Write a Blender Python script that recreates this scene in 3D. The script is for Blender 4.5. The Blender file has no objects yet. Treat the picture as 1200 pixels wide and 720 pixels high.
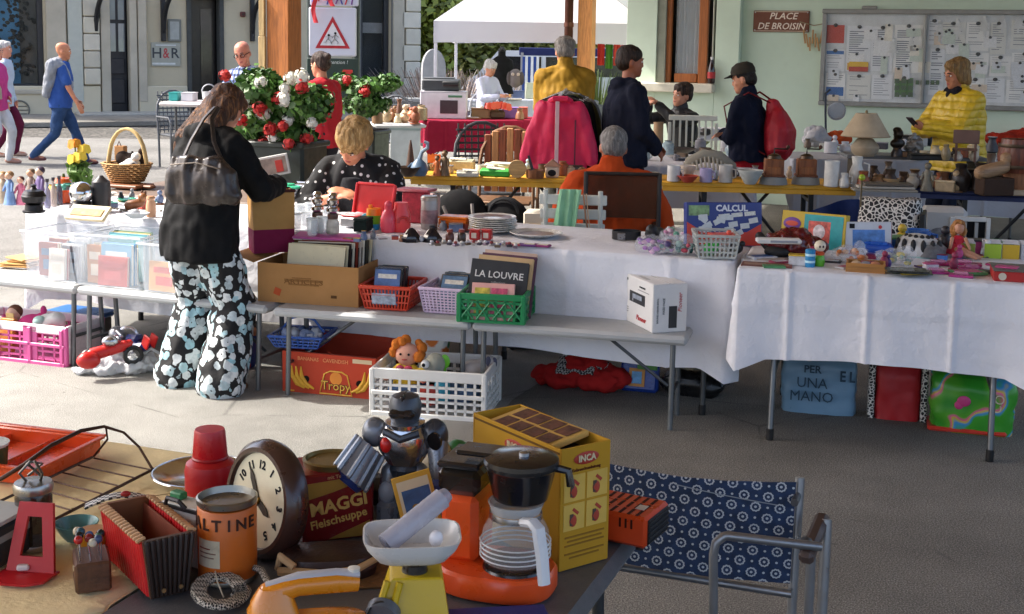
import bpy,math,random
from mathutils import Vector,Matrix,noise,Euler
random.seed(7)
R=math.radians
SC=bpy.context.scene
COL=SC.collection
# camera, sky, sun, exposure
PITCH,ROLL,FOC,PCX,PCY,CAMZ=7.03,0.95,1500.0,600.0,240.0,1.7
cam_d=bpy.data.cameras.new('camera');cam=bpy.data.objects.new('camera',cam_d);COL.objects.link(cam)
cam_d.sensor_width=36;cam_d.lens=36*FOC/1200;cam_d.shift_y=-(360-PCY)/1200
cam_d.clip_start=.05;cam_d.clip_end=3000
CR=Matrix.Rotation(R(90-PITCH),3,'X')@Matrix.Rotation(R(ROLL),3,'Z')
cam.matrix_world=Matrix.Translation((0,0,CAMZ))@CR.to_4x4()
cam_d.dof.use_dof=False
SC.camera=cam
SUN_EL,SUN_AZ=46.0,8.0
w=bpy.data.worlds.new('World');SC.world=w;w.use_nodes=True
sd=Vector((-math.cos(R(SUN_AZ))*math.cos(R(SUN_EL)),math.sin(R(SUN_AZ))*math.cos(R(SUN_EL)),math.sin(R(SUN_EL))))
sky=w.node_tree.nodes.new('ShaderNodeTexSky');sky.sky_type='NISHITA';sky.sun_disc=False
sky.sun_elevation=R(SUN_EL);sky.sun_rotation=math.atan2(sd.x,sd.y);sky.air_density=.7;sky.dust_density=3.5;sky.ozone_density=.2
bg=w.node_tree.nodes['Background'];w.node_tree.links.new(sky.outputs[0],bg.inputs[0]);bg.inputs[1].default_value=.15
sl=bpy.data.lights.new('sun','SUN');sl.energy=2.3;sl.angle=R(.6);sl.color=(1,.95,.87)
so=bpy.data.objects.new('sun',sl);COL.objects.link(so);so.rotation_euler=sd.to_track_quat('Z','Y').to_euler();so.location=(-20,0,30)
SC.view_settings.view_transform='Standard';SC.view_settings.look='None'
SC.view_settings.exposure=1.7;SC.view_settings.gamma=1.0
SC.render.engine='CYCLES';SC.cycles.max_bounces=8;SC.cycles.transparent_max_bounces=16;SC.cycles.use_denoising=True
# where a point of the place lies
def ray(px,py):return CR@Vector(((px-PCX)/FOC,(PCY-py)/FOC,-1))
def at(px,py,z=0.0):
 d=ray(px,py);t=(z-CAMZ)/d.z
 return Vector((d.x*t,d.y*t,z))
def dep(px,py,y):
 d=ray(px,py);t=y/d.y
 return Vector((d.x*t,y,CAMZ+d.z*t))
HA=-20.5
U=Vector((math.cos(R(HA)),math.sin(R(HA)),0));V=Vector((-math.sin(R(HA)),math.cos(R(HA)),0))
# materials
def lin(h):
 o=[]
 for i in(0,2,4):
  c=int(h[i:i+2],16)/255;o.append(c/12.92 if c<=.04045 else((c+.055)/1.055)**2.4)
 return o
_mats={}
class N:
 def __init__(s,m):s.t=m.node_tree;s.n=s.t.nodes;s.p=s.n['Principled BSDF']
 def add(s,ty,**k):
  x=s.n.new('ShaderNode'+ty)
  for a,b in k.items():
   if a[0]=='_':x.inputs[int(a[1:])].default_value=b
   else:setattr(x,a,b)
  return x
 def l(s,a,b):s.t.links.new(a,b)
 def math(s,op,a,b=None):
  x=s.add('Math',operation=op)
  for i,q in enumerate((a,b)):
   if q is None:continue
   if isinstance(q,(int,float)):x.inputs[i].default_value=q
   else:s.l(q,x.inputs[i])
  return x.outputs[0]
 def mix(s,f,a,b):
  x=s.add('Mix',data_type='RGBA')
  for i,q in((0,f),(6,a),(7,b)):
   if isinstance(q,(int,float)):x.inputs[i].default_value=q
   elif isinstance(q,(list,tuple)):x.inputs[i].default_value=(*q[:3],1)
   else:s.l(q,x.inputs[i])
  return x.outputs[2]
 def ramp(s,f,stops,interp='LINEAR'):
  x=s.add('ValToRGB');x.color_ramp.interpolation=interp;e=x.color_ramp.elements
  while len(e)<len(stops):e.new(.5)
  for q,(p,c)in zip(e,stops):
   q.position=p;q.color=(*(c if isinstance(c,(list,tuple))else(c,c,c)),1)
  s.l(f,x.inputs[0]);return x.outputs[0]
 def obj(s,scale=(1,1,1),rot=(0,0,0)):
  c=s.add('TexCoord');mp=s.add('Mapping');mp.inputs[3].default_value=scale;mp.inputs[2].default_value=rot
  s.l(c.outputs['Object'],mp.inputs[0]);return mp.outputs[0]
 def noise(s,v,sc,det=4,rough=.6):
  x=s.add('TexNoise');x.inputs['Scale'].default_value=sc;x.inputs['Detail'].default_value=det;x.inputs['Roughness'].default_value=rough
  s.l(v,x.inputs['Vector']);return x.outputs['Fac']
 def vor(s,v,sc,feat='F1',out='Distance',rnd=1):
  x=s.add('TexVoronoi');x.feature=feat;x.inputs['Scale'].default_value=sc;x.inputs['Randomness'].default_value=rnd
  s.l(v,x.inputs['Vector']);return x.outputs[out]
 def bump(s,h,k,dist=.01):
  x=s.add('Bump');x.inputs['Strength'].default_value=k;x.inputs['Distance'].default_value=dist
  s.l(h,x.inputs['Height']);s.l(x.outputs[0],s.p.inputs['Normal'])
def newmat(name,rough=.6,metal=0):
 m=bpy.data.materials.new(name);m.use_nodes=True;n=N(m)
 n.p.inputs['Roughness'].default_value=rough;n.p.inputs['Metallic'].default_value=metal
 return m,n
def M(h,rough=.6,metal=0,var=.14,sc=9,bump=.12,bsc=90,alpha=1,trans=0,coat=0,stretch=(1,1,1),wear=0):
 key=(h,rough,metal,var,sc,bump,bsc,alpha,trans,coat,stretch,wear)
 if key in _mats:return _mats[key]
 m,n=newmat('paint_'+h,rough,metal);c=lin(h);v=n.obj(stretch)
 f=n.noise(v,sc,5)
 col=n.ramp(f,[(.25,[x*(1-var)for x in c]),(.75,[min(1,x*(1+var)+.004)for x in c])])
 if wear:
  g=n.ramp(n.noise(v,sc*3.1,8,.75),[(.56,0),(.66,1)])
  col=n.mix(n.math('MULTIPLY',g,wear),col,[.18,.15,.11])
 n.l(col,n.p.inputs['Base Color'])
 r=n.ramp(n.noise(v,sc*2.3,3),[(.3,max(0,rough-.08)),(.7,min(1,rough+.1))]);n.l(r,n.p.inputs['Roughness'])
 if bump:n.bump(n.noise(v,bsc,4),bump,.004)
 if rough>=.7 and not metal:n.p.inputs['Specular IOR Level'].default_value=.18
 if alpha<1:n.p.inputs['Alpha'].default_value=alpha
 if trans:n.p.inputs['Transmission Weight'].default_value=trans;n.p.inputs['IOR'].default_value=1.3
 if coat:n.p.inputs['Coat Weight'].default_value=coat;n.p.inputs['Coat Roughness'].default_value=.12
 _mats[key]=m;return m
def plast(h,rough=.32,**k):return M(h,rough,var=.07,bump=.03,**k)
def cloth(h,var=.18,sc=7,**k):return M(h,.9,var=var,sc=sc,bump=.5,bsc=220,**k)
def metal(h='b8bac0',rough=.28,**k):return M(h,rough,1,var=.1,bump=.04,**k)
def wood(h='7a4a25',rough=.6,ax=2,sc=5,k=12):
 key=('wood',h,ax,sc,k,rough)
 if key in _mats:return _mats[key]
 m,n=newmat('timber_'+h,rough);c=lin(h);s=[k,k,k];s[ax]=1
 v=n.obj(tuple(s));f=n.noise(v,sc,7,.65)
 col=n.ramp(f,[(.3,[x*.55 for x in c]),(.5,c),(.72,[min(1,x*1.4)for x in c])])
 n.l(col,n.p.inputs['Base Color']);n.bump(f,.35,.006);_mats[key]=m;return m
def clear(h='dfe6ea',alpha=.32,rough=.15):
 return M(h,rough,var=.05,bump=.02,alpha=alpha)
GLASS=None
# mesh building
class B:
 def __init__(s,n=16):s.v=[];s.f=[];s.m=[];s.mi=0;s.X=Matrix.Identity(4);s.n=n
 def mat(s,i):s.mi=i;return s
 def x(s,loc=(0,0,0),rot=(0,0,0),sc=None):
  s.X=Matrix.Translation(loc)@Euler(tuple(R(a)for a in rot)).to_matrix().to_4x4()
  if sc:s.X=s.X@Matrix.Diagonal((*sc,1))
  return s
 def add(s,vs,fs):
  o=len(s.v);X=s.X
  s.v+=[tuple(X@Vector(p))for p in vs];s.f+=[tuple(i+o for i in f)for f in fs];s.m+=[s.mi]*len(fs)
  return s
 def box(s,c,d,b=0.0,r=None):
  hx,hy,hz=d[0]/2,d[1]/2,d[2]/2;E=Euler(tuple(R(a)for a in r)).to_matrix()if r else None
  b=min(b,hx*.9,hy*.9,hz*.9);vs=[];fs=[]
  sg=[(x,y,z)for x in(-1,1)for y in(-1,1)for z in(-1,1)]
  if b<=0:
   vs=[(x*hx,y*hy,z*hz)for x,y,z in sg]
   fs=[(0,1,3,2),(4,6,7,5),(0,4,5,1),(2,3,7,6),(0,2,6,4),(1,5,7,3)]
  else:
   idx={}
   for q in sg:
    for a in range(3):
     p=[q[i]*(h-(b if i!=a else 0))for i,h in enumerate((hx,hy,hz))]
     idx[(q,a)]=len(vs);vs.append(tuple(p))
   for a in range(3):
    o=[i for i in range(3)if i!=a]
    for sgn in(-1,1):
     loop=[]
     for k1,k2 in((-1,-1),(1,-1),(1,1),(-1,1)):
      q=[0,0,0];q[a]=sgn;q[o[0]]=k1;q[o[1]]=k2;loop.append(idx[(tuple(q),a)])
     fs.append(tuple(loop))
   for a in range(3):
    o=[i for i in range(3)if i!=a]
    for k1 in(-1,1):
     for k2 in(-1,1):
      q1=[0,0,0];q2=[0,0,0];q1[a]=-1;q2[a]=1
      for q in(q1,q2):q[o[0]]=k1;q[o[1]]=k2
      q1,q2=tuple(q1),tuple(q2)
      fs.append((idx[(q1,o[0])],idx[(q2,o[0])],idx[(q2,o[1])],idx[(q1,o[1])]))
   for q in sg:fs.append((idx[(q,0)],idx[(q,1)],idx[(q,2)]))
  if E:vs=[E@Vector(p)for p in vs]
  return s.add([(p[0]+c[0],p[1]+c[1],p[2]+c[2])for p in vs],fs)
 def rings(s,rs,cap0=True,cap1=True,closed=False):
  n=len(rs[0]);vs=[p for r in rs for p in r];fs=[];L=len(rs)
  for i in range(L if closed else L-1):
   a,b2=i*n,((i+1)%L)*n
   for j in range(n):fs.append((a+j,a+(j+1)%n,b2+(j+1)%n,b2+j))
  if not closed:
   if cap0:fs.append(tuple(range(n-1,-1,-1)))
   if cap1:fs.append(tuple(range((L-1)*n,L*n)))
  return s.add(vs,fs)
 def tube(s,pts,r,n=8,closed=False,flat=1.0):
  pts=[Vector(p)for p in pts];L=len(pts);rr=r if isinstance(r,(list,tuple))else[r]*L
  ts=[]
  for i in range(L):
   a=pts[(i-1)%L]if(closed or i>0)else pts[i];b=pts[(i+1)%L]if(closed or i<L-1)else pts[i]
   t=(b-a);ts.append(t.normalized()if t.length>1e-9 else Vector((0,0,1)))
  u=ts[0].cross(Vector((0,0,1)))
  if u.length<1e-3:u=ts[0].cross(Vector((1,0,0)))
  u.normalize();rs=[]
  for i in range(L):
   t=ts[i];u=(u-t*u.dot(t));u=u.normalized()if u.length>1e-6 else t.orthogonal().normalized()
   w2=t.cross(u)
   rs.append([pts[i]+(u*math.cos(6.28318*k/n)+w2*math.sin(6.28318*k/n)*flat)*rr[i]for k in range(n)])
  return s.rings(rs,closed=closed)
 def cyl(s,a,b,r0,r1=None,n=None):return s.tube([a,b],[r0,r0 if r1 is None else r1],n or s.n)
 def cap(s,a,b,ra,rb,n=12):
  a,b=Vector(a),Vector(b);d=b-a;L=d.length
  if L<1e-6:return s.ell(a,(ra,ra,ra))
  d/=L;pts=[];rs=[]
  for k in range(1,4):q=1.5708*(1-k/3);pts.append(a-d*ra*math.sin(q));rs.append(max(ra*math.cos(q),.12*ra))
  for k in range(0,4):q=1.5708*k/3;pts.append(b+d*rb*math.sin(q));rs.append(max(rb*math.cos(q),.12*rb))
  return s.tube(pts,rs,n)
 def lathe(s,prof,n=None,c=(0,0,0),sx=1,sy=1,cap=True):
  n=n or 24
  rs=[[(c[0]+r*sx*math.cos(6.28318*k/n),c[1]+r*sy*math.sin(6.28318*k/n),c[2]+z)for k in range(n)]for r,z in[(max(r,1e-4),z)for r,z in prof]]
  return s.rings(rs,cap0=cap,cap1=cap)
 def ell(s,c,r,n=14,m=9,rot=None):
  if isinstance(r,(int,float)):r=(r,r,r)
  E=Euler(tuple(R(a)for a in rot)).to_matrix()if rot else None;rs=[]
  for i in range(m+1):
   t=math.pi*i/m;q=max(math.sin(t),.02);row=[]
   for k in range(n):
    p=Vector((r[0]*q*math.cos(6.28318*k/n),r[1]*q*math.sin(6.28318*k/n),-r[2]*math.cos(t)))
    if E:p=E@p
    row.append(p+Vector(c))
   rs.append(row)
  return s.rings(rs)
 def loft(s,secs,n=20,e=2.0):
  rs=[]
  for c,rx,ry in secs:
   row=[]
   for k in range(n):
    t=6.28318*k/n;x,y=math.cos(t),math.sin(t)
    q=(abs(x)**e+abs(y)**e)**(-1/e);row.append((c[0]+rx*x*q,c[1]+ry*y*q,c[2]))
   rs.append(row)
  return s.rings(rs)
 def prism(s,poly,z0,z1):
  n=len(poly);vs=[(x,y,z0)for x,y in poly]+[(x,y,z1)for x,y in poly]
  return s.add(vs,[tuple(range(n-1,-1,-1)),tuple(range(n,2*n))]+[(i,(i+1)%n,n+(i+1)%n,n+i)for i in range(n)])
 def wallprism(s,poly,y0,y1):
  n=len(poly);vs=[(x,y0,z)for x,z in poly]+[(x,y1,z)for x,z in poly]
  return s.add(vs,[tuple(range(n)),tuple(range(2*n-1,n-1,-1))]+[(i,n+i,n+(i+1)%n,(i+1)%n)for i in range(n)])
 def sheet(s,fn,nu,nv,th=0):
  g=[[Vector(fn(i/nu,j/nv))for i in range(nu+1)]for j in range(nv+1)];W=nu+1
  vs=[p for r in g for p in r];fs=[(j*W+i,j*W+i+1,(j+1)*W+i+1,(j+1)*W+i)for j in range(nv)for i in range(nu)]
  if th:
   o=len(vs);ns=[]
   for j in range(nv+1):
    for i in range(nu+1):
     a=g[j][min(i+1,nu)]-g[j][max(i-1,0)];b=g[min(j+1,nv)][i]-g[max(j-1,0)][i]
     q=a.cross(b);ns.append(q.normalized()if q.length>1e-12 else Vector((0,0,1)))
   vs=vs+[p-q*th for p,q in zip(vs,ns)]
   fs2=[tuple(reversed([k+o for k in f]))for f in fs]
   ed=[(i,i+1)for i in range(nu)]+[(nv*W+i+1,nv*W+i)for i in range(nu)]+[((j+1)*W,j*W)for j in range(nv)]+[(j*W+nu,(j+1)*W+nu)for j in range(nv)]
   fs=fs+fs2+[(b,a,a+o,b+o)for a,b in ed]
  return s.add(vs,fs)
 def quad(s,*p):return s.add(p,[tuple(range(len(p)))])
 def arc(s,c,r,a0,a1,n=12,ax='xz',e=1.0):
  o=[]
  for i in range(n+1):
   t=R(a0+(a1-a0)*i/n);x,y=r*math.cos(t),r*e*math.sin(t)
   o.append((c[0]+x,c[1],c[2]+y)if ax=='xz' else((c[0]+x,c[1]+y,c[2])if ax=='xy' else(c[0],c[1]+x,c[2]+y)))
  return o
 def mesh(s,name,mats,sharp=38):
  me=bpy.data.meshes.new(name);me.from_pydata(s.v,[],s.f);me.update()
  for m in(mats if isinstance(mats,(list,tuple))else[mats]):me.materials.append(m)
  if any(s.m):me.polygons.foreach_set('material_index',s.m)
  me.polygons.foreach_set('use_smooth',[True]*len(me.polygons))
  me.set_sharp_from_angle(angle=R(sharp));return me
def link(name,me,parent=None,loc=None,rz=None):
 o=bpy.data.objects.new(name,me);COL.objects.link(o)
 if parent:o.parent=parent
 if loc is not None:o.location=loc
 if rz is not None:o.rotation_euler=(0,0,R(rz))
 return o
def tag(o,label,cat,group=None):
 o['label']=label;o['category']=cat
 if group:o['group']=group
 return o
def T(name,label,cat,loc=(0,0,0),rz=0,group=None):
 o=bpy.data.objects.new(name,None);COL.objects.link(o);o.empty_display_size=.1
 o.location=loc;o.rotation_euler=(0,0,R(rz));return tag(o,label,cat,group)
def P(parent,name,b,mats,loc=None,rz=None,sharp=38,kind=None):
 o=link(name,b.mesh(name,mats,sharp)if isinstance(b,B)else b,parent,loc,rz)
 if kind:o['kind']=kind
 return o
def O(name,label,cat,b,mats,loc=(0,0,0),rz=0,group=None,sharp=38):
 return tag(link(name,b.mesh(name,mats,sharp)if isinstance(b,B)else b,None,loc,rz),label,cat,group)
def S(name,b,mats,loc=(0,0,0),rz=0,sharp=38):
 o=link(name,b.mesh(name,mats,sharp),None,loc,rz);o['kind']='structure';return o
def dup(o,loc=None,rz=None,label=None,parent=None):
 c=o.copy();COL.objects.link(c)
 if parent:c.parent=parent
 if loc is not None:c.location=loc
 if rz is not None:c.rotation_euler=(0,0,R(rz))
 if label:c['label']=label
 for ch in list(o.children):dup(ch,parent=c)
 return c
_tmp=bpy.data.scenes.new('tmp')
def fuse(b,voxel,smooth=4,fold=0.0,fs=9.0,fz=.5,seed=0,dec=None):
 """one continuous skin over overlapping closed shapes"""
 me=bpy.data.meshes.new('t');me.from_pydata(b.v,[],b.f);o=bpy.data.objects.new('t',me);_tmp.collection.objects.link(o)
 md=o.modifiers.new('r','REMESH');md.mode='VOXEL';md.voxel_size=voxel
 if smooth:sm=o.modifiers.new('s','SMOOTH');sm.iterations=smooth;sm.factor=.5
 vl=_tmp.view_layers[0];vl.update();dg=vl.depsgraph;dg.update()
 r=bpy.data.meshes.new_from_object(o.evaluated_get(dg));bpy.data.objects.remove(o);bpy.data.meshes.remove(me)
 if fold:
  ns=[v.normal.copy()for v in r.vertices];off=Vector((seed*3.1,seed*1.7,seed))
  for v,nn in zip(r.vertices,ns):
   p=Vector((v.co.x*fs,v.co.y*fs,v.co.z*fs*fz))+off
   q=noise.noise(p)+.5*noise.noise(p*2.3)
   v.co+=nn*fold*(q if q<.15 else .15+(q-.15)*.6)
 r.polygons.foreach_set('use_smooth',[True]*len(r.polygons));r.materials.clear();return r
def skin(name,b,mats,parent,voxel,**k):
 me=fuse(b,voxel,**k);me.name=name
 for m in(mats if isinstance(mats,(list,tuple))else[mats]):me.materials.append(m)
 return link(name,me,parent)
def words(s,size,mat,parent,loc,rot=(90,0,0),ax='CENTER',shear=0,bold=0,sx=1,name='lettering',th=.0008):
 cu=bpy.data.curves.new('t','FONT');cu.body=s;cu.size=size;cu.align_x=ax;cu.align_y='CENTER';cu.shear=shear;cu.offset=bold;cu.extrude=th;cu.resolution_u=2
 cu.space_line=.85
 o=bpy.data.objects.new('t',cu);_tmp.collection.objects.link(o);vl=_tmp.view_layers[0];vl.update()
 me=bpy.data.meshes.new_from_object(o.evaluated_get(vl.depsgraph));bpy.data.objects.remove(o);me.name=name;me.materials.clear();me.materials.append(mat)
 q=link(name,me,parent,loc);q.rotation_euler=tuple(R(a)for a in rot);q.scale=(sx,1,1);return q
def jit(a):return random.uniform(-a,a)
WHITE=M('e8e8ea',.5);BLACK=plast('141416',.4);INK=M('1a1a1c',.7);RED=plast('c01a1c');CREAM=M('e6dcbe',.6);STEEL=metal()
ALU=metal('b4b6ba',.35);PAPER=M('e4e0d6',.8)
# people
def skinmat(h='c98f70'):
 k=('skin',h)
 if k in _mats:return _mats[k]
 m,n=newmat('skin',.5);c=lin(h);v=n.obj()
 col=n.ramp(n.noise(v,14,4),[(.3,[c[0]*.86,c[1]*.76,c[2]*.72]),(.7,[min(1,c[0]*1.08),c[1]*1.06,c[2]*1.04])])
 n.l(col,n.p.inputs['Base Color']);n.p.inputs['Subsurface Weight'].default_value=.12;n.p.inputs['Subsurface Radius'].default_value=(.02,.008,.004)
 n.bump(n.noise(v,220,3),.12,.002);_mats[k]=m;return m
def hairmat(h,h2=None):
 k=('hair',h,h2)
 if k in _mats:return _mats[k]
 m,n=newmat('hair',.5);c=lin(h);c2=lin(h2)if h2 else[x*1.7 for x in c];v=n.obj((70,70,9))
 f=n.noise(v,1,4,.7);col=n.ramp(f,[(.3,[x*.5 for x in c]),(.52,c),(.75,c2)])
 n.l(col,n.p.inputs['Base Color']);n.bump(f,1,.014);n.p.inputs['Specular IOR Level'].default_value=.3;_mats[k]=m;return m
def ik(a,t,l1,l2,pole):
 a,t=Vector(a),Vector(t);d=t-a;L=min(d.length,(l1+l2)*.999);d.normalize();t=a+d*L
 x=(l1*l1-l2*l2+L*L)/(2*L);h=math.sqrt(max(0,l1*l1-x*x))
 p=Vector(pole);p=p-d*p.dot(d);p.normalize()
 return a+d*x+p*h,t
def hand(b,w,d,nrm,side,s=1.0,curl=35):
 """palm, four unequal bent fingers and a thumb leaving the side of the palm; d along the hand, nrm out of the palm"""
 d=Vector(d).normalized();nrm=Vector(nrm);nrm=(nrm-d*nrm.dot(d)).normalized();x=d.cross(nrm)*side
 for k in range(4):
  o=x*(.028-.0185*k)*s
  b.cap(w+o*.55,w+d*.082*s+o,.0135*s,.0115*s,8)
  p=w+d*.086*s+o;L=(.07,.078,.072,.055)[k]*s;dd=d
  for j in range(3):
   a=R(curl*(.5+.5*j));dv=(d*math.cos(a)+nrm*math.sin(a)).normalized();q=p+dv*L*(.45,.32,.26)[j]
   b.cap(p,q,(.0098,.009,.008)[j]*s,(.009,.008,.0068)[j]*s,8);p=q
 a=w+d*.022*s+x*.028*s;m_=a+(d*.6+x*.75+nrm*.35).normalized()*.042*s;e=m_+(d*.9+x*.25+nrm*.45).normalized()*.034*s
 b.cap(a,m_,.014*s,.0105*s,8);b.cap(m_,e,.0105*s,.0078*s,8)
def person(label,loc,rz,H=1.68,fat=1.0,lean=4,hip=None,head=(0,0,0),hands=(None,None),poles=None,feet=((.1,0),(-.1,0)),footrot=(8,-8),knee=(0,-1,.15),skinc='c98f70',vox=.008,top=None,legs=None,shoes='33251f',hair=None,curl=35,shw=1.0,face=True,group=None,palm=None,hang=.02,chest=1.0,belly=1.0):
 t=T('person',label,'person',loc,rz,group);sk=skinmat(skinc);k=H/1.7
 hz=hip if hip else .515*H
 sp=Vector((0,-math.sin(R(lean)),math.cos(R(lean))));h=Vector((0,0,hz))
 def spn(q):return h+sp*(q*k)
 sh=spn(.468);J=dict(t=t,k=k,h=h,sp=sp,spn=spn)
 sw=.165*k*shw;J['S']={1:sh+Vector((sw,0,0)),-1:sh+Vector((-sw,0,0))}
 ua,fa=.285*k,.25*k;J['E']={};J['W']={}
 for i,sd_ in enumerate((1,-1)):
  tg=hands[i]
  if tg is None:tg=J['S'][sd_]+Vector((sd_*.06,-.06,-.515))*k
  po=(poles[i]if poles and poles[i]else(sd_*.55,.7,-.5));J['E'][sd_],J['W'][sd_]=ik(J['S'][sd_],tg,ua,fa,po)
# head frame
 nb=spn(.522);HM=Matrix.Translation(nb+Vector((0,0,.015*k)))@Euler((R(head[0]),R(head[2]),R(head[1])),'ZXY').to_matrix().to_4x4();J['HM']=HM;s=k
 def hp(x,y,z):return HM@Vector((x*s,y*s,z*s))
 J['hp']=hp
 b=B(12)
 secs=[(h+Vector((0,0,-.06*k)),.12,.09),(h,.15*fat,.105*fat),(spn(.16),.125*fat,.095*fat*belly),(spn(.34),.145*fat,.105*fat*chest),(spn(.46),.16*shw,.085),(spn(.525),.07,.06)]
 b.loft([(c,rx*k,ry*k)for c,rx,ry in secs],16,2.3)
 b.cap(nb-sp*.03*k,hp(0,.0,.10),.058*k,.052*k)
 legj={}
 for i,sd_ in enumerate((1,-1)):
  hj=h+Vector((sd_*.085*k,0,-.03*k));fx,fy=feet[i][:2];fz=feet[i][2]if len(feet[i])>2 else 0
  an=Vector((fx,fy,fz+.085*k));kn,an=ik(hj,an,.42*k,.40*k,knee);legj[sd_]=(hj,kn,an)
  b.cap(hj,kn,.08*k*fat,.05*k);b.cap(kn,an,.052*k,.034*k)
  a=R(footrot[i]);fd=Vector((-math.sin(-a),-math.cos(a),0));b.cap(an+Vector((0,0,-.04*k)),an+fd*.13*k+Vector((0,0,-.055*k)),.035*k,.026*k)
  S_,E_,W_=J['S'][sd_],J['E'][sd_],J['W'][sd_]
  b.cap(spn(.52),S_,.05*k,.05*k);b.cap(S_,E_,.048*k,.038*k);b.cap(E_,W_,.039*k,.025*k)
  fd=(W_-E_).normalized();pn=(palm[i]if palm and palm[i]else Vector((-sd_*.8,.1,-.6)));hand(b,W_,fd,pn,-sd_,.98*k,curl)
 J['legs']=legj
# head: chin at .06, crown at .285 above the neck base
 X0=b.X.copy();b.X=HM@Matrix.Diagonal((s,s,s,1))
 b.loft([((0,-.06,.055),.026,.024),((0,-.05,.068),.043,.045),((0,-.028,.098),.060,.070),((0,-.008,.14),.069,.088),((0,.0,.18),.073,.094),((0,.004,.22),.075,.097),((0,.008,.255),.064,.083),((0,.01,.275),.042,.055),((0,.01,.284),.015,.02)],20,2.15)
 b.ell((0,-.098,.158),(.012,.013,.026),8,6,(18,0,0));b.ell((0,-.104,.143),(.017,.013,.011),8,6);b.ell((0,-.090,.192),(.052,.012,.010),10,6)
 b.ell((0,-.088,.104),(.027,.012,.012),8,6);b.ell((0,-.079,.068),(.022,.016,.016),8,6)
 for q in(1,-1):b.ell((q*.042,-.065,.136),(.021,.02,.02),8,6);b.ell((q*.078,.012,.155),(.009,.02,.032),8,6,(0,0,q*15))
 b.X=X0
 skin('body',b,sk,t,vox,smooth=2)
 if face:
  e=B(8);e.X=HM@Matrix.Diagonal((s,s,s,1))
  for q in(1,-1):
   e.mat(0).ell((q*.031,-.083,.174),(.0145,.012,.0078),10,6)
  P(t,'eyes',e,M('e8e2dc',.3,var=.03))
  e=B(8);e.X=HM@Matrix.Diagonal((s,s,s,1))
  for q in(1,-1):e.ell((q*.031,-.0905,.174),(.0068,.006,.0068),8,6);e.tube([(q*.016,-.098,.196),(q*.032,-.098,.200),(q*.047,-.088,.195)],.0042,6)
  P(t,'brows',e,M('2c211b',.6))
  e=B(8);e.X=HM@Matrix.Diagonal((s,s,s,1));e.ell((0,-.0945,.109),(.022,.008,.0045),10,6);e.ell((0,-.0935,.101),(.019,.008,.005),10,6);P(t,'lips',e,M('9c4b45',.5))
# hair
 if hair and hair[0]!='bald':
  b=B(12);b.X=HM@Matrix.Diagonal((s,s,s,1));st=hair[0];v_=hair[2]if len(hair)>2 else 1.0
  b.ell((0,.012,.215),(.085*v_,.103*v_,.085*v_));b.ell((0,.045,.165),(.078*v_,.075*v_,.075))
  if st in('full','bob','long'):b.ell((0,-.045,.252),(.066*v_,.052,.040*v_));b.ell((0,.03,.235),(.090*v_,.090*v_,.07*v_))
  if st in('bob','long'):
   for q in(1,-1):b.ell((q*.066,.015,.155),(.028,.062,.075));b.ell((q*.05,.05,.11),(.036,.045,.06))
  if st=='bun':b.ell((0,.115,.225),(.04,.04,.04))
  if st=='long':
   b.X=Matrix.Identity(4);p0=hp(0,.05,.19);rs=hair[3]if len(hair)>3 else(0,.10,-.1)
   for q in(-1,0,1):
    a=hp(q*.055,.045,.17);c=a+Vector((q*.026+rs[0],rs[1],-.17))*k;d_=c+Vector((q*.018+rs[0]*.6,rs[2],-.19))*k
    b.cap(a,c,.058*k,.052*k);b.cap(c,d_,.054*k,.026*k)
  skin('hair',b,hair[1],t,max(vox,.007),smooth=3,fold=.012 if st!='short' else .006,fs=26,fz=.35,seed=H*10)
# top
 if top:
  b=B(12);th=top.get('th',.022);hem=top.get('hem',.06);f2=top.get('fat',1.0)*fat;fl=top.get('flare',1.0)
  secs=[(h+Vector((0,0,-hem*k)),.158*f2*fl,.118*f2*fl),(h+Vector((0,0,.04*k)),.152*f2,.112*f2*belly),(spn(.17),.137*f2,.105*f2*belly),(spn(.34),.152*f2,.113*f2*chest),(spn(.45),.165*shw,.098),(spn(.515),.105*shw,.078),(spn(.55),.062,.062)]
  b.loft([(c,(rx+th)*k,(ry+th)*k)for c,rx,ry in secs],18,2.4)
  sl_=top.get('sleeve',1.0)
  for sd_ in(1,-1):
   S_,E_,W_=J['S'][sd_],J['E'][sd_],J['W'][sd_];r0=(.052+th)*k;r1=(.042+th)*k;r2=(.030+th*.9)*k
   b.cap(spn(.515),S_,(.055+th*.8)*k,r0*.98)
   if sl_<=.5:b.cap(S_,S_.lerp(E_,sl_*2),r0,r1*1.08)
   else:b.cap(S_,E_,r0,r1);b.cap(E_,E_.lerp(W_,(sl_-.5)*2*.96),r1,r2)
  if top.get('hood'):
   b.ell(spn(.535)+Vector((0,.085,.0))*k,(.10*k,.065*k,.055*k));b.ell(spn(.55)+Vector((0,.02,.005))*k,(.095*k,.085*k,.035*k))
  if top.get('collar'):b.cap(spn(.52)+Vector((0,.01,0)),spn(.60)+Vector((0,.012,0)),.082*k,.074*k)
  skin(top.get('name','jacket'),b,top['mat'],t,max(vox,.009),smooth=3,fold=top.get('fold',.014),fs=top.get('fs',11),fz=top.get('fz',.55),seed=H*7)
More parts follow.
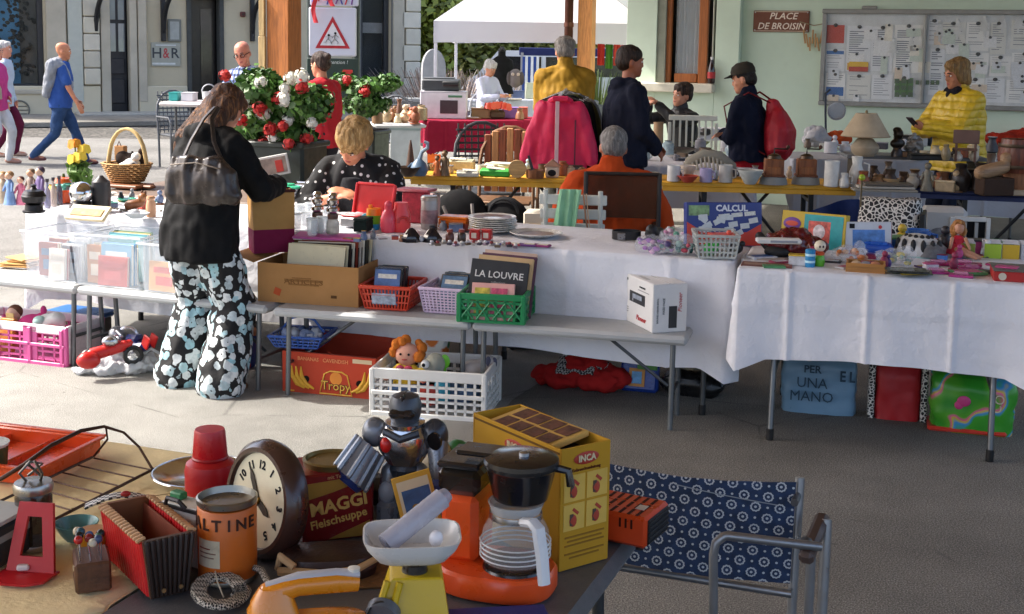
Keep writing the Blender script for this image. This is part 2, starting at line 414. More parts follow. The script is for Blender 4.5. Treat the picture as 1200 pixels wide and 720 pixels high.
 if legs:
  b=B(12);th=legs.get('th',.014);wd=legs.get('wide',1.0)
  b.loft([(h+Vector((0,0,-.10*k)),(.145*fat+th)*k,(.105*fat+th)*k),(h+Vector((0,0,.02*k)),(.152*fat+th)*k,(.11*fat+th)*k),(spn(.12),(.125*fat+th)*k,(.092*fat+th)*k)],16,2.3)
  for sd_ in(1,-1):
   hj,kn,an=legj[sd_];b.cap(hj,kn,(.085*fat+th)*k,(.056+th)*k*(1+(wd-1)*.5));b.cap(kn,an+Vector((0,0,-.02*k)),(.055+th)*k*(1+(wd-1)*.5),(.042+th)*k*wd)
  skin(legs.get('name','trousers'),b,legs['mat'],t,max(vox,.009),smooth=3,fold=legs.get('fold',.012),fs=9,fz=.8,seed=H*3)
 if shoes:
  for i,sd_ in enumerate((1,-1)):
   hj,kn,an=legj[sd_];a=R(footrot[i]);fd=Vector((math.sin(a),-math.cos(a),0));b=B(10);g=an+Vector((0,0,-.055*k))
   b.cap(g-fd*.035*k,g+fd*.06*k,.036*k,.038*k);b.cap(g+fd*.06*k+Vector((0,0,-.008)),g+fd*.15*k+Vector((0,0,-.012)),.036*k,.026*k)
   b.cap(g+Vector((0,0,.02)),an+Vector((0,0,.0)),.036*k,.034*k);skin('shoe',b,M(shoes,.5),t,.009,smooth=2)
 return J
# ground
def groundmat(name,h,h2,ssc=420,big=.5,bumpk=.6,cob=0):
 m,n=newmat(name,.92);v=n.obj();a,c=lin(h),lin(h2)
 s1=n.noise(v,ssc,2,.5);s2=n.noise(v,ssc*.37,3,.6);b=n.noise(v,big,5,.6);b2=n.noise(v,big*6,4,.65)
 col=n.ramp(s1,[(.32,[x*.5 for x in a]),(.5,a),(.64,c),(.74,[min(1,x*1.5)for x in c])])
 d=n.ramp(b,[(.3,.62),(.5,1),(.7,1.2)]);d2=n.ramp(b2,[(.32,.86),(.68,1.06)])
 x=n.add('VectorMath',operation='MULTIPLY');n.l(col,x.inputs[0]);n.l(d,x.inputs[1])
 y=n.add('VectorMath',operation='MULTIPLY');n.l(x.outputs[0],y.inputs[0]);n.l(d2,y.inputs[1])
 o=y.outputs[0]
 st=n.ramp(n.vor(v,.8,'DISTANCE_TO_EDGE'),[(.0015,1),(.006,0)]);st2=n.ramp(n.noise(v,3,5),[(.45,0),(.6,1)]);sp2=n.ramp(n.vor(v,5.5),[(.035,.5),(.06,0)])
 o=n.mix(n.math('MULTIPLY',n.math('MULTIPLY',st,st2),.6),o,[.05,.05,.05]);o=n.mix(n.math('MULTIPLY',sp2,st2),o,[.06,.058,.055])
 n.p.inputs['Specular IOR Level'].default_value=.15
 n.l(o,n.p.inputs['Base Color']);n.bump(n.math('ADD',s1,n.math('MULTIPLY',s2,.8)),bumpk,.004)
 return m
S('ground',B().sheet(lambda u,v:(-400+800*u,-300+900*v,-.02),8,8),groundmat('earth','6d6a60','8a877c',60))
fl=B();fl.sheet(lambda u,v:tuple(U*(-6.2+13*u)+V*(-6+26*v)),20,30)
S('hall_floor',fl,groundmat('asphalt','77746d','99958c',190,.45,.8))
ap=B();ap.sheet(lambda u,v:tuple(U*(-6.2+(4.15+.05*math.sin(v*40))*u)+V*(1.0+11*v)+Vector((0,0,.004))),12,40);S('sunlit_concrete_strip',ap,groundmat('sunlit_cement','8f8e89','a8a7a2',240,.6))  # pale paving, partly sunlight put into its colour; edge follows roof's shadow line
S('forecourt',B().sheet(lambda u,v:(-30+60*u,-8+28.3*v+2.2*math.sin(u*3.1),-.008),24,8),groundmat('pale_concrete','7e7c77','989690',160,.3))
def cobmat():
 m,n=newmat('cobbles',.85);v=n.obj();d=n.vor(v,9,'DISTANCE_TO_EDGE');c=n.vor(v,9,'F1','Color')
 f=n.ramp(d,[(.02,0),(.09,1)]);g=n.add('SeparateColor');n.l(c,g.inputs[0])
 col=n.ramp(g.outputs[0],[(0,lin('4e4b46')),(1,lin('6f6b63'))]);n.l(n.mix(f,lin('2c2b28'),col),n.p.inputs['Base Color']);n.bump(f,.6,.01);return m
S('street',B().sheet(lambda u,v:(-60+120*u,16+60*v,-.014),10,10),cobmat())
# timber market hall
WB,WD=wood('b06a30',.65),wood('8f5528',.65)
hall=T('market_hall','timber market hall roof on thick square orange-brown wooden posts','market hall',U*-5.27,HA)
for i,vv in enumerate((.9,8.9,16.9)):
 P(hall,'post',B().box((0,vv,1.95),(.2,.2,3.9),.008),WB if i==1 else wood('b5783f',.65))
P(hall,'batten',B().box((-.13,8.79,1.45),(.06,.03,.6),.004).box((-.13,8.79,1.9),(.05,.03,.3),.004),wood('b59a6a',.7))
P(hall,'eave_beam',B().box((0,7,3.98),(.2,24,.2),.01),WD)
pb=B()
for i in range(3):pb.cyl((-.21,16.75,0),(-.21,16.75,3.9),.06,n=14).cyl((-.21,16.75,.98+i),(-.21,16.75,1.04+i),.068,n=14)
P(hall,'downpipe',pb,M('5a3426',.4,.6))
rs_=3.8
rf=B();rf.add([(-.45,-5,rs_),(5.6,-5,5.9),(5.6,19.5,5.9),(-.45,19.5,rs_),(-.45,-5,rs_+.12),(5.6,-5,6.02),(5.6,19.5,6.02),(-.45,19.5,rs_+.12)],[(0,1,2,3),(7,6,5,4),(0,4,5,1),(3,2,6,7),(0,3,7,4),(1,5,6,2)])
rf.add([(5.6,-5,5.9),(9.5,-5,4.5),(9.5,19.5,4.5),(5.6,19.5,5.9),(5.6,-5,6.02),(9.5,-5,4.62),(9.5,19.5,4.62),(5.6,19.5,6.02)],[(0,1,2,3),(7,6,5,4),(0,4,5,1),(3,2,6,7),(0,3,7,4),(1,5,6,2)])
P(hall,'roof',rf,wood('c9a878',.75,1))
tb=B()
for vv in(.9,4.9,8.9,12.9,16.9):tb.box((5.5,vv,3.9),(11,.16,.2),.01)
P(hall,'tie_beam',tb,WD)
P(hall,'gutter',B().tube([(-.5,-5,3.78),(-.5,19.5,3.78)],.06,10),M('5a3426',.4,.6))
# pale green building closing the hall
GV=14.2
GR=M('cfe0cb',.8,wear=.05,var=.09,sc=1.6,bump=.25,bsc=140);GR2=M('c9dbc7',.8,wear=.05,var=.1,sc=1.2,bump=.25,bsc=140)
def gw(px,py=60):
 d=ray(px,py);t=(GV)/(d.x*V.x+d.y*V.y);p=d*t
 return p.dot(U),CAMZ+p.z
gb=T('green_building','pale green rendered building with brown framed window and stone sill','building',V*GV,HA)
x0=gw(734)[0];xw0,xw1=gw(769)[0],gw(838)[0];xc=gw(866)[0];x9=9.0
zs=gw(800,98)[1];zt=3.1
wb=B().box(((x0+xw0)/2,.25,2),(xw0-x0,.5,4),.004).box(((xw1+xc)/2,.25,2),(xc-xw1,.5,4),.004)
wb.box(((xw0+xw1)/2,.25,zs/2),(xw1-xw0-.004,.5,zs)).box(((xw0+xw1)/2,.25,(zt+4)/2),(xw1-xw0-.004,.5,4-zt))
P(gb,'wall',wb,GR)
P(gb,'wall',B().box(((xc+x9)/2+.003,.38,2),(x9-xc,.5,4)),GR2)
P(gb,'plinth',B().box(((x0+xc)/2,-.02,.2),(xc-x0,.06,.4),.01),M('9aa39a',.85))
P(gb,'end_wall',B().box((x0+.2,4,2),(.38,6.9,4)),GR)
P(gb,'sill',B().box(((gw(748)[0]+gw(840)[0])/2,-.05,zs-.045),(gw(840)[0]-gw(748)[0],.24,.1),.012),M('cfcab8',.8,bump=.3))
wn=P(gb,'window',B(),WD)
xm,xr=gw(783)[0],gw(822)[0]
wf=B().box((xm-.02,.1,(zs+zt)/2),(.07,.07,zt-zs),.008).box((xr,.1,(zs+zt)/2),(.1,.07,zt-zs),.008).box(((xm+xr)/2,.1,zs+.06),(xr-xm-.12,.06,.1),.008).box(((xm+xr)/2,.1,zt-.06),(xr-xm-.12,.06,.1),.008)
P(wn,'frame',wf,wood('a9622c',.5,2,4,30));P(wn,'casement',B().box(((xr+xw1)/2+.04,.06,(zs+zt)/2),(xw1-xr-.14,.05,zt-zs),.008),M('b4b3a8',.6,var=.05))
P(wn,'shutter_reveal',B().box((xw0+.05,.12,(zs+zt)/2),(.1,.2,zt-zs-.01),.004),M('8c8f80',.7))
P(wn,'pane',B().box(((xm+xr)/2,.115,(zs+zt)/2),(xr-xm-.12,.008,zt-zs-.2)),clear('c8d4d8',.25,.05))
cu=B();cu.sheet(lambda u,v:(xm+.06+(xr-xm-.12)*u,.2+.02*math.sin(u*38)+.006*math.sin(u*90+v*3),zs+.05+(zt-zs-.1)*v),80,4)
P(wn,'curtain',cu,cloth('b9bcc2',.06))
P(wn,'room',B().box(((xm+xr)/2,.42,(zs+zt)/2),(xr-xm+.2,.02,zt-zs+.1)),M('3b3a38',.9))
# street-name plate and notice board on the recessed wall
def wallthing(name,label,cat,px,py,off=.13,group=None):
 x,z=gw(px,py);return T(name,label,cat,V*(GV+off)+U*x+Vector((0,0,z)),HA,group)
xa,za=gw(881,12);xb,zb=gw(946,38)
pl=wallthing('street_name_plate','brown plate with white lettering on the green wall','sign',913.5,25,.118)
P(pl,'plate',B().box((0,0,0),(xb-xa,.02,za-zb),.006),M('6e3d26',.5))
P(pl,'border',B().box((0,-.011,(za-zb)/2-.012),(xb-xa-.02,.004,.006)).box((0,-.011,-(za-zb)/2+.012),(xb-xa-.02,.004,.006)),M('d9c9b2',.5))
words('PLACE',.1,M('e8dccb',.5),pl,(.02,-.0115,.055),shear=.25,bold=.001,sx=1.05);words('DE BROISIN',.1,M('e8dccb',.5),pl,(0,-.0115,-.055),shear=.25,bold=.001,sx=.98)
sc_=B()
for q in(-1,1):
 for r_ in(-1,1):sc_.ell((q*((xb-xa)/2-.02),-.012,r_*((za-zb)/2-.02)),.008,8,6)
P(pl,'screw',sc_,STEEL)
bx0,bz0=gw(961,121);bx1=x9-.4;bz1=gw(961,13)[1]
nb_=T('notice_board','large glazed notice board full of pinned paper sheets on the green wall','notice board',V*(GV+.13)+U*bx0,HA)
W_,FR=bx1-bx0,M('8e8f8c',.45,.5)
P(nb_,'back_panel',B().box((W_/2,0,(bz0+bz1)/2),(W_,.03,bz1-bz0),.003),M('d0d4d4',.7))
for q in(bz0,bz1):P(nb_,'frame_rail',B().box((W_/2,-.03,q),(W_+.06,.07,.05),.008),FR)
for q in(0,gw(1083,60)[0]-bx0,W_):P(nb_,'frame_stile',B().box((q,-.032,(bz0+bz1)/2),(.03 if 0<q<W_ else .05,.06,bz1-bz0-.052),.006),FR)
pp=random.Random(4)
pm=[M(h,.8,var=.04,bump=.02)for h in('dfe2e4','d0d4d8','e6e7e4','d9dad4')];LI=M('7c828a',.8);PINB=M('1c1c1e',.4)
def sheetpaper(x,z,w_,h_,mat,lines=9,accent=None):
 p_=P(nb_,'paper_sheet',B().box((x+w_/2,-.0185,z+h_/2),(w_,.004,h_)),mat);b=B()
 for i in range(lines):
  if pp.random()<.85:l_=w_*(.35+.45*pp.random());b.box((x+w_*.1+l_/2,-.0212,z+h_*(.92-.84*i/lines)),(l_,.001,h_*.022))
 P(p_,'print',b,LI)
 if accent:P(p_,'colour_block',B().box((x+w_/2,-.0214,z+h_*accent[1]),(w_*.88,.001,h_*accent[2])),M(accent[0],.7))
def bp(px,py):q=gw(px,py);return q[0]-bx0,q[1]
for(a,t_,c,d_,acc)in((966,28,989,52,('b8402e',.5,.9)),(966,58,988,84,('3a6fae',.86,.16)),(992,30,1018,84,('d5a33a',.1,.16)),(1021,31,1044,84,None),(1048,29,1078,86,None),(966,86,988,117,('2f62a2',.3,.34)),(992,88,1018,117,None),(1021,88,1044,117,None),(1047,90,1070,116,('4f7d3a',.55,.8)),(1088,23,1100,52,None),(1102,26,1130,58,None),(1133,26,1158,60,None),(1162,26,1178,64,None),(1090,57,1104,112,None),(1133,62,1158,84,None),(1160,66,1184,90,None),(1132,92,1152,120,None),(1155,92,1176,121,None),(1186,24,1215,58,None),(1186,62,1215,92,None),(1180,94,1215,122,None),(1220,24,1260,80,None),(1262,24,1300,80,None),(1220,84,1300,120,None)):
 x1_,z1_=bp(a,t_);x2_,z2_=bp(c,d_);sheetpaper(x1_,z2_,x2_-x1_,z1_-z2_,pm[pp.randrange(4)],max(4,int((d_-t_)/3)),acc)
 P(nb_,'pin',B(8).ell(((x1_+x2_)/2,-.024,z1_-.012),(.024,.012,.02),8,6),PINB)
for k in range(46):
 a,c=bp(pp.uniform(968,1290),pp.uniform(26,112));w_,h_=pp.uniform(.06,.17),pp.uniform(.07,.2);q_=P(nb_,'paper_note',B().box((a+w_/2,-.0222-.0002*k,c-h_/2),(w_,.0008,h_),0,(0,pp.uniform(-5,5),0)),M(('e2e4e4','d4d8dc','e6e2d4','c8d4c8','d8c8b4')[k%5],.8,var=.12,sc=60));P(nb_,'pin',B(6).ell((a+w_/2,-.034,c-.01),(.016,.008,.014),7,5),PINB)
yb=bp(994,73);P(nb_,'coloured_notice',B().mat(0).box((yb[0]+.1,-.0335,yb[1]-.02),(.2,.003,.05)).mat(1).box((yb[0]+.1,-.0335,yb[1]-.075),(.2,.003,.05)),[M('e0b52a',.7),M('b8412c',.7)])
gbx=B()
for i in range(3):
 for j in range(3):a,c=bp(1047+8*i,92+8*j);gbx.box((a+.03,-.0335,c-.03),(.05,.003,.05))
for i in range(5):a,c=bp(1072+6*i,97);gbx.box((a+.02,-.0335,c),(.035,.003,.045))
P(nb_,'photo_print',gbx,M('3f5a34',.6))
for(px,py)in((1101,32),(1122,30),(1154,26),(1175,22),(1194,22),(1046,52),(1067,50)):
 a,c=bp(px,py);b=B()
 for i,(r_,dz)in enumerate(((.045,-.05),(.06,-.09),(.03,-.01))):b.wallprism([(a-r_,c+dz),(a+r_,c+dz),(a+r_*.3,c+dz+.05),(a-r_*.3,c+dz+.05)],-.03,-.022)
 b.box((a,-.026,c-.12),(.02,.006,.06)).ell((a,-.026,c+.05),(.02,.006,.02),8,6)
 P(nb_,'paper_tree',b,M('d6d8d6',.8))
P(nb_,'glass',B().box((W_/2,-.045,(bz0+bz1)/2),(W_-.06,.004,bz1-bz0-.06)),M('c9d0d2',.06,var=.02,bump=.0,alpha=.06))
P(nb_,'lock_plate',B().box((gw(1018,10)[0]-bx0,-.03,bz1+.04),(.16,.05,.04),.01),FR)
pg=wallthing('peg_bundle','bundle of wooden clothes pegs hung beside the notice board','pegs',953,30,.09)
for i in range(8):P(pg,'peg',B().box((-.1+.03*i,jit(.01),-.12-.04*(i%3)),(.018,.014,.15),.003,(0,jit(14),0)),wood('b08a5a',.7))
P(pg,'string',B().tube([(-.16,.01,.04),(0,-.01,0),(.14,.01,.03)],.006,6),M('8a7a5c'))
bt=T('cola_bottle','small dark bottle with pale label standing on the stone window sill','bottle',V*(GV-.06)+U*gw(836)[0]+Vector((0,0,zs+.006)),HA)
P(bt,'body',B().lathe([(.0,0),(.04,.004),(.043,.03),(.04,.1),(.043,.15),(.03,.2),(.016,.25),(.015,.27)],16),M('2a1410',.1,coat=.4));P(bt,'label',B().lathe([(.0435,.06),(.0445,.06),(.0445,.13),(.0435,.13)],16),M('b02226',.5));P(bt,'cap',B().lathe([(.017,.268),(.017,.295),(0,.296)],14),M('d8d8d8',.4))
# old grey town house across the street
FP,FA=Vector((-14.8,25.1,0)),28.0
FD=Vector((math.cos(R(FA)),math.sin(R(FA)),0));FN=Vector((-FD.y,FD.x,0))
def fac(px,py=50):
 d=ray(px,py);t=FP.dot(FN)/d.dot(FN);p=d*t
 return(p-FP).dot(FD),CAMZ+p.z
th_=T('town_house','old grey-green stone town house with dark panelled doors and iron brackets','building',FP,FA)
GW_=M('bdb196',.85,var=.09,sc=.9,bump=.3,bsc=40,wear=.12);GW2=M('c9bea3',.85,var=.07,sc=.9,bump=.3,bsc=40);STN=M('b3aa97',.85,var=.14,sc=2,bump=.5,bsc=30);DK=M('26282c',.45,bump=.1)
XS=lambda p:fac(p)[0]
HT=9.0
ops=[(XS(-40),XS(52),fac(50,105)[1],3.6),(XS(117),XS(160),.02,3.9),(XS(219),XS(262),.02,2.75),(XS(422),XS(458),.45,3.4)]
cur=XS(-140)
wb=B()
for(a,c,z0_,z1_)in ops:
 wb.box(((cur+a)/2,.3,HT/2),(a-cur,.6,HT));w_=c-a
 if z0_>.1:wb.box(((a+c)/2,.3,z0_/2),(w_-.002,.6,z0_))
 wb.box(((a+c)/2,.3,(HT+z1_)/2),(w_-.002,.6,HT-z1_));cur=c
xe=XS(490);wb.box(((cur+xe)/2,.3,HT/2),(xe-cur,.6,HT))
P(th_,'wall',wb,GW_)
P(th_,'side_wall',B().box((xe-.3,4.62,HT/2),(.6,8,HT)),GW_)
P(th_,'roof',B().box(((XS(-140)+xe)/2,4,HT+.1),(xe-XS(-140)+.8,9.4,.2)),M('6b4a3c',.8))
P(th_,'plinth',B().box(((XS(-140)+XS(116))/2,-.05,.35),(XS(116)-XS(-140),.1,.7),.02).box(((XS(161)+XS(218))/2,-.05,.35),(XS(218)-XS(161),.1,.7),.02).box(((XS(263)+XS(421))/2,-.05,.35),(XS(421)-XS(263),.1,.7),.02),GW2)
for i,(a,c,m_)in enumerate(((54,77,STN),(79,96,M('b6b7aa',.8,var=.05)),(161,171,STN),(459,472,STN))):P(th_,'pilaster',B().box(((XS(a)+XS(c))/2,-.06,2.6+.35),(XS(c)-XS(a),.11,5.2),.012),m_)
z_=.72
qh=.37
for i in range(8):
 P(th_,'stone_block',B().box(((XS(97)+XS(116))/2,-.07,z_+qh/2),((XS(116)-XS(97)),.13+jit(.01),qh-.02),.02),M(('c4bca8','bdb5a2','cac2af')[i%3],.85,var=.12,sc=3,bump=.5,bsc=30));z_+=qh
z_=.1
for i in range(12):
 o_=.12 if i%2 else 0;P(th_,'quoin',B().box(((XS(475)+xe)/2-o_/2,-.05,z_+.2),(xe-XS(475)+o_+.05,.13,.38),.02),M(('d0c8b4','c9c1ae','d4ccb9')[i%3],.85,var=.1,sc=3,bump=.5,bsc=30));z_+=.4
def facwin(a,c,z0_,z1_,arch=False):
 wn=P(th_,'window',B(),DK);f=B();x0_,x1_=a,c
 f.box((x0_+.06,.2,(z0_+z1_)/2),(.12,.12,z1_-z0_),.01).box((x1_-.06,.2,(z0_+z1_)/2),(.12,.12,z1_-z0_),.01).box(((x0_+x1_)/2,.2,z0_+.06),(x1_-x0_-.24,.12,.12),.01).box(((x0_+x1_)/2,.2,z1_-.06),(x1_-x0_-.24,.12,.12),.01)
 P(wn,'frame',f,DK);P(wn,'pane',B().box(((x0_+x1_)/2,.22,(z0_+z1_)/2),(x1_-x0_-.22,.01,z1_-z0_-.22)),M('20262a',.04,var=.3,sc=.8,bump=0,alpha=.22))
 P(wn,'sill',B().box(((x0_+x1_)/2,-.04,z0_-.05),(x1_-x0_+.2,.2,.1),.015),STN);return wn
w1=facwin(*ops[0]);a,c,z0_,z1_=ops[0]
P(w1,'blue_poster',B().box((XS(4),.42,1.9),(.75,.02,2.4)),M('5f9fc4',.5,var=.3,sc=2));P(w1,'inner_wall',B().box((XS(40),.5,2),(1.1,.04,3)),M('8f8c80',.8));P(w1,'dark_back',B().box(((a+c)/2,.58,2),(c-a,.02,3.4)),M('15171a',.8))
lw=B()
rr_=random.Random(3)
for i in range(160):x_=XS(22)+rr_.gauss(0,.18);z__=.9+2.3*rr_.random();lw.ell((x_,.36+.08*rr_.random(),z__),(.05,.03,.035),6,4,(0,rr_.random()*90,0))
P(w1,'window_display',lw,M('4d4a40',.7,var=.5))
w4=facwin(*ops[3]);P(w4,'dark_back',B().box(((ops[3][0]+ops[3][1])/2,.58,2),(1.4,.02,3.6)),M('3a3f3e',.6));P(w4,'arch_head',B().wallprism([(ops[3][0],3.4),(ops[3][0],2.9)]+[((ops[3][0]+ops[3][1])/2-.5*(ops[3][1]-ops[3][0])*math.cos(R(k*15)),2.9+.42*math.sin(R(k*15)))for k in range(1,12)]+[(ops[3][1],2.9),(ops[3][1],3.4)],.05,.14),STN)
P(w4,'white_blind',B().box(((ops[3][0]+ops[3][1])/2,.4,2.1),(.9,.02,.25)),M('c8c8c4'))
P(w4,'surround',B().box((ops[3][1]+.1,-.03,1.9),(.2,.1,3.0),.02).box((ops[3][0]-.1,-.03,1.9),(.2,.1,3.0),.02),M('6f706c',.8))
d1=P(th_,'door',B(),DK);a,c=XS(129),XS(151);z1_=3.6
P(d1,'leaf',B().box(((a+c)/2,.32,.1+z1_/2),(c-a,.07,z1_),.005),M('2e3034',.5));wd=(c-a)
for j,(zz,hh)in enumerate(((1.45,.62),(2.15,.5),(2.75,.45))):
 for q in(-.24,.24):P(d1,'pane',B().box(((a+c)/2+q*wd,.275,zz+hh/2),(wd*.34,.02,hh),.004),M('9aa2a4',.05,var=.3,sc=1,bump=0))
for zz,hh in((.3,.55),(.95,.35)):P(d1,'panel',B().box(((a+c)/2,.27,zz+hh/2),(wd*.8,.04,hh),.03),M('33353a',.5))
P(d1,'jamb',B().box((XS(123),.05,1.95),(XS(129)-XS(118),.3,3.9),.01).box((XS(155.5),.05,1.95),(XS(160)-XS(151.5),.3,3.9),.01),STN)
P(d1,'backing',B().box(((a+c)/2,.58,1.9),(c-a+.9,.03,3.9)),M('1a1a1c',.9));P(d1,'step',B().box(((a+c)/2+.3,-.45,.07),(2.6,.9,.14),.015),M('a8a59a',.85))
d2=P(th_,'door',B(),DK);a,c=XS(224),XS(257)
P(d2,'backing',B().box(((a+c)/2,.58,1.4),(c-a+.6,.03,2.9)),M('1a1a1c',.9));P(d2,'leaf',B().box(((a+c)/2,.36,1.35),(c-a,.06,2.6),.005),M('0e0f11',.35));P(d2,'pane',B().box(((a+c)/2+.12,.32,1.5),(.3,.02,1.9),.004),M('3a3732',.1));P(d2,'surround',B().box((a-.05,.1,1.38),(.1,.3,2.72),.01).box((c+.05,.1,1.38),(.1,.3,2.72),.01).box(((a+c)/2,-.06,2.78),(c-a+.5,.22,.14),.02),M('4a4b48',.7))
for px in(112,191,295):
 bk=P(th_,'bracket',B(),DK);x_=XS(px);zb_=fac(px,46)[1]
 P(bk,'stay',B().box((x_,-.06,zb_+.75),(.1,.1,1.6),.01),M('141417',.5))
 P(bk,'arm',B().tube([(x_,-.07,zb_+.15)]+[(x_+.1*(1-math.cos(R(k*10))),-.1-1.1*(1-math.cos(R(k*10))),zb_+.2+.85*math.sin(R(k*10)))for k in range(10)],.055,6),M('141417',.5))
# plates on the facade, vents
def facthing(name,label,cat,px,py,off=-.03):x,z=fac(px,py);return T(name,label,cat,FP+FD*x+FN*off+Vector((0,0,z)),FA)
hr=facthing('shop_sign','pale shop sign with two large letters beside the dark door','sign',194,64);s_=XS(211)-XS(177);h_=fac(194,50)[1]-fac(194,78)[1]
P(hr,'plate',B().box((0,0,0),(s_,.02,h_),.004),M('9b9a8c',.6,var=.04));words('H',.32,M('33363a'),hr,(-.2,-.0115,.02),bold=.004);words('&',.32,M('a83a3c'),hr,(0,-.0115,.02),bold=.004,sx=.7);words('R',.32,M('33363a'),hr,(.2,-.0115,.02),bold=.004)
P(hr,'small_print',B().box((-.05,-.011,-h_/2+.06),(s_*.8,.001,.04)).box((0,-.011,h_/2-.06),(s_*.7,.001,.025)),M('c9cac4'),kind='stuff')
nf=facthing('wall_frame','small square framed notice on the house wall above the lettered shop sign','frame',204,36);P(nf,'frame',B().box((0,0,0),(.3,.04,.5),.01),M('777870',.7));P(nf,'sheet',B().box((0,-.022,0),(.2,.004,.4)),M('a3a49c',.7))
vt=facthing('wall_vent','round iron vent grille low on the house wall','vent',22,129,-.11);P(vt,'rim',B().tube(B().arc((0,0,0),.2,0,345,23),.02,6,True),M('6d6c64',.7));P(vt,'grille',B().box((0,.005,0),(.36,.01,.02)).box((0,.004,.08),(.3,.01,.02)).box((0,.004,-.08),(.3,.01,.02)),M('5f5e58',.7))
bl=facthing('alarm_box','small dark red box on the house wall near the bracket','alarm box',284,17);P(bl,'case',B().box((0,0,0),(.12,.08,.12),.02),M('5e2a26',.5));P(bl,'button',B().cyl((0,-.05,0),(0,-.035,0),.03),M('38100e',.5))
S('pavement',B().box((0,0,.05),(XS(640)-XS(-140),3.0,.1),.01),groundmat('slabs','8a867c','a19d93',90,.5),FP+FD*(XS(250))+FN*-1.45,FA)
# hedge, shrubs
def leafmat(h,h2):
 k=('leaf',h,h2)
 if k in _mats:return _mats[k]
 m,n=newmat('leaf',.5);v=n.obj();g=n.add('NewGeometry');c=n.mix(n.noise(v,2.2,3),lin(h),lin(h2));hs=n.add('HueSaturation');n.l(c,hs.inputs['Color'])
 n.l(n.ramp(g.outputs['Random Per Island'],[(0,.45),(1,1.5)]),hs.inputs['Value']);n.l(hs.outputs[0],n.p.inputs['Base Color']);n.p.inputs['Transmission Weight'].default_value=0
 n.p.inputs['Subsurface Weight'].default_value=0;_mats[k]=m;return m
def leaves(b,blobs,cnt,size,rnd,droop=0,shell=.55,asp=.55):
 tot=sum(r[0]*r[1]*r[2]for c,r in blobs)
 for c,r in blobs:
  for _ in range(max(3,int(cnt*r[0]*r[1]*r[2]/tot))):
   d=Vector((rnd.gauss(0,1),rnd.gauss(0,1),rnd.gauss(0,1))).normalized();q=shell+(1-shell)*rnd.random()+.12*rnd.gauss(0,1)
   p=Vector(c)+Vector((d.x*r[0],d.y*r[1],d.z*r[2]))*q;n_=(d+Vector((rnd.gauss(0,.6),rnd.gauss(0,.6),rnd.gauss(.3,.5)))).normalized()
   t=n_.orthogonal().normalized();t=Matrix.Rotation(rnd.random()*6.28,3,n_)@t;u_=n_.cross(t);s=size*(.6+.8*rnd.random())
   b.add([p-t*s,p+u_*s*asp+n_*s*.12,p+t*s-n_*s*.15*(1+droop),p-u_*s*asp+n_*s*.12],[(0,1,2,3)])
def shrub(name,label,cat,loc,blobs,cnt,size,h1,h2,seed,stem='4a3a28',group=None):
 t=T(name,label,cat,loc,0,group);r_=random.Random(seed);b=B();leaves(b,blobs,cnt,size,r_);P(t,'foliage',b,leafmat(h1,h2));s=B(8)
 for c,r in blobs:s.cyl((c[0]*.25,c[1]*.25,0),(c[0],c[1],c[2]),.03+.03*r[0],.012)
 P(t,'stem',s,M(stem,.9));return t
for i,(px,y_,w_,h_,c1,c2,lb)in enumerate(((498,37,2.6,3.4,'7f9430','b8b858','tall yellow-green bamboo-like shrub at the house corner'),(545,40,3.0,4.2,'647430','a39e4c','broad olive-green hedge shrub rising over the white canopy'),(600,41,3.0,4.6,'6a742f','aca455','high olive hedge shrub partly behind the white canopy'),(468,44,3.2,4.6,'55662f','8f9048','dark olive tree crown seen past the house corner'),(655,43,3.0,3.6,'5a7a34','95a04c','hedge shrub glimpsed under the canopy beside the post'))):
 c=dep(px,50,y_);bs=[((jit(w_*.5),jit(.7),h_*(.25+.14*k)),(w_*.5,.9,h_*.26))for k in range(6)]
 shrub('hedge_shrub',lb,'shrub',(c.x,y_,0),bs,5200,.13,c1,c2,20+i)
def tuft(b,c,n_,h_,sp,r_):
 for _ in range(n_):
  a=r_.random()*6.28;l_=h_*(.5+.6*r_.random());d=Vector((math.cos(a),math.sin(a),0))*sp*r_.random();p=Vector(c)+d*.4;q=p+Vector((d.x,d.y,l_));s=Vector((-math.sin(a),math.cos(a),0))*.018
  b.add([p-s,p+s,q+d*.5+s*.3,q+d*.5-s*.3],[(0,1,2,3)])
for i,(px,y_,c1,c2,lb)in enumerate(((532,24,'6d5d58','8f7d74','spiky grey-purple lavender bush below the hedge'),(575,26,'7a6a5c','9a8874','dry brownish lavender bush under the canopy edge'),(510,25.5,'5d5650','857468','low dull purple bush beside the canopy leg'),(700,26,'5a6b3a','7b8a4d','low green planting right of the far post'))):
 c=dep(px,60,y_);b=B();tuft(b,(0,0,0),420,1.15,.9,random.Random(i));t=T('lavender_bush',lb,'bush',(c.x,y_,0));P(t,'stalks',b,leafmat(c1,c2));P(t,'root_clump',B(8).ell((0,0,.1),(.5,.5,.2)),M('3c3428',.95))
st=dep(508,70,22);ss=T('standing_stone','grey rounded standing stone in front of the lavender','stone',(st.x,22,0),12);P(ss,'slab',B().wallprism([(-.2,0),(.2,0),(.2,1.3)]+[(.2*math.cos(R(k*18)),1.3+.34*math.sin(R(k*18)))for k in range(1,10)]+[(-.2,1.3)],-.1,.1),M('8f9194',.85,bump=.4));P(ss,'foot',B().box((0,0,.06),(.5,.4,.12),.03),M('7d7e80',.9))
# low grey wall/planter in front of the hedge
gw_=dep(470,100,19);wl=T('garden_wall','low grey garden wall running below the hedge','wall',(dep(420,90,23).x,23,0),4);
for i in range(7):P(wl,'coping',B().box((.62*i+.3,0,.72),(.6,.36,.08),.015),M(('77797a','808283')[i%2],.8))
P(wl,'body',B().box((2.2,0,.34),(4.4,.3,.68)),M('6c6e6f',.85))
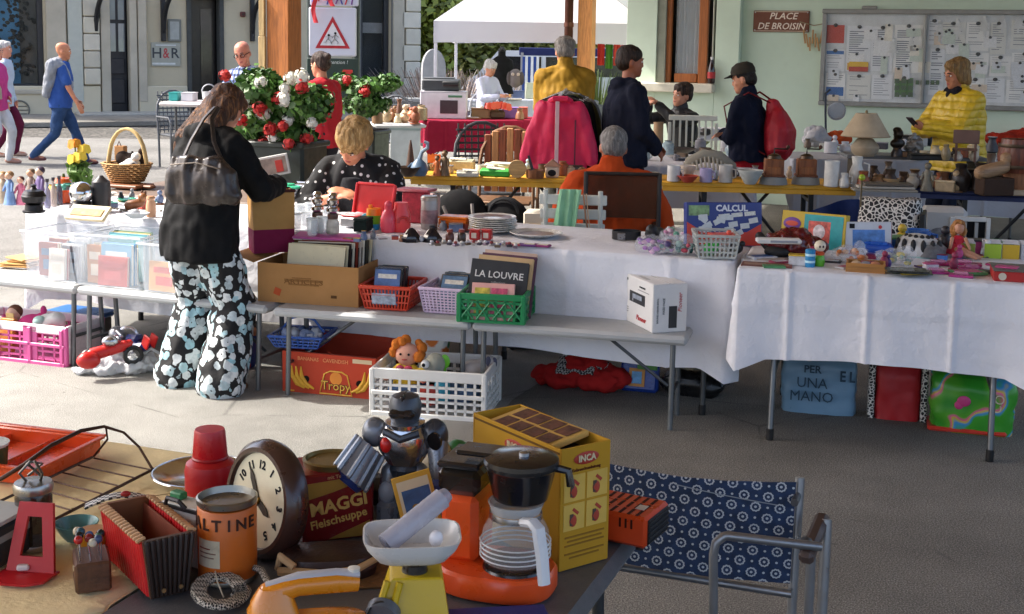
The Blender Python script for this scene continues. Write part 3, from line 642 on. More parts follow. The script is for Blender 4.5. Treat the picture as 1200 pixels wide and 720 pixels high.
# tables, benches, cloths
def scl(p):return(p.y*math.cos(R(PITCH))+(CAMZ-p.z)*math.sin(R(PITCH)))/FOC
def spot(px,py,z):p=at(px,py,z);return p,scl(p)
def it(name,label,cat,px,py,z,rz=HA,group=None):return T(name,label,cat,at(px,py,z),rz,group)
def fb(pl,pr,z):a,c=at(*pl,z),at(*pr,z);d=c-a;return a,math.degrees(math.atan2(d.y,d.x)),d.length
TA,BN,YT,FT=.75,.435,.77,.74
LINEN=None
def clothmat(h,crease=True,rough=.85):
 m,n=newmat('linen_'+h,rough);v=n.obj();c=lin(h)
 n.l(n.ramp(n.noise(v,2.5,4),[(.3,[x*.93 for x in c]),(.7,[min(1,x*1.05)for x in c])]),n.p.inputs['Base Color'])
 w1=n.noise(v,9,6,.62);wr=n.math('ABSOLUTE',n.math('SUBTRACT',n.noise(v,5,3),.5));w2=n.noise(v,300,2);s=n.math('ADD',n.math('ADD',w1,n.math('MULTIPLY',n.math('MINIMUM',wr,.05),1.2)),n.math('MULTIPLY',w2,.08));n.p.inputs['Specular IOR Level'].default_value=.2
 n.bump(s,.5,.028);n.p.inputs['Subsurface Weight'].default_value=.0;return m
def drape(name,label,rz,org,w,d,z,drops,mat,seed=0,amp=.03,freq=9,group=None,creases=True):
 """tablecloth over a w x d top whose front-left corner stands at org; drops = front, right, back, left"""
 r_=random.Random(seed);per=[];NS=420
 L=2*(w+d)
 for i in range(NS):
  s=L*i/NS
  if s<w:p,n_,k=(s,0),(0,-1),0
  elif s<w+d:p,n_,k=(w,s-w),(1,0),1
  elif s<2*w+d:p,n_,k=(w-(s-w-d),d),(0,1),2
  else:p,n_,k=(0,d-(s-2*w-d)),(-1,0),3
# distance to the nearest corner along the edge
  e=min(p[0],w-p[0])if k in(0,2)else min(p[1],d-p[1])
  per.append((s,p,n_,drops[k],e,k))
 rs=[];b=B()
 rs.append([(w/2+(p[0]-w/2)*.02,d/2+(p[1]-d/2)*.02,z)for _,p,*_r in per]);rs.append([(w/2+(p[0]-w/2)*.5,d/2+(p[1]-d/2)*.5,z+.002*math.sin(p[0]*9))for _,p,*_r in per])
 rs.append([(p[0]-n_[0]*.012,p[1]-n_[1]*.012,z)for _,p,n_,*_r in per]);NR=18
 for j in range(NR+1):
  row=[]
  for s,p,n_,dr,e,k in per:
   q=j/NR;corner=max(0,1-e/.13);drop=dr+corner*(.07 if dr>.4 else .05)+.012*math.sin(s*5+seed)
   fold=(math.sin(s*freq+seed)+.6*math.sin(s*freq*2.3+1.7*seed)+.5*noise.noise((s*4,q*2,seed)))*amp*q**.8+corner*.05*q
   cz=0
   if creases:
    for g in(.22,.55,.9,1.3,1.75,2.2,2.7,3.2,3.7):
     cz+=.014*math.exp(-((s-g)/.011)**2)
    cz+=.007*math.exp(-((q-.38)/.04)**2)+.005*noise.noise((s*7,q*5,seed+4))*q
   o=.006+fold*.5+amp*.5*q+cz;row.append((p[0]+n_[0]*o,p[1]+n_[1]*o,z-.004-drop*q))
  rs.append(row)
 b.rings(rs,cap1=False);return O(name,label,'tablecloth',b,mat,org,rz,group,sharp=80)
def legbar(b,a,c,r=.013,n=10):b.cyl(a,c,r,n=n)
GPL=M('b9bab8',.5,var=.05,bump=.25,bsc=160);DST=M('55585a',.4,.7)
def foldtable(name,label,org,rz,w,d,z,group=None,cat='table',top=GPL,legm=DST,th=.045,spread=.06,foot=True,xs=(.12,.88)):
 t=T(name,label,cat,org,rz,group)
 P(t,'top',B().box((w/2,d/2,z-th/2),(w,d,th),.018),top)
 lg=None
 for q in xs:
  for y_ in(.07,d-.07):
   x_=w*q;b=B();legbar(b,(x_,y_,z-th),(x_,y_+(-spread if y_<d/2 else spread)*.4,0.0 if not foot else .012));o=P(t,'leg',b,legm)
   if foot:P(o,'foot_cap',B().cyl((x_,y_+(-spread if y_<d/2 else spread)*.4,0),(x_,y_+(-spread if y_<d/2 else spread)*.4,.05),.017,n=10),BLACK)
  P(t,'cross_bar',B().cyl((w*q,.06,z*.38),(w*q,d-.06,z*.38),.009,n=8),legm);P(t,'brace',B().cyl((w*q,d/2,z*.38),(w*(q+(.2 if q<.5 else-.2)),d/2,z-th),.008,n=8),legm)
 return t
LINEN=clothmat('dfe0e6')
# left row: cloth-covered table A with a second table behind it, benches in front
aL=at(24,249,TA);foldtable('folding_table','folding table hidden under the long white cloth on the left',U*(-5.0)+V*5.75,HA,3.9,.7,TA-.01,xs=(.05,.35,.66,.975))
drape('tablecloth','long white cloth hanging over the stall table behind the grey benches',HA,U*(-5.05)+V*5.72,3.98,.76,TA,(.5,.5,.3,.45),LINEN,3,.034,6.3)
foldtable('folding_table','bare brown topped table holding the wicker basket',U*(-5.35)+V*6.62,HA,1.35,.8,TA-.01,top=M('6d5c50',.6,var=.2))
# right table B
b0=at(868,314,TA+.004);brz=-16.0
foldtable('folding_table','folding table with grey splayed legs under the right-hand white cloth',b0+Vector((.02,.02,-b0.z)),brz,1.2,.68,TA-.008,legm=M('6a6d70',.35,.8),spread=.3)
drape('tablecloth','crisp creased white cloth over the toy table on the right',brz,Vector((b0.x-.01,b0.y-.01,0)),1.245,.74,TA+.006,(.385,.36,.3,.36),clothmat('e2e3e9'),8,.022,9.3)
# benches
def bench(pl,pr,label):
 a,rz,w=fb(pl,pr,BN);t=T('folding_bench',label,'bench',(a.x,a.y,0),rz,None);G=M('a7aaab',.5,var=.05,bump=.25,bsc=160)
 h=w/2
 for i in(0,1):P(t,'top',B().box((h*(i+.5),.15,BN-.021),(h-.006,.3,.042),.014),G)
 for i,x_ in enumerate((.07,h-.05,h+.05,w-.07)):
  for y_ in(.05,.25):
   P(t,'leg',B().cyl((x_,y_,BN-.04),(x_+(.03 if i in(0,2)else-.03)*0,y_+(-.02 if y_<.1 else .03),0),.0125,n=10),M('6c7072',.4,.6))
  P(t,'cross_bar',B().cyl((x_,.05,.16),(x_,.26,.16),.009,n=8),DST)
 for x_,s in((.1,1),(w-.1,-1)):P(t,'brace',B().cyl((x_,.15,.17),(x_+s*.3,.15,BN-.045),.008,n=8),DST)
 return t
bench((-110,316),(312,359),'long pale grey folding bench carrying the clear plastic boxes')
bench((318,361),(806,396),'long pale grey folding bench carrying the carton and coloured baskets')
ft=it('folded_cardboard','pile of flattened brown cardboard and wood strips on the left bench end','cardboard',14,316,BN+.003)
for i in range(4):P(ft,'sheet',B().box((jit(.02),.1+jit(.02),.012+.013*i),(.2-.02*i,.16,.008),.002,(0,jit(4),jit(14))),M(('b98d55','c9a065','a87c46','d0a970')[i],.8))
# yellow and blue beer-garden tables
def trestle(name,label,org,rz,w,d,z,top):
 t=T(name,label,'table',org,rz)
 P(t,'top',B().box((w/2,d/2,z-.016),(w,d,.032),.006),top);P(t,'rail',B().box((w/2,.02,z-.05),(w-.1,.025,.034),.003).box((w/2,d-.02,z-.05),(w-.1,.025,.034),.003),top)
 for x_,s in((.35,1),(w-.35,-1)):
  for y_ in(.07,d-.07):P(t,'leg',B().box((x_,y_,(z-.06)/2),(.035,.035,z-.06),.004),BLACK)
  P(t,'cross_bar',B().box((x_,d/2,.12),(.03,d-.18,.03),.003),BLACK);P(t,'cross_bar',B().box((x_,d/2,z-.12),(.03,d-.18,.03),.003),BLACK)
  P(t,'brace',B().cyl((x_+s*.02,d/2,.14),(x_+s*.5,d/2,z-.05),.012,n=8),BLACK)
 return t
y0=at(470,205,YT);yrz=-5.4
YEL=M('dca42c',.5,var=.2,sc=4,wear=.3)
ya,yrz,yw=fb((473,210),(1012,224),YT-.03)
trestle('beer_table','long orange-yellow wooden trestle table crowded with ceramics',Vector((ya.x,ya.y,0)),yrz,yw*.55,.52,YT,YEL)
q=ya+(at(1012,224,YT-.03)-ya)*.555
trestle('beer_table','orange-yellow trestle table under the lamp and coffee grinders',Vector((q.x,q.y,0)),yrz,yw*.445,.52,YT,YEL)
ba,brz2,bw=fb((1070,226),(1215,232),YT-.03)
trestle('beer_table','dark blue trestle table end below the wooden barrel',Vector((ba.x,ba.y,0)),brz2,1.6,.52,YT,M('1d2a5e',.5,var=.2))
# crates, cartons, baskets
def lattice(b,o,ux,w,h,nx,nz,bar,th,taper=0):
 """a wall of bars between o and o+ux*w, h tall"""
 o=Vector(o);ux=Vector(ux).normalized();n_=Vector((ux.y,-ux.x,0))
 def seg(p,q,r):
  d=q-p;m_=(p+q)/2;L=d.length
  a=d.normalized();c=n_;e=a.cross(c).normalized()
  vs=[m_+a*(i*L/2)+c*(j*th/2)+e*(k*r/2)for i in(-1,1)for j in(-1,1)for k in(-1,1)]
  b.add(vs,[(0,1,3,2),(4,6,7,5),(0,4,5,1),(2,3,7,6),(0,2,6,4),(1,5,7,3)])
 def pt(s,t):return o+ux*(w*(s+(s-.5)*taper*t))+Vector((0,0,h*t))+n_*(taper*w*.5*t)
 for i in range(nx+1):seg(pt(i/nx,0),pt(i/nx,1),bar)
 for j in range(nz+1):seg(pt(0,j/nz),pt(1,j/nz),bar*1.05)
def crate(name,label,cat,pl,pr,z,d,h,mat,nx,nz,bar,rimm=None,taper=0,rim=.02,th=.006,group=None,handle=False,lowband=0,solid=False):
 a,rz,w=fb(pl,pr,z);t=T(name,label,cat,a,rz,group)
 sides=(((0,0,0),(1,0,0),w,nx),((w,0,0),(0,1,0),d,max(3,int(nx*d/w))),((w,d,0),(-1,0,0),w,nx),((0,d,0),(0,-1,0),d,max(3,int(nx*d/w))))
 for o,ux,L,k in sides:
  b=B();lattice(b,Vector(o)+Vector((0,0,.01)),ux,L,h-.02,k,nz,bar,th,taper)
  if solid:pass
  P(t,'side_panel',b,mat)
 P(t,'floor',B().box((w/2,d/2,.008),(w-.004,d-.004,.012),.003),mat)
 e=taper*w*.5;b=B();rm=rimm or mat
 x0_,x1_,y0_,y1_=-e,w+e,-e,d+e
 b.box(((x0_+x1_)/2,y0_,h-rim/2),(x1_-x0_+.014,.016,rim),.004).box(((x0_+x1_)/2,y1_,h-rim/2),(x1_-x0_+.014,.016,rim),.004).box((x0_,(y0_+y1_)/2,h-rim/2),(.016,y1_-y0_-.017,rim),.004).box((x1_,(y0_+y1_)/2,h-rim/2),(.016,y1_-y0_-.017,rim),.004)
 P(t,'rim',b,rm)
 if not taper:
  for x_ in(0,w):
   for y_ in(0,d):P(t,'corner_post',B().box((x_,y_,h/2),(.024,.024,h-.006),.005),mat)
 return t,w
CARD=M('a87c4c',.85,var=.1,sc=5,bump=.12,bsc=120,wear=.06)
def carton(name,label,cat,pl,pr,z,d,h,mat,open_=False,flaps=False,group=None,rz=None):
 a,r0,w=fb(pl,pr,z);t=T(name,label,cat,a,r0 if rz is None else rz,group);th=.005
 if open_:
  P(t,'front',B().box((w/2,th/2,h/2),(w,th,h),.001),mat);P(t,'back',B().box((w/2,d-th/2,h/2),(w,th,h),.001),mat)
  P(t,'side',B().box((th/2,d/2,h/2),(th,d-2*th-.001,h),.001),mat);P(t,'side',B().box((w-th/2,d/2,h/2),(th,d-2*th-.001,h),.001),mat);P(t,'base',B().box((w/2,d/2,.006),(w-2*th-.002,d-2*th-.002,.008)),mat)
 else:P(t,'body',B().box((w/2,d/2,h/2),(w,d,h),.004),mat)
 return t,w
def book(t,c,w,d,h,mat,rot=(0,0,0),name='book'):
 """standing or lying volume: covers and page block"""
 E=Euler(tuple(R(a)for a in rot)).to_matrix();
 o=P(t,name,B().box((0,0,0),(w-.006,d-.006,h-.004)),PAPER);o.location=c;o.rotation_euler=Euler(tuple(R(a)for a in rot))
 P(o,'cover',B().box((0,0,h/2-.001),(w,d,.003),.0008).box((0,0,-h/2+.001),(w,d,.003),.0008).box((-w/2+.0015,0,0),(.003,d,h-.004)),mat);return o
def books_row(parent_pt,rz,n,w,h,cols,rnd,label,cat='books',lean=8,thick=(.008,.022),depth=.14,name='book',group=None,ax='y'):
 """separate upright books filed one behind another, each its own thing"""
 y_=0;M_=Matrix.Rotation(R(rz),4,'Z')
 for i in range(n):
  th=rnd.uniform(*thick);hh=h*rnd.uniform(.82,1.05);ww=w*rnd.uniform(.85,1.0)
  lab=label(i)if callable(label)else label
  off=M_@(Vector((jit(.01),y_+th/2,hh/2))if ax=='y' else Vector((y_+th/2,jit(.01),hh/2)))
  c_=M(cols[i%len(cols)],.5,var=.12);t=T(name,lab,cat,parent_pt+off,rz,group)
  b=B();r=(lean,0,0)if ax=='y' else(0,lean,90)
  e=Euler(tuple(R(a)for a in r)).to_matrix().to_4x4();b.X=e;b.box((0,0,0),(ww-.006,th-.003,hh-.006));P(t,'pages',b,PAPER)
  b=B();b.X=e;b.box((0,-th/2,0),(ww,.002,hh),.0005).box((0,th/2,0),(ww,.002,hh),.0005).box((0,0,hh/2-.001),(ww*.02,th,.002));P(t,'cover',b,c_)
  b=B();b.X=e;b.box((0,-th/2-.0016,hh*.22),(ww*.7,.0008,hh*.2)).box((0,-th/2-.0016,-hh*.15),(ww*.55,.0008,hh*.3));P(t,'cover_print',b,M(cols[(i+2)%len(cols)],.5),kind=None)
  y_+=th+.002
# goods on the benches
rb=random.Random(11);ORD='first second third fourth fifth sixth seventh eighth ninth tenth eleventh twelfth thirteenth fourteenth fifteenth'.split()
PASTEL=['5fa0c8','c85a4a','e0b450','6aa58a','d9d4c8','3f5d94']
TUB=clear('e4ecf4',.2,.2)
def tub(pl,pr,d,h,label,bookspec,tz=BN):
 a,rz,w=fb(pl,pr,tz);t=T('storage_tub',label,'plastic box',a,rz,'clear plastic boxes on the left bench');e=.022;th=.003
 for(x0_,y0_,x1_,y1_)in((0,0,w,0),(w,0,w,d),(w,d,0,d),(0,d,0,0)):
  cx_,cy_=w/2,d/2
  def g(x_,y_,k):return(x_+(1 if x_>cx_ else-1)*e*k,y_+(1 if y_>cy_ else-1)*e*k)
  b=B();p0,p1,q0,q1=g(x0_,y0_,0),g(x1_,y1_,0),g(x0_,y0_,1),g(x1_,y1_,1)
  b.sheet(lambda u,v:(p0[0]+(p1[0]-p0[0])*u+(q0[0]-p0[0])*v,p0[1]+(p1[1]-p0[1])*u+(q0[1]-p0[1])*v,.006+(h-.006)*v+.0*u),6,4,th);P(t,'side_wall',b,TUB)
 P(t,'floor',B().box((w/2,d/2,.004),(w,d,.006),.002),TUB)
 r_=[(-e,-e,h),(w+e,-e,h),(w+e,d+e,h),(-e,d+e,h)];P(t,'rim',B().tube(r_,.007,6,True),clear('eef2f8',.6,.2))
 M_=Matrix.Rotation(R(rz),4,'Z')
 for(fx,fy,n_,bw,bh,cols,lab,ln,ax)in bookspec:books_row(a+M_@Vector((w*fx,d*fy,.01)),rz,n_,bw,bh,cols,rb,lab,lean=ln,ax=ax,group='books filed in the clear plastic boxes')
 return t
tub((33,327),(88,333),.3,.26,'clear plastic box of pale books at the left end of the bench',[(.25,.25,6,.13,.19,['8a4a42','d8d2c4','4a6a8a','c8b48a'],lambda i:ORD[i]+' book on the left of the leftmost clear box',0,'y'),(.62,.04,2,.12,.17,['d9cfc4','b84a42','c9c2b4'],lambda i:ORD[i]+' red and white children book standing in the leftmost clear box',-4,'y'),(.75,.2,7,.13,.2,['4a4a52','d8d8d8','6a7a8a'],lambda i:ORD[i]+' slim grey spined book filed in the leftmost clear box',0,'y')])
tub((91,334),(164,341),.32,.27,'clear plastic box holding a red picture book between two other tubs',[(.58,.03,1,.2,.15,['c4564a','4c7ab0','d0605a'],'coral red picture book pressed against the front of the middle clear box',-3,'y'),(.55,.1,3,.22,.21,['7fb0cc','4c8ab8','d8dde0'],lambda i:ORD[i]+' blue large format book behind the coral book in the middle clear box',-2,'y'),(.2,.12,6,.11,.2,['b8845a','6a8a9a','d8d0c0'],lambda i:ORD[i]+' narrow book on the left of the middle clear box',0,'y'),(.5,.5,5,.24,.28,['8fc0c4','5a9aa8','c8b070','547a60'],lambda i:ORD[i]+' tall teal book sticking up at the back of the middle clear box',0,'y')])
tub((169,342),(226,349),.3,.25,'clear plastic box partly hidden behind the standing woman',[(.42,.04,1,.2,.17,['cf9a5a','4a7aa8','c84a3a'],'picture book with blue and orange panels in the clear box beside the woman',-3,'y'),(.5,.3,4,.2,.2,['8aa8b8','d4d0c8','5a6a8a'],lambda i:ORD[i]+' pale book at the back of the clear box beside the woman',0,'y')])
bf=it('wide_book','wide pale card book lying on the cloth behind the clear boxes','book',104,263,TA-.03,HA)
P(bf,'cover',B().box((0,.0,.06),(.25,.02,.1),.003,(-50,0,0)),M('d8c9a4',.6));P(bf,'print',B().box((-.0,-.012,.068),(.2,.002,.05),0,(-50,0,0)),M('b5894a',.6,var=.5,sc=30))
# brown carton with record sleeves
ct,cw=carton('cardboard_box','large open brown cardboard box filled with record sleeves on the bench','box',(302,353),(420,361),BN,.3,.195,CARD,True)
P(ct,'flap',B().sheet(lambda u,v:(-.02-.13*v,.3*u,.195+.05*v-.02*v*v),4,4,.004),CARD)
P(ct,'flap',B().sheet(lambda u,v:(cw*(.02+.3*u),.3-.002+.02*v,.195+.08*v),4,3,.004),CARD)
P(ct,'faded_print',B().box((cw*.46,-.0012,.115),(.2,.0008,.012)).box((cw*.46,-.0012,.095),(.16,.0008,.008)).box((cw*.44,-.0012,.127),(.1,.0008,.006)),M('8a6238',.9,var=.3,sc=60))
words('ARTICLES',.034,M('7c562f',.9),ct,(cw*.46,-.0018,.108),sx=1.4);P(ct,'tape',B().box((cw*.2,-.0012,.055),(.035,.001,.035),.0004,(0,20,0)),M('b4502a',.7));P(ct,'hand_hole',B().box((cw*.76,-.0012,.045),(.03,.001,.014)),M('5c4026',.9))
Mr=Matrix.Rotation(ct.rotation_euler.z,4,'Z')
for i in range(9):
 c_=('e2d9b8','ddd2ae','3a2d28','e6dfc6','8a3a2a','d0c8b8','e8e2d0','4a4a40','d8cfae')[i];p=ct.location+Mr@Vector((.27+.01*i,.05+.02*i,.01));n_='wide cream record sleeve at the front of the carton' if i==0 else ORD[i]+' record sleeve from the front in the cardboard box'
 t=T('record_sleeve',n_,'record sleeve',p,math.degrees(ct.rotation_euler.z),None if i==0 else 'sleeves filed in the carton');P(t,'sleeve',B().box((0,.03,.135+.003*i),(.30,.008,.27),.001,(-9,jit(2),0)),M(c_,.7,var=.06,wear=.15 if i==0 else 0));P(t,'record_edge',B().box((.151,.03,.135),(.004,.003,.24),0,(-9,0,0)),INK)
t=T('pink_folder','bright pink thin folder lying on top of the record sleeves','folder',ct.location+Mr@Vector((.27,.24,.29)),math.degrees(ct.rotation_euler.z));P(t,'cover',B().box((0,0,.012),(.34,.1,.012),.003,(8,0,0)),M('d86ab0',.5));P(t,'pages',B().box((0,.0,.003),(.33,.09,.004),0,(8,0,0)),PAPER)
# red and lilac perforated baskets with DVDs
def dvds(org,rz,n_,cols,lab,group,ln=-14,w=.135,h=.18,th=.015):
 for i in range(n_):
  t=T('dvd_case',lab(i)if callable(lab)else lab,'dvd',org+Matrix.Rotation(R(rz),4,'Z')@Vector((jit(.012),.021*i,0)),rz,group);e=(ln,0,jit(3));b=B();b.X=Euler(tuple(R(a)for a in e)).to_matrix().to_4x4()
  b.box((0,0,h/2),(w,th-.002,h),.002);P(t,'case',b,M('1e2024',.3));b=B();b.X=Euler(tuple(R(a)for a in e)).to_matrix().to_4x4();b.box((0,-th/2-.0012,h/2),(w-.008,.001,h-.008)).box((0,0,h+.0006),(w-.01,th-.004,.001));P(t,'inlay',b,M(cols[i%len(cols)],.35,var=.45,sc=24));b=B();b.X=Euler(tuple(R(a)for a in e)).to_matrix().to_4x4();b.box((0,-th/2-.0024,h*.8),(w*.7,.001,h*.12));P(t,'title',b,M('d8d4c8',.4,var=.3,sc=60))
DV=['4a6aa0','8a8fa0','b8b4a8','5a3a34','34465c','c4b890']
rbk,rw=crate('plastic_basket','orange-red slotted plastic basket of DVDs on the bench','basket',(428,363),(477,366),BN,.24,.125,plast('c23a20'),14,3,.007,taper=.2,rim=.018,th=.004,lowband=1)
Mr=Matrix.Rotation(rbk.rotation_euler.z,4,'Z');dvds(rbk.location+Mr@Vector((rw*.42,.05,.012)),math.degrees(rbk.rotation_euler.z),6,DV,lambda i:ORD[i]+' DVD from the front in the orange-red basket','DVDs in the orange-red basket')
P(rbk,'side_label',B().box((rw*.46,-.012,.06),(.12,.002,.055),.001,(9,0,0)),M('9aa4b4',.5,var=.6,sc=40))
lbk,lw_=crate('plastic_basket','pale lilac perforated plastic basket of DVDs on the bench','basket',(497,367),(550,371),BN,.24,.13,plast('c9b4cf'),13,8,.0065,taper=.16,rim=.014,th=.004)
Mr=Matrix.Rotation(lbk.rotation_euler.z,4,'Z');dvds(lbk.location+Mr@Vector((lw_*.5,.03,.012)),math.degrees(lbk.rotation_euler.z),7,['5a7a9a','b4a48a','2c5a7a','8ca0b0','c9c0b0','4a8aa8'],lambda i:ORD[i]+' DVD from the front leaning in the pale lilac basket','DVDs in the lilac basket',-32)
# green folding crate with art books
GC=plast('12804a',.4)
gcr,gw2=crate('folding_crate','bright green lattice folding crate holding large art books','crate',(538,378),(613,382),BN,.28,.14,GC,7,4,.012,rim=.03,th=.01)
Mr=Matrix.Rotation(gcr.rotation_euler.z,4,'Z');gz=math.degrees(gcr.rotation_euler.z)
for i in range(4):P(gcr,'cross_strut',B().cyl((gw2*(i+.1)/4,-.006,.02),(gw2*(i+.9)/4,-.006,.10),.0045,n=6).cyl((gw2*(i+.9)/4,-.006,.02),(gw2*(i+.1)/4,-.006,.10),.0045,n=6),GC)
for i,(lab,c_,h_,w_,x_)in enumerate((('dark grey art book with a pale title in the green crate','2b2c2e',.27,.27,.15),('large cream covered book behind the dark art book','c9a878',.285,.26,.17),('tall plum spined book at the back of the green crate','5a3448',.29,.26,.18),('pale pink and cream book at the rear of the green crate','d8b8a0',.3,.25,.18))):
 t=T('art_book',lab,'book',gcr.location+Mr@Vector((x_,.075+.032*i,.012)),gz);e=Euler((R(-20),R(3),0)).to_matrix().to_4x4();b=B();b.X=e;b.box((0,0,h_/2),(w_-.01,.022,h_-.008));P(t,'pages',b,PAPER);b=B();b.X=e;b.box((0,-.0125,h_/2),(w_,.003,h_),.001).box((0,.0125,h_/2),(w_,.003,h_),.001).box((-w_/2,0,h_/2),(.003,.028,h_),.001);P(t,'cover',b,M(c_,.45))
 if i==0:
  k_=Euler((R(-20),R(3),0)).to_matrix();words('LA LOUVRE',.045,M('d8d6d0',.6),t,k_@Vector((0,-.0152,.20)),(70,3,0),bold=.0004);words('collections',.016,M('a8a6a0',.6),t,k_@Vector((0,-.0152,.165)),(70,3,0))
t=T('picture_book','pink and cream picture book in front of the dark art book','book',gcr.location+Mr@Vector((.15,.035,.012)),gz);b=B().box((0,0,.085),(.2,.016,.17),.002,(-14,0,0));P(t,'cover',b,M('e0a49a',.5));P(t,'print',B().box((-.05,-.009,.09),(.07,.002,.12),0,(-14,0,0)),M('c8b040',.5,var=.7,sc=30));P(t,'print',B().box((.03,-.0095,.09),(.075,.002,.12),0,(-14,0,0)),M('d64a6a',.5,var=.7,sc=30))
# white car-radio carton
a=at(729,373,BN);pioneer,pw=carton('radio_carton','white car radio carton with black and red print at the bench end','box',(729,373),(764,391),BN,.17,.222,M('d9d8d6',.6,var=.03,wear=.08))
DKP=M('26262a',.5);RDP=M('b8242a',.5)
P(pioneer,'radio_picture',B().box((pw*.5,-.001,.128),(pw*.5,.0012,.05)),DKP);P(pioneer,'radio_display',B().box((pw*.5,-.002,.133),(pw*.3,.0012,.02)),M('8a93a0',.4,var=.5,sc=40));P(pioneer,'knob_print',B().box((pw*.36,-.0021,.115),(.012,.001,.012)),STEEL)
words('Pioneer',.034,RDP,pioneer,(pw*.64,-.0012,.04),shear=.2,bold=.0005);words('CD RECEIVER',.011,DKP,pioneer,(pw*.66,-.0012,.185));words('DEH',.016,DKP,pioneer,(pw*.14,-.0012,.20))
P(pioneer,'text_lines',B().box((pw*.14,-.001,.06),(pw*.15,.001,.004)).box((pw*.14,-.001,.05),(pw*.15,.001,.004)).box((pw*.14,-.001,.07),(pw*.15,.001,.004)).box((pw*.7,-.001,.17),(pw*.35,.001,.003)),M('8a8a8c'))
P(pioneer,'radio_picture',B().box((pw+.001,.1,.07),(.0012,.04,.1)),DKP);words('Pioneer',.028,RDP,pioneer,(pw+.0012,.135,.135),(90,-90,90),shear=.2);words('SOUND.VISION.SOUL',.012,DKP,pioneer,(pw+.0012,.025,.1),(90,-90,90));words('FIXED FACE',.014,DKP,pioneer,(pw+.0012,.055,.12),(90,-90,90))
P(pioneer,'top_flap',B().box((pw*.5,.085,.2225),(pw*.96,.004,.002)).box((pw*.5,.03,.2226),(pw*.3,.02,.001)),M('b5b4b2'))
# on the ground in front and under
PK=plast('d05a98',.4);PKW=plast('e6e0e2',.4)
pcr,pkw=crate('folding_crate','pink folding crate with white handles full of dolls and toys','crate',(-40,417),(78,431),0,.3,.215,PK,9,6,.01,PKW,rim=.045,th=.008)
for i in range(4):P(pcr,'rib',B().box((pkw*(.04+.31*i),-.012,.1),(.022,.014,.2),.004),PK)
P(pcr,'rib',B().box((pkw/2,-.013,.11),(pkw,.012,.018),.003).box((pkw/2,-.013,.012),(pkw,.012,.022),.003),PK);P(pcr,'solid_panel',B().box((pkw*.66,-.004,.11),(.09,.008,.19),.002),PK);P(pcr,'end_panel',B().box((pkw+.006,.15,.1),(.006,.28,.17),.002),M('dccfd3',.5,var=.1,sc=60))
Mr=Matrix.Rotation(pcr.rotation_euler.z,4,'Z');pl_=lambda x_,y_,z_:pcr.location+Mr@Vector((x_,y_,z_))
def blobtoy(name,label,cat,loc,rz,blobs,group=None,voxel=.008,sm=3):
 t=T(name,label,cat,loc,rz,group)
 for nm,bl_,m_ in blobs:
  b=B(10)
  for c,r in bl_:b.ell(c,r)
  skin(nm,b,m_,t,voxel,smooth=sm)
 return t
blobtoy('plush_toy','soft beige doll leaning in the pink crate','plush toy',pl_(.22,.12,.02),-20,[('body',[((0,0,.1),(.05,.045,.09))],M('b48a72',.9)),('head',[((0,0,.2),(.04,.04,.045))],M('d8b098',.8)),('hair',[((0,.015,.215),(.043,.04,.04))],M('6a4a38',.9))],None)
blobtoy('plush_toy','bright pink round plush ball in the pink crate','plush toy',pl_(.33,.14,.06),0,[('body',[((0,0,.1),(.09,.07,.07)),((.05,0,.14),(.04,.04,.04))],cloth('c8407c')),('ear',[((.06,0,.19),(.02,.015,.03))],cloth('c8407c'))])
blobtoy('plush_toy','white and mint plush toy at the right of the pink crate','plush toy',pl_(.46,.12,.06),0,[('body',[((0,0,.13),(.08,.07,.06)),((.04,-.02,.16),(.05,.05,.04))],cloth('d8d8d4')),('patch',[((-.04,-.04,.15),(.04,.03,.035))],cloth('a8c8c0'))])
t=T('toy_block','orange printed toy pack standing in the pink crate','toy',pl_(.24,.05,.02),-20);P(t,'pack',B().box((0,0,.1),(.09,.03,.19),.004,(-8,0,0)),M('d08a3a',.5,var=.5,sc=25));P(t,'flap',B().box((0,.02,.205),(.05,.004,.03)),M('c8b070'))
t=T('red_toy_car','small red toy car on the rim end of the pink crate','toy car',pl_(.53,.04,.17),15);P(t,'body',B().box((0,0,.02),(.06,.04,.03),.008),RED);P(t,'wheel',B().cyl((-.018,-.022,.006),(-.018,-.016,.006),.009).cyl((.018,-.022,.006),(.018,-.016,.006),.009),BLACK)
t=it('blue_tray','flat blue plastic tray on the floor under the left bench','tray',80,372,.12,HA);P(t,'tray',B().box((0,.1,0),(.34,.2,.03),.01),plast('2a62a8'));P(t,'rim',B().box((0,.1,.018),(.36,.22,.008),.003),plast('2f6cb4'));P(t,'support',B().box((0,.1,-.07),(.3,.18,.1)),M('5c5148'))
# bag of toys on the floor
def bag(name,label,cat,px,py,w,d,h,mat,rz=HA,z=0,slump=.1,group=None,parts=(),seed=0,top=.8,nseg=14,pname='sack'):
 t=it(name,label,cat,px,py,z,rz,group);b=B();r_=random.Random(seed);rs=[]
 for j in range(nseg+1):
  q=j/nseg;row=[];k=1-(1-top)*q;bulge=1+slump*math.sin(q*3.1)
  for i in range(48):
   a=6.28318*i/48;x,y=math.cos(a),math.sin(a);e=(abs(x)**5+abs(y)**5)**-.2
   nz_=1+.09*noise.noise((x*3+seed,y*3,q*5))+.05*noise.noise((x*9+seed,y*9,q*11));row.append((x*e*w/2*bulge*nz_,y*e*d/2*(bulge if q<.8 else bulge*(1-(q-.8)*2.2))*nz_,h*q+.02*noise.noise((x*2,y*2,seed+q))*q))
  rs.append(row)
 b.rings(rs);P(t,pname,b,mat,sharp=75);return t
pbg=it('plastic_bag','crumpled white plastic bag on the ground below the bench','bag',143,437,0,10)
b=B(12)
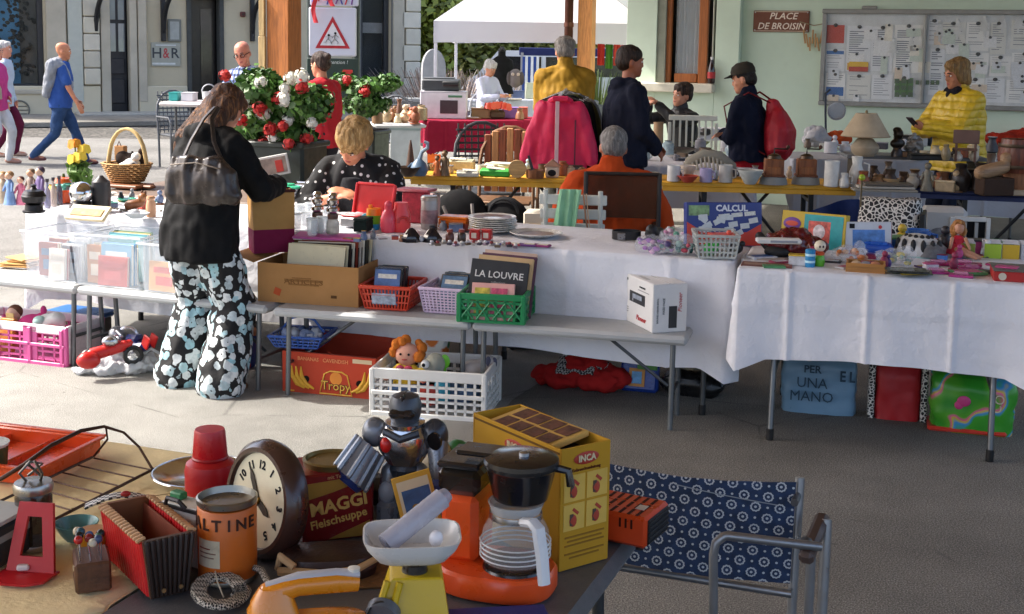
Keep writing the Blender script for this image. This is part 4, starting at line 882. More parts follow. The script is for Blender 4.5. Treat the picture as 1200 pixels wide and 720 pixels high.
for c,r in(((-.08,0,.04),(.12,.1,.045)),((.07,.0,.05),(.11,.1,.05)),((0,.02,.08),(.08,.07,.06)),((.16,.03,.03),(.09,.07,.03)),((-.17,-.02,.025),(.08,.05,.022))):b.ell(c,r)
skin('sheet',b,M('cfd2d6',.3,var=.05,alpha=.8),pbg,.008,smooth=2,fold=.03,fs=22,fz=1,seed=4);P(pbg,'handle',B().tube([(.1,0,.09),(.15,-.03,.13),(.2,0,.09)],.008,6),M('cfd2d6',.3))
t=it('toy_motorbike','red and silver toy motorbike heaped on the white plastic bag','toy',130,430,.06,25);RC=plast('b81f1c')
P(t,'body',B().cap((-.09,0,.07),(.05,0,.10),.035,.03).cap((.02,0,.1),(.09,-.02,.12),.028,.018),RC);P(t,'fairing',B().ell((-.11,-.03,.05),(.06,.04,.045)),RC)
for x_ in(-.1,.11):w_=P(t,'wheel',B().tube(B().arc((x_,-.0,.05),.04,0,345,20),.013,8,True),BLACK);P(w_,'hub',B().cyl((x_,-.012,.05),(x_,.012,.05),.014),STEEL)
P(t,'handlebar',B().tube([(.04,-.06,.17),(.06,0,.15),(.04,.06,.17)],.006,6),STEEL);P(t,'tank',B().ell((.0,-.01,.135),(.045,.03,.028)),STEEL)
t=it('toy_car','navy blue toy car with red fins leaning on the toy motorbike','toy car',160,420,.07,-30);P(t,'body',B().box((0,0,.07),(.16,.08,.05),.018).box((-.01,0,.105),(.09,.07,.04),.016),plast('1d2c66'));P(t,'fin',B().box((.09,-.02,.1),(.05,.012,.07),.004,(0,25,0)).box((.09,.03,.1),(.05,.012,.07),.004,(0,25,0)),RC)
for x_ in(-.05,.05):P(t,'wheel',B().cyl((x_,-.05,.045),(x_,-.03,.045),.024),BLACK)
t=it('toy_helmet','round grey toy ball with chrome ring above the toy heap','toy',137,396,.17,0);P(t,'ball',B().ell((0,0,.02),.042),M('8c8f94',.3,.6));P(t,'ring',B().tube(B().arc((0.06,-.01,.01),.05,0,340,18),.008,6,True),M('cfcfd4',.25,.8))
# behind and right of the woman
t=it('toy_figure','dark haired toy figure in blue lying on the ground behind the woman','doll',292,432,0,-10);P(t,'body',B().cap((0,0,.04),(.02,.02,.16),.04,.03),plast('243a78'));P(t,'head',B().ell((.02,.02,.2),.034),M('a87858'));P(t,'hair',B().ell((.022,.03,.212),(.037,.036,.032)),M('241a18'));P(t,'legs',B().cap((0,-.02,.03),(-.1,-.06,.02),.025,.02),plast('b02a24'))
# banana carton
BAN=M('b5432c',.75,var=.08,sc=5,bump=.1,wear=.12)
bcn,bnw=carton('banana_carton','open orange-red banana carton on the ground with yellow fruit print','box',(331,459),(440,470),0,.36,.205,BAN,True)
P(bcn,'flap',B().sheet(lambda u,v:(bnw*u,.01+.07*v,.206-.015*v),4,2,.004),M('8f3a2a',.8));P(bcn,'flap',B().sheet(lambda u,v:(bnw*u,.36-.006+.02*v,.205+.055*v),4,2,.004),BAN)
words('BANANAS   CAVENDISH',.026,M('d8885a',.7),bcn,(bnw*.44,-.0012,.175),bold=.0004,sx=.95);words('Tropy',.062,M('2a1c16',.6),bcn,(bnw*.58,-.0022,.052),bold=.0022);words('Tropy',.062,M('e0b040',.6),bcn,(bnw*.58,-.0030,.052),bold=.0002)
P(bcn,'emblem',B().tube([(bnw*.58-.085,-.001,.012),(bnw*.58-.06,-.001,.11),(bnw*.58-.03,-.001,.125),(bnw*.58+.03,-.001,.125),(bnw*.58+.06,-.001,.11),(bnw*.58+.085,-.001,.012)],.004,6,True),M('e0b040',.6));P(bcn,'sun_print',B().cyl((bnw*.58,-.0008,.09),(bnw*.58,.0,.09),.032,n=20),M('e08a2a',.6))
YB=M('d9a52c',.6)
for x_,s in((.05,1),(.075,1),(.10,1),(bnw-.03,-1),(bnw-.055,-1)):P(bcn,'banana_print',B().tube([(x_,-.001,.135),(x_+s*.004,-.001,.09),(x_+s*.03,-.001,.05),(x_+s*.07,-.001,.03)],[.004,.011,.012,.005],6,flat=1),YB)
for x_ in(bnw*.26,bnw*.83):P(bcn,'hand_hole',B().cyl((x_,-.0015,.075),(x_,.001,.075),.017,n=16),M('141210',.9))
P(bcn,'tape',B().box((bnw*.86,-.0015,.185),(.1,.001,.02)),M('c9b490',.6));P(bcn,'small_print',B().box((bnw*.08,-.001,.012),(.05,.001,.006)),YB)
# blue basket of bits perched on the banana carton
bbk,bbw=crate('plastic_basket','blue slotted plastic basket of wrapped bits on the banana carton corner','basket',(322,408),(372,411),.21,.2,.07,clear('3a62b4',.8,.3),9,3,.006,taper=.22,rim=.012,th=.004)
Mr=Matrix.Rotation(bbk.rotation_euler.z,4,'Z')
P(bbk,'handle',B().tube([(0,.1,.07),(bbw*.2,.09,.13),(bbw*.5,.09,.15),(bbw*.8,.09,.13),(bbw,.1,.07)],.006,6),plast('3560b0'))
for i in range(5):t=T('wrapped_packet',ORD[i]+' wrapped packet from the left in the blue basket','packet',bbk.location+Mr@Vector((.04+.035*i,.06+.03*(i%3),.015)),jit(60),'packets heaped in the blue basket');b=B(8).ell((0,0,.04),(.04,.03,.035));skin('wrap',b,M(('8a98b8','c8ccd4','5a6c94')[i%3],.3,alpha=.85),t,.007,smooth=1,fold=.02,fs=30,fz=1,seed=i);P(t,'label',B().box((0,-.028,.045),(.03,.002,.02)),M('d8d8dc'))
# white crate with plush toys
WCR=plast('d8d7d2',.4)
wcr,ww_=crate('folding_crate','white slotted folding crate of plush toys on the ground','crate',(436,486),(567,495),0,.36,.225,WCR,12,6,.011,rim=.05,th=.01)
Mr=Matrix.Rotation(wcr.rotation_euler.z,4,'Z');wl_=lambda x_,y_,z_:wcr.location+Mr@Vector((x_,y_,z_))
P(wcr,'rib',B().box((ww_/2,-.012,.112),(ww_,.012,.02),.003).box((ww_/2,-.012,.012),(ww_,.012,.024),.003),WCR);P(wcr,'end_panel',B().box((ww_-.006,.18,.1),(.006,.32,.12),.002),WCR);P(wcr,'handle_frame',B().box((ww_+.01,.18,.18),(.01,.12,.012),.003).box((ww_+.01,.12,.15),(.01,.012,.06),.003).box((ww_+.01,.24,.15),(.01,.012,.06),.003),WCR)
SKN=M('d9a088',.7)
t=T('rag_doll','rag doll with curly orange hair and yellow dress in the white crate','doll',wl_(.13,.14,.1),-12)
P(t,'head',B().ell((0,0,.16),(.058,.05,.055)),SKN);P(t,'eyes',B().ell((-.02,-.048,.17),.006,8,6).ell((.02,-.048,.17),.006,8,6),INK);P(t,'mouth',B().ell((0,-.048,.145),(.014,.004,.004),8,6),M('b0453c'))
b=B(8)
for i in range(26):a_=R(rb.uniform(-30,210));b.ell((.066*math.cos(a_),rb.uniform(-.025,.03),.175+.05*math.sin(a_)),rb.uniform(.018,.028),8,6)
P(t,'hair',b,M('c8712a',.8,bump=.6));P(t,'dress',B().lathe([(.075,0),(.06,.06),(.035,.105),(.02,.12)],18,sy=.7),M('d8b83a',.8,var=.3,sc=40))
for s in(-1,1):P(t,'arm',B().cap((s*.035,-.01,.10),(s*.085,-.04,.06),.017,.015),M('d8b83a',.8));P(t,'hand',B().ell((s*.09,-.044,.055),.017),SKN)
P(t,'bow',B().ell((-.02,-.05,.105),(.02,.01,.014)).ell((.02,-.05,.105),(.02,.01,.014)),M('c43c5c'))
t=blobtoy('plush_toy','round grey plush bird with yellow beak in the white crate','plush toy',wl_(.25,.12,.13),-15,[('body',[((0,0,.07),(.062,.055,.06)),((0.02,0,.1),(.05,.05,.05))],cloth('9a9a8c')),('beak',[((-.035,-.05,.07),(.03,.026,.016))],cloth('d0b23a'))]);P(t,'eye',B().ell((-.012,-.052,.105),.02,10,8),M('e4e4e0'));P(t,'pupil',B().ell((-.014,-.07,.105),.009,8,6),INK)
t=blobtoy('plush_toy','small pale plush dog lying at the back right of the white crate','plush toy',wl_(.44,.22,.14),20,[('body',[((0,0,.05),(.08,.05,.045)),((.06,-.01,.08),(.04,.035,.035))],cloth('b8b0aa')),('ear',[((.05,-.035,.09),(.015,.012,.03)),((.085,-.03,.08),(.014,.012,.03))],cloth('5a5a6c'))])
t=T('toy_spade','lime green toy spade blade sticking up from the white crate','toy',wl_(.315,.12,.14),0);P(t,'blade',B().ell((0,0,.1),(.024,.006,.034)),plast('6ab82a'));P(t,'handle',B().cyl((0,0,-.03),(0,0,.07),.008),plast('6ab82a'))
t=T('toy_bottle','turquoise toy bottle in the white crate beside the plush bird','toy',wl_(.315,.07,.12),0);P(t,'body',B().lathe([(.02,-.06),(.035,-.05),(.036,.03),(.03,.05),(.012,.06)],16),plast('3aaac8'));P(t,'cap',B().lathe([(.014,.058),(.014,.075),(.008,.08)],12),plast('2a8ab0'))
t=blobtoy('plush_toy','grey blue soft toy filling the bottom of the white crate','plush toy',wl_(.24,.17,.02),0,[('body',[((-.1,0,.06),(.11,.1,.06)),((.12,.02,.06),(.12,.1,.06))],cloth('5a7aa8')),('patch',[((.0,-.1,.07),(.06,.05,.05))],cloth('c8524a'))])
# floral bag behind the crate
def floralmat():
 m,n=newmat('floral_paper',.7);v=n.obj();d=n.vor(v,9);c=n.vor(v,9,'F1','Color');g=n.add('SeparateColor');n.l(c,g.inputs[0])
 base=lin('e6e4da');fl_=n.ramp(g.outputs[0],[(0,lin('d8762a')),(.4,lin('e0a83a')),(.6,lin('4a7a4a')),(1,lin('6a8a58'))],'CONSTANT')
 n.l(n.mix(n.ramp(n.math('ADD',d,n.math('MULTIPLY',n.noise(v,30,3),.3)),[(.48,1),(.56,0)]),base,fl_),n.p.inputs['Base Color']);return m
t=bag('paper_bag','white paper bag with orange flower and green leaf print','bag',503,424,.2,.09,.2,floralmat(),z=.12,slump=.02,top=.96,seed=3,pname='sleeve');P(t,'support',B().box((0,.03,-.06),(.18,.08,.115)),M('4a4038'))
# under the right end of table A and below table B
def wov(h,h2,sc=40):
 m,n=newmat('woven_'+h,.8);v=n.obj((1,1,1),(0,0,R(45)));c=n.add('TexChecker');c.inputs['Scale'].default_value=sc;n.l(v,c.inputs[0]);c.inputs[1].default_value=(*lin(h),1);c.inputs[2].default_value=(*lin(h2),1);n.l(c.outputs[0],n.p.inputs['Base Color']);return m
t=it('fabric_bundle','red cloth bundle with black and white weave under the table','bundle',682,455,0,HA);b=B(12)
for c,r in(((-.12,0,.05),(.15,.1,.055)),((.1,0,.06),(.16,.1,.06)),((0,.03,.1),(.14,.1,.06))):b.ell(c,r)
skin('cloth',b,cloth('a8201e'),t,.01,smooth=3,fold=.03,fs=14,fz=1,seed=9);P(t,'weave',B().sheet(lambda u,v:(-.13+.26*u,-.075+.12*v*(1-.3*abs(u-.5)),.10+.07*v-.03*(2*u-1)**2+.008*math.sin(u*19)),14,6,.006),wov('18181a','b4b0aa',90))
t=it('napkin_pack','shiny blue paper packet with orange framed picture under the table','packet',748,461,0,HA+5);P(t,'pack',B().box((0,.04,.075),(.19,.07,.15),.015,(-14,0,0)),M('1d3c8c',.3,var=.2));P(t,'picture',B().box((-.01,-.0,.08),(.08,.004,.09),.001,(-14,0,0)),M('c8883a',.5));P(t,'picture_inner',B().box((-.01,-.003,.08),(.05,.004,.06),.001,(-14,0,0)),M('5a9ac8',.4,var=.6,sc=30));P(t,'leaf_print',B().box((.04,.01,.135),(.1,.01,.03),.003,(-14,0,0)),M('4a8a3a',.5))
bag('rubbish_bag','slumped black plastic bag under the cloth beside the blue packet','bag',812,461,.24,.14,.12,M('151516',.3,var=.3),seed=5,slump=.3,top=.6,pname='sheet')
t=bag('shopping_bag','pale blue shopping bag with dark lettering under the right table','shopping bag',958,481,.33,.14,.28,M('6d8fa8',.35,var=.12,sc=5),HA+6,seed=6,slump=.03,top=.97)
words('UNA',.07,M('16384c',.5),t,(-.03,-.084,.15),bold=0,sx=.95);words('MANO',.07,M('16384c',.5),t,(-.03,-.084,.085),bold=0,sx=.95);words('PER',.05,M('16384c',.5),t,(-.03,-.078,.215),bold=.001);words('E L',.07,M('16384c',.5),t,(.13,-.077,.19),bold=.002,sx=.8)
P(t,'yellow_print',B().ell((-.05,-.072,.27),(.03,.01,.016)),M('c8a83a',.5));P(t,'handle',B().tube([(-.07,.01,.27),(-.06,.0,.36),(.05,.0,.36),(.07,.01,.27)],.007,6),M('6d8fa8',.5))
t=bag('shopping_bag','red shopping bag with black and white leopard sides under the right table','shopping bag',1050,489,.2,.12,.26,M('a8161c',.5,var=.1),HA+6,seed=7,slump=.0,top=1,pname='front_panel')
def leomat(h1='d8d4cc',h2='1a1a1c',sc=38):
 m,n=newmat('leopard',.7);v=n.obj();w_=n.add('VectorMath',operation='ADD');n.l(v,w_.inputs[0]);d=n.vor(v,sc,'DISTANCE_TO_EDGE');n.l(n.mix(n.ramp(n.math('ADD',d,n.math('MULTIPLY',n.noise(v,sc,2),.12)),[(.13,0),(.19,1)]),lin(h1),lin(h2)),n.p.inputs['Base Color']);return m
LEO=leomat()
for s in(-1,1):P(t,'side_panel',B().box((s*.118,0,.13),(.03,.125,.26),.006),leomat(sc=60))
def swirl(h,seed):
 m,n=newmat('printed_bag',.35);v=n.obj();g=n.noise(v,4.5,2);col=n.ramp(n.noise(v,5,1.5),[(.36,lin(h)),(.47,lin('58a02c')),(.50,lin('e05a8c')),(.52,lin('c8b830')),(.54,lin('3a8ac8')),(.57,lin('3f9a2a')),(.7,lin(h))]);n.l(col,n.p.inputs['Base Color']);return m
t=bag('shopping_bag','green shiny shopping bag with colourful swirl print under the right table','shopping bag',1137,503,.34,.17,.26,swirl('2f8a24',2),HA+4,seed=8,slump=.06,top=.93);P(t,'red_base',B().box((-.02,-.0,.012),(.34,.19,.02),.008),M('c8382a',.4));P(t,'flower_print',B().ell((-.04,-.09,.15),(.03,.006,.025)).ell((-.06,-.088,.13),(.02,.006,.02)),M('c83a7a',.5));P(t,'face_print',B().tube(B().arc((.11,-.088,.17),.018,0,345,14),.003,6,True).tube(B().arc((.10,-.088,.13),.018,180,400,10),.003,6),M('d8c8b0',.5))
# goods on the white tables
def lat(name,label,cat,px,py,z,parts,rz=HA,group=None,n=22,**k):
 t=it(name,label,cat,px,py,z,rz,group)
 for nm,prof,m_ in parts:P(t,nm,B().lathe(prof,n,**k),m_)
 return t
def spout(t,nm,pts,r,m_,n=8):return P(t,nm,B().tube(pts,r,n),m_)
TZ=TA+.003
def figurine(px,py,z,h,label,c1,c2='d8a888',c3='5a3a28',group=None,rz=None):
 t=it('figurine',label,'figurine',px,py,z,HA+jit(25)if rz is None else rz,group);
 P(t,'body',B(10).lathe([(.22*h,0),(.2*h,.08*h),(.11*h,.45*h),(.14*h,.6*h),(.09*h,.7*h),(.05*h,.74*h)],14,sy=.75),M(c1,.5,var=.25,sc=40));P(t,'head',B(10).ell((0,-.02*h,.83*h),.11*h),M(c2,.5));P(t,'hair',B(10).ell((0,.02*h,.87*h),(.12*h,.11*h,.1*h)),M(c3,.7))
 for s in(-1,1):P(t,'arm',B(8).cap((s*.13*h,0,.62*h),(s*.2*h,-.07*h,.4*h),.045*h,.035*h,8),M(c1,.5,var=.25,sc=40))
 return t
figurine(4,238,TZ,.19,'little beige doll at the far left end of the white table','b8a488','d8b090','9a7a50')
figurine(12,240,TZ,.20,'little doll in pale blue dress at the left end of the white table','6a8ab8','c8a084','8a6a4a')
figurine(25,240,TZ,.17,'little doll in pink dress beside the blue one','d87a94','d8a88c','4a2a28')
figurine(37,236,TZ,.2,'doll with striped brown shawl behind the black pot','8a7a70','c89a7a','6a5a4a')
figurine(48,238,TZ,.22,'purple clothed figurine between the pot and the vase','6a5a8a','c8a890','3a3040')
lat('fondue_pot','squat black metal pot on a low ring at the left end of the white table','pot',40,249,TZ,[('stand',[(.058,0),(.062,.01),(.05,.012),(.046,.04),(.05,.045)],M('2a2a2c',.4,.7)),('bowl',[(.03,.045),(.06,.06),(.066,.09),(.06,.1),(.055,.098),(.058,.088),(.03,.055)],M('38383a',.35,.7)),('lid',[(.06,.102),(.05,.12),(.02,.128),(.012,.14),(.016,.15),(.006,.156)],M('38383a',.35,.7))])
for i,(c_,lb)in enumerate((('8a8aa8','lilac grey small bottle left of the orange cup'),('b8a8a0','pale brown small bottle next to the lilac one'),('4a4a5a','dark slim bottle in front of the orange pumpkin'))):lat('bottle',lb,'bottle',56+7*i,244-2*i,TZ,[('body',[(.016,0),(.018,.02),(.017,.09),(.008,.12),(.008,.15)],clear(c_,.75,.15)),('cap',[(.01,.148),(.01,.166)],M('3a3438',.4))])
t=lat('pumpkin','glossy orange ceramic pumpkin behind the chrome ball','ornament',75,224,TZ,[('body',[(.02,0),(.05,.015),(.062,.045),(.05,.08),(.02,.088)],M('c8561c',.3,coat=.4)),('stalk',[(.01,.085),(.007,.11)],M('4a5a2a',.7))])
lat('orange_mug','small orange mug below the ceramic pumpkin','mug',76,238,TZ,[('body',[(.03,0),(.036,.02),(.036,.07),(.033,.07),(.033,.015),(.0,.012)],M('d4501c',.3)),('base_ring',[(.032,-.001),(.032,.004)],M('8a3a18',.4))])
# vase with yellow roses
GLF,GLF2=leafmat('2f5a1c','5f8a30'),leafmat('3f6a28','87a850')
def rose(b,c,r,rnd,n=16):
 for i in range(n):
  a=i*2.4;q=(i/n);d=Vector((math.cos(a),math.sin(a),.25+1.1*(1-q))).normalized();p=Vector(c)+d*r*(.35+.6*q);n_=d;t=Vector((-math.sin(a),math.cos(a),0));u_=n_.cross(t)
  s=r*(.45+.35*q);b.add([p-t*s-u_*s*.5,p-u_*s*.9*0-u_*s,p+t*s-u_*s*.5,p+t*s*.8+u_*s+n_*s*.3,p+u_*s*1.2+n_*s*.5,p-t*s*.8+u_*s+n_*s*.3],[(0,1,2,3,4,5)])
def petalmat(h,h2):
 k=('petal',h,h2)
 if k in _mats:return _mats[k]
 m,n=newmat('petal',.55);g=n.add('NewGeometry');n.l(n.ramp(g.outputs['Random Per Island'],[(0,lin(h)),(1,lin(h2))]),n.p.inputs['Base Color']);n.p.inputs['Sheen Weight'].default_value=.15;_mats[k]=m;return m
vs=lat('flower_vase','small white vase of yellow roses on the left table','vase',92,238,TZ,[('vase',[(.03,0),(.036,.03),(.028,.09),(.02,.11),(.024,.125)],M('d8d4c8',.3))])
r_=random.Random(5);b=B(8)
rp=[(-.015,0,.33),(.03,-.01,.26),(-.005,-.02,.245),(.035,.02,.3)]
for p in rp[:3]:b.tube([(0,0,.1),(p[0]*.4,p[1],p[2]*.6),p],.004,6)
P(vs,'stem',b,M('4f7a2c',.6))
for i,p in enumerate(rp):b=B();rose(b,p,.034,r_);P(vs,'rose',b,petalmat('d88a10','f0b428')if i==0 else petalmat('dcbc2a','f0dc5a'))
b=B();leaves(b,[((0,0,.19),(.065,.06,.06)),((.05,0,.24),(.03,.03,.03)),((.03,0,.14),(.05,.05,.03))],70,.035,r_);P(vs,'foliage',b,GLF2)
# chrome ball on black foot
t=lat('chrome_ball','shiny chrome sphere on a black ribbed foot','appliance',96,249,TZ,[('foot',[(.06,0),(.066,.01),(.062,.03),(.05,.045),(.056,.05),(.05,.06)],BLACK),('ball',[(.03,.05),(.06,.075),(.068,.105),(.06,.14),(.03,.165),(.0,.172)],M('d4d6da',.08,1,var=.03))]);P(t,'handle',B().tube([(-.05,-.03,.03),(0,-.08,.022),(.05,-.03,.03)],.01,8),BLACK);P(t,'lid',B().lathe([(.05,.15),(.05,.165),(.02,.19),(.012,.2)],18,c=(.06,.09,0)),M('26262a',.4));P(t,'cup',B().lathe([(.05,.02),(.055,.1),(.05,.15)],18,c=(.06,.09,0)),M('26262a',.4))
# wicker basket
def wickermat(h='b98d56'):
 k=('wicker',h)
 if k in _mats:return _mats[k]
 m,n=newmat('wicker',.7);v=n.obj();w_=n.add('TexWave');w_.inputs['Scale'].default_value=26;w_.bands_direction='Z';n.l(v,w_.inputs[0]);x=n.noise(v,60,3);f=n.math('MULTIPLY',w_.outputs['Fac'],x);c=lin(h)
 n.l(n.ramp(f,[(.1,[q*.35 for q in c]),(.35,c),(.6,[min(1,q*1.3)for q in c])]),n.p.inputs['Base Color']);n.bump(f,.9,.01);_mats[k]=m;return m
bd=it('wooden_board','brown wooden serving board under the wicker basket','board',145,219,TA+.001,HA);P(bd,'board',B().box((0,0,.011),(.34,.2,.022),.006),wood('7a4a2a',.5,0));P(bd,'handle',B().box((.2,0,.011),(.07,.06,.02),.008),wood('7a4a2a',.5,0))
wk=it('wicker_basket','round wicker basket with tall hoop handle holding a toy dog','basket',149,213,TA+.026,HA);wk.scale=(1.25,1.2,1.2)
prof=[(.08,0),(.095,.01),(.118,.05),(.13,.095),(.136,.10),(.126,.104),(.11,.05),(.085,.014),(.0,.012)]
b=B()
for j in range(9):
 z_=.008+.0115*j;r0=.09+.045*(j/8);b.tube([((r0+(.004 if(k+j)%2 else-.004))*math.cos(k*6.28318/36),(r0+(.004 if(k+j)%2 else-.004))*.8*math.sin(k*6.28318/36),z_)for k in range(36)],.0062,5,True)
P(wk,'weave',b,wickermat());P(wk,'base',B().lathe([(.085,0),(.085,.008)],30,sy=.8),wickermat())
for s in(0,.012):P(wk,'handle',B().tube([(-.125,s,.08)]+[(-.06*1.9*math.cos(R(k*15))*(1 if k else 1),s,.12+.17*math.sin(R(k*15)))for k in range(1,12)]+[(.125,s,.08)],.008,8),M('c8ad78',.7))
dg=blobtoy('plush_dog','white plush dog with black spots sitting in the wicker basket','plush toy',wk.location+Vector((.04,-.02,.06)),HA+10,[('body',[((0,0,.05),(.06,.05,.05)),((-.03,-.02,.04),(.06,.04,.035))],cloth('d8d6d0')),('head',[((.04,-.02,.11),(.032,.034,.03)),((.04,-.05,.1),(.018,.022,.016))],cloth('dcdad4')),('spot',[((.035,-.05,.06),(.017,.014,.014))],cloth('1a1a1a')),('ear',[((.015,-.02,.13),(.012,.01,.024))],cloth('2a2826'))])
blobtoy('plush_toy','dark brown plush lying in the back of the wicker basket','plush toy',wk.location+Vector((.0,.05,.05)),0,[('body',[((.03,0,.08),(.09,.05,.06)),((-.04,0,.1),(.05,.04,.05))],cloth('2e2420')),('ear',[((.08,0,.14),(.02,.02,.03))],cloth('3a2c26'))])
t=it('paper_carrier','brown paper carrier bag standing behind the wicker basket','bag',140,190,TA+.02,HA);P(t,'sack',B().box((0,.02,.06),(.09,.05,.13),.006),M('9a7048',.8));P(t,'strap',B().tube([(-.02,0,.12),(0,0,.16),(.02,0,.12)],.004,6),M('6a4a30'))
for i,(px,py,r_0,c_,lb)in enumerate(((118,240,.075,'3a9a88','teal glazed plate left of the woman'),(148,236,.06,'2f8a70','green saucer in the middle of the left jewellery'),(172,239,.07,'5ab09a','mint green dish right against the woman'),(128,229,.05,'d8d4c8','small cream saucer above the teal plate'))):lat('plate',lb,'plate',px,py,TZ,[('dish',[(.5*r_0,0),(.6*r_0,.004),(r_0,.014),(r_0*.97,.017),(.55*r_0,.008),(0,.007)],M(c_,.25,coat=.4)),('foot',[(.45*r_0,-.001),(.45*r_0,.003)],M(c_,.4))])
t=it('figurine','brown seated animal figurine beside the green saucer','figurine',158,247,TZ,10);P(t,'body',B().cap((-.03,0,.03),(.03,0,.045),.028,.026),M('7a4a28',.4));P(t,'head',B().ell((.045,-.01,.075),(.026,.024,.026)),M('8a5a34',.4));P(t,'ear',B().ell((.04,.01,.1),(.008,.006,.014)).ell((.058,.005,.098),(.008,.006,.014)),M('5a3820'))
lat('small_bottle','peach coloured bottle at the right edge of the green plates','bottle',177,254,TZ,[('body',[(.026,0),(.028,.02),(.026,.07),(.02,.09),(.024,.1)],M('c89a78',.4)),('cap',[(.024,.1),(.02,.112)],M('b88a64',.4))])
t=it('white_dish','crumpled white ceramic dish on the front edge of the left table','dish',160,256,TZ,12);P(t,'bowl',B().lathe([(.03,0),(.06,.02),(.07,.03),(.058,.028),(.03,.01)],20,sy=.7),M('d4d6da',.3));P(t,'ball',B().ell((-.01,0,.03),(.03,.025,.02)),M('c0c4ca',.4))
b=B(8);rr=random.Random(2)
for i in range(40):p=Vector((rr.gauss(0,.13),rr.gauss(0,.05),.006));b.ell(p,(rr.uniform(.006,.014),rr.uniform(.006,.012),.006),6,4)
o=link('beads',b.mesh('beads',M('6a6458',.3,.3,var=.6,sc=60)),None,at(132,246,TZ),HA);o['kind']='stuff';o['label']='loose beads and trinkets strewn between the plates'
# middle: glasses, mills, jewellery box, cups
GL=M('e6eef2',.05,var=.02,bump=0,alpha=.28)
gl0=None
for i,(px,py)in enumerate(((340,262),(352,258),(364,256),(347,270),(359,268),(371,265),(383,262),(366,276),(378,274))):
 if not gl0:gl0=lat('drinking_glass','clear tumbler first in the back row beside the paper bag','glass',px,py,TZ,[('bowl',[(.022,0),(.026,.01),(.03,.085),(.027,.085),(.023,.012),(0,.01)],GL),('rim',[(.0305,.083),(.031,.087),(.0265,.087),(.027,.083)],clear('f4f8fa',.6,.05))],group='clear tumblers beside the paper bag')
 else:dup(gl0,at(px,py,TZ),label='clear tumbler '+('','second in the back row','third in the back row','first in the middle row','second in the middle row','third in the middle row','last in the middle row','left of the two nearest','right of the two nearest')[i]+' beside the paper bag')
for px,py,lb in((372,272,'left of two dark glass mills with ribbed steel top'),(390,274,'right and nearer of two dark glass mills with ribbed steel top')):
 lat('spice_mill',lb,'mill',px,py,TZ,[('base',[(.03,0),(.034,.01),(.032,.06),(.024,.075)],clear('8a8a80',.7,.1)),('band',[(.026,.075),(.028,.085),(.026,.1)],M('5a3a30',.3)),('top',[(.02,.1),(.032,.115),(.032,.13),(.02,.14),(.03,.155),(.03,.17),(.018,.18),(.024,.195),(.014,.207)],M('cfd0d4',.15,1))])
t=lat('lidded_tub','tall white tub with mint green lid right of the framed card','tub',336,246,TZ,[('body',[(.055,0),(.06,.02),(.07,.12),(.074,.125)],M('d8dcdc',.4)),('lid',[(.078,.125),(.078,.135),(.05,.142),(.045,.15),(.02,.152)],plast('3ab88a'))])
t=it('steel_tray','flat steel rimmed box between the tub and the mills','tray',362,236,TZ,HA);P(t,'rim',B().tube([(-.13,-.08,.1),(.13,-.08,.1),(.13,.08,.1),(-.13,.08,.1)],.008,8,True),STEEL);P(t,'body',B().box((0,0,.048),(.24,.15,.094),.012),M('57503c',.4,.3))
jb=it('jewellery_box','bright red jewellery box with its lid standing open','box',418,268,TZ,HA);JR=M('c4161c',.35,coat=.2)
P(jb,'base',B().box((0,.06,.03),(.2,.12,.05),.008),M('8a8a8e',.4,.3));P(jb,'tray',B().box((0,.06,.062),(.19,.11,.012),.004),JR);lid=P(jb,'lid',B().box((0,0,.09),(.235,.02,.165),.006),JR,(.03,.125,.05));lid.rotation_euler=(R(-16),0,R(-4))
for sx_ in(-1,1):P(lid,'edge',B().box((sx_*.115,-.014,.09),(.012,.016,.165),.004),M('e03034',.4))
P(lid,'edge',B().box((0,-.014,.171),(.218,.016,.012),.004),M('e03034',.4));P(jb,'lining',B().sheet(lambda u,v:(-.08+.16*u,.02+.08*v,.07+.012*noise.noise((u*5,v*5,1))),8,6,.004),M('d8b4b8',.7))
t=it('dark_box','dark green velvet box between the jewellery box and the rainbow cup','box',421,273,TZ,HA+4);P(t,'base',B().box((0,.05,.03),(.07,.1,.055),.005),M('1c2a26',.8));P(t,'lid',B().box((0,.05,.066),(.072,.102,.014),.004),M('22322c',.8))
rc=it('rainbow_cup','stacked rainbow plastic cup with spout lid','cup',438,269,TZ,0)
for nm,z0_,z1_,r0,r1,c_ in(('blue_band',0,.03,.028,.032,'1fa0d8'),('green_band',.03,.075,.033,.037,'6ac82a'),('orange_lid',.075,.11,.039,.036,'f08a14')):P(rc,nm,B().lathe([(r0,z0_),(r1,z1_),(r1*.6,z1_+.002)],20),plast(c_))
P(rc,'spout',B().cyl((-.015,0,.11),(-.018,0,.128),.01),plast('f08a14'));P(rc,'handle',B().tube(B().arc((-.04,0,.055),.022,60,300,10),.006,8),plast('5ab8d0'))
rpz=it('toy_kettle','pair of coral red plastic toy bottles with round shoulders','toy',463,272,TZ,5);CO=plast('e03a3c')
P(rpz,'bottle',B().lathe([(.034,0),(.04,.02),(.04,.07),(.03,.1),(.018,.115),(.02,.13)],18,c=(-.035,0,0)),plast('e04a5c'));P(rpz,'bottle',B().lathe([(.045,0),(.05,.03),(.048,.09),(.036,.12),(.034,.15),(.03,.15)],18,c=(.03,.02,0)),CO);P(rpz,'handle',B().tube(B().arc((.045,-.03,.05),.03,0,180,10),.007,8),M('b82a2a',.4));P(rpz,'knob',B().ell((-.035,0,.14),.02),plast('e04a5c'))
t=it('red_tin','tall red and pink patterned box behind the coral toy bottles','tin',482,262,TZ,HA);P(t,'body',B().box((0,.06,.085),(.13,.09,.17),.008),M('a82a3c',.5,var=.5,sc=30));P(t,'lid',B().box((0,.06,.176),(.2,.12,.014),.006),M('a84a58',.4))
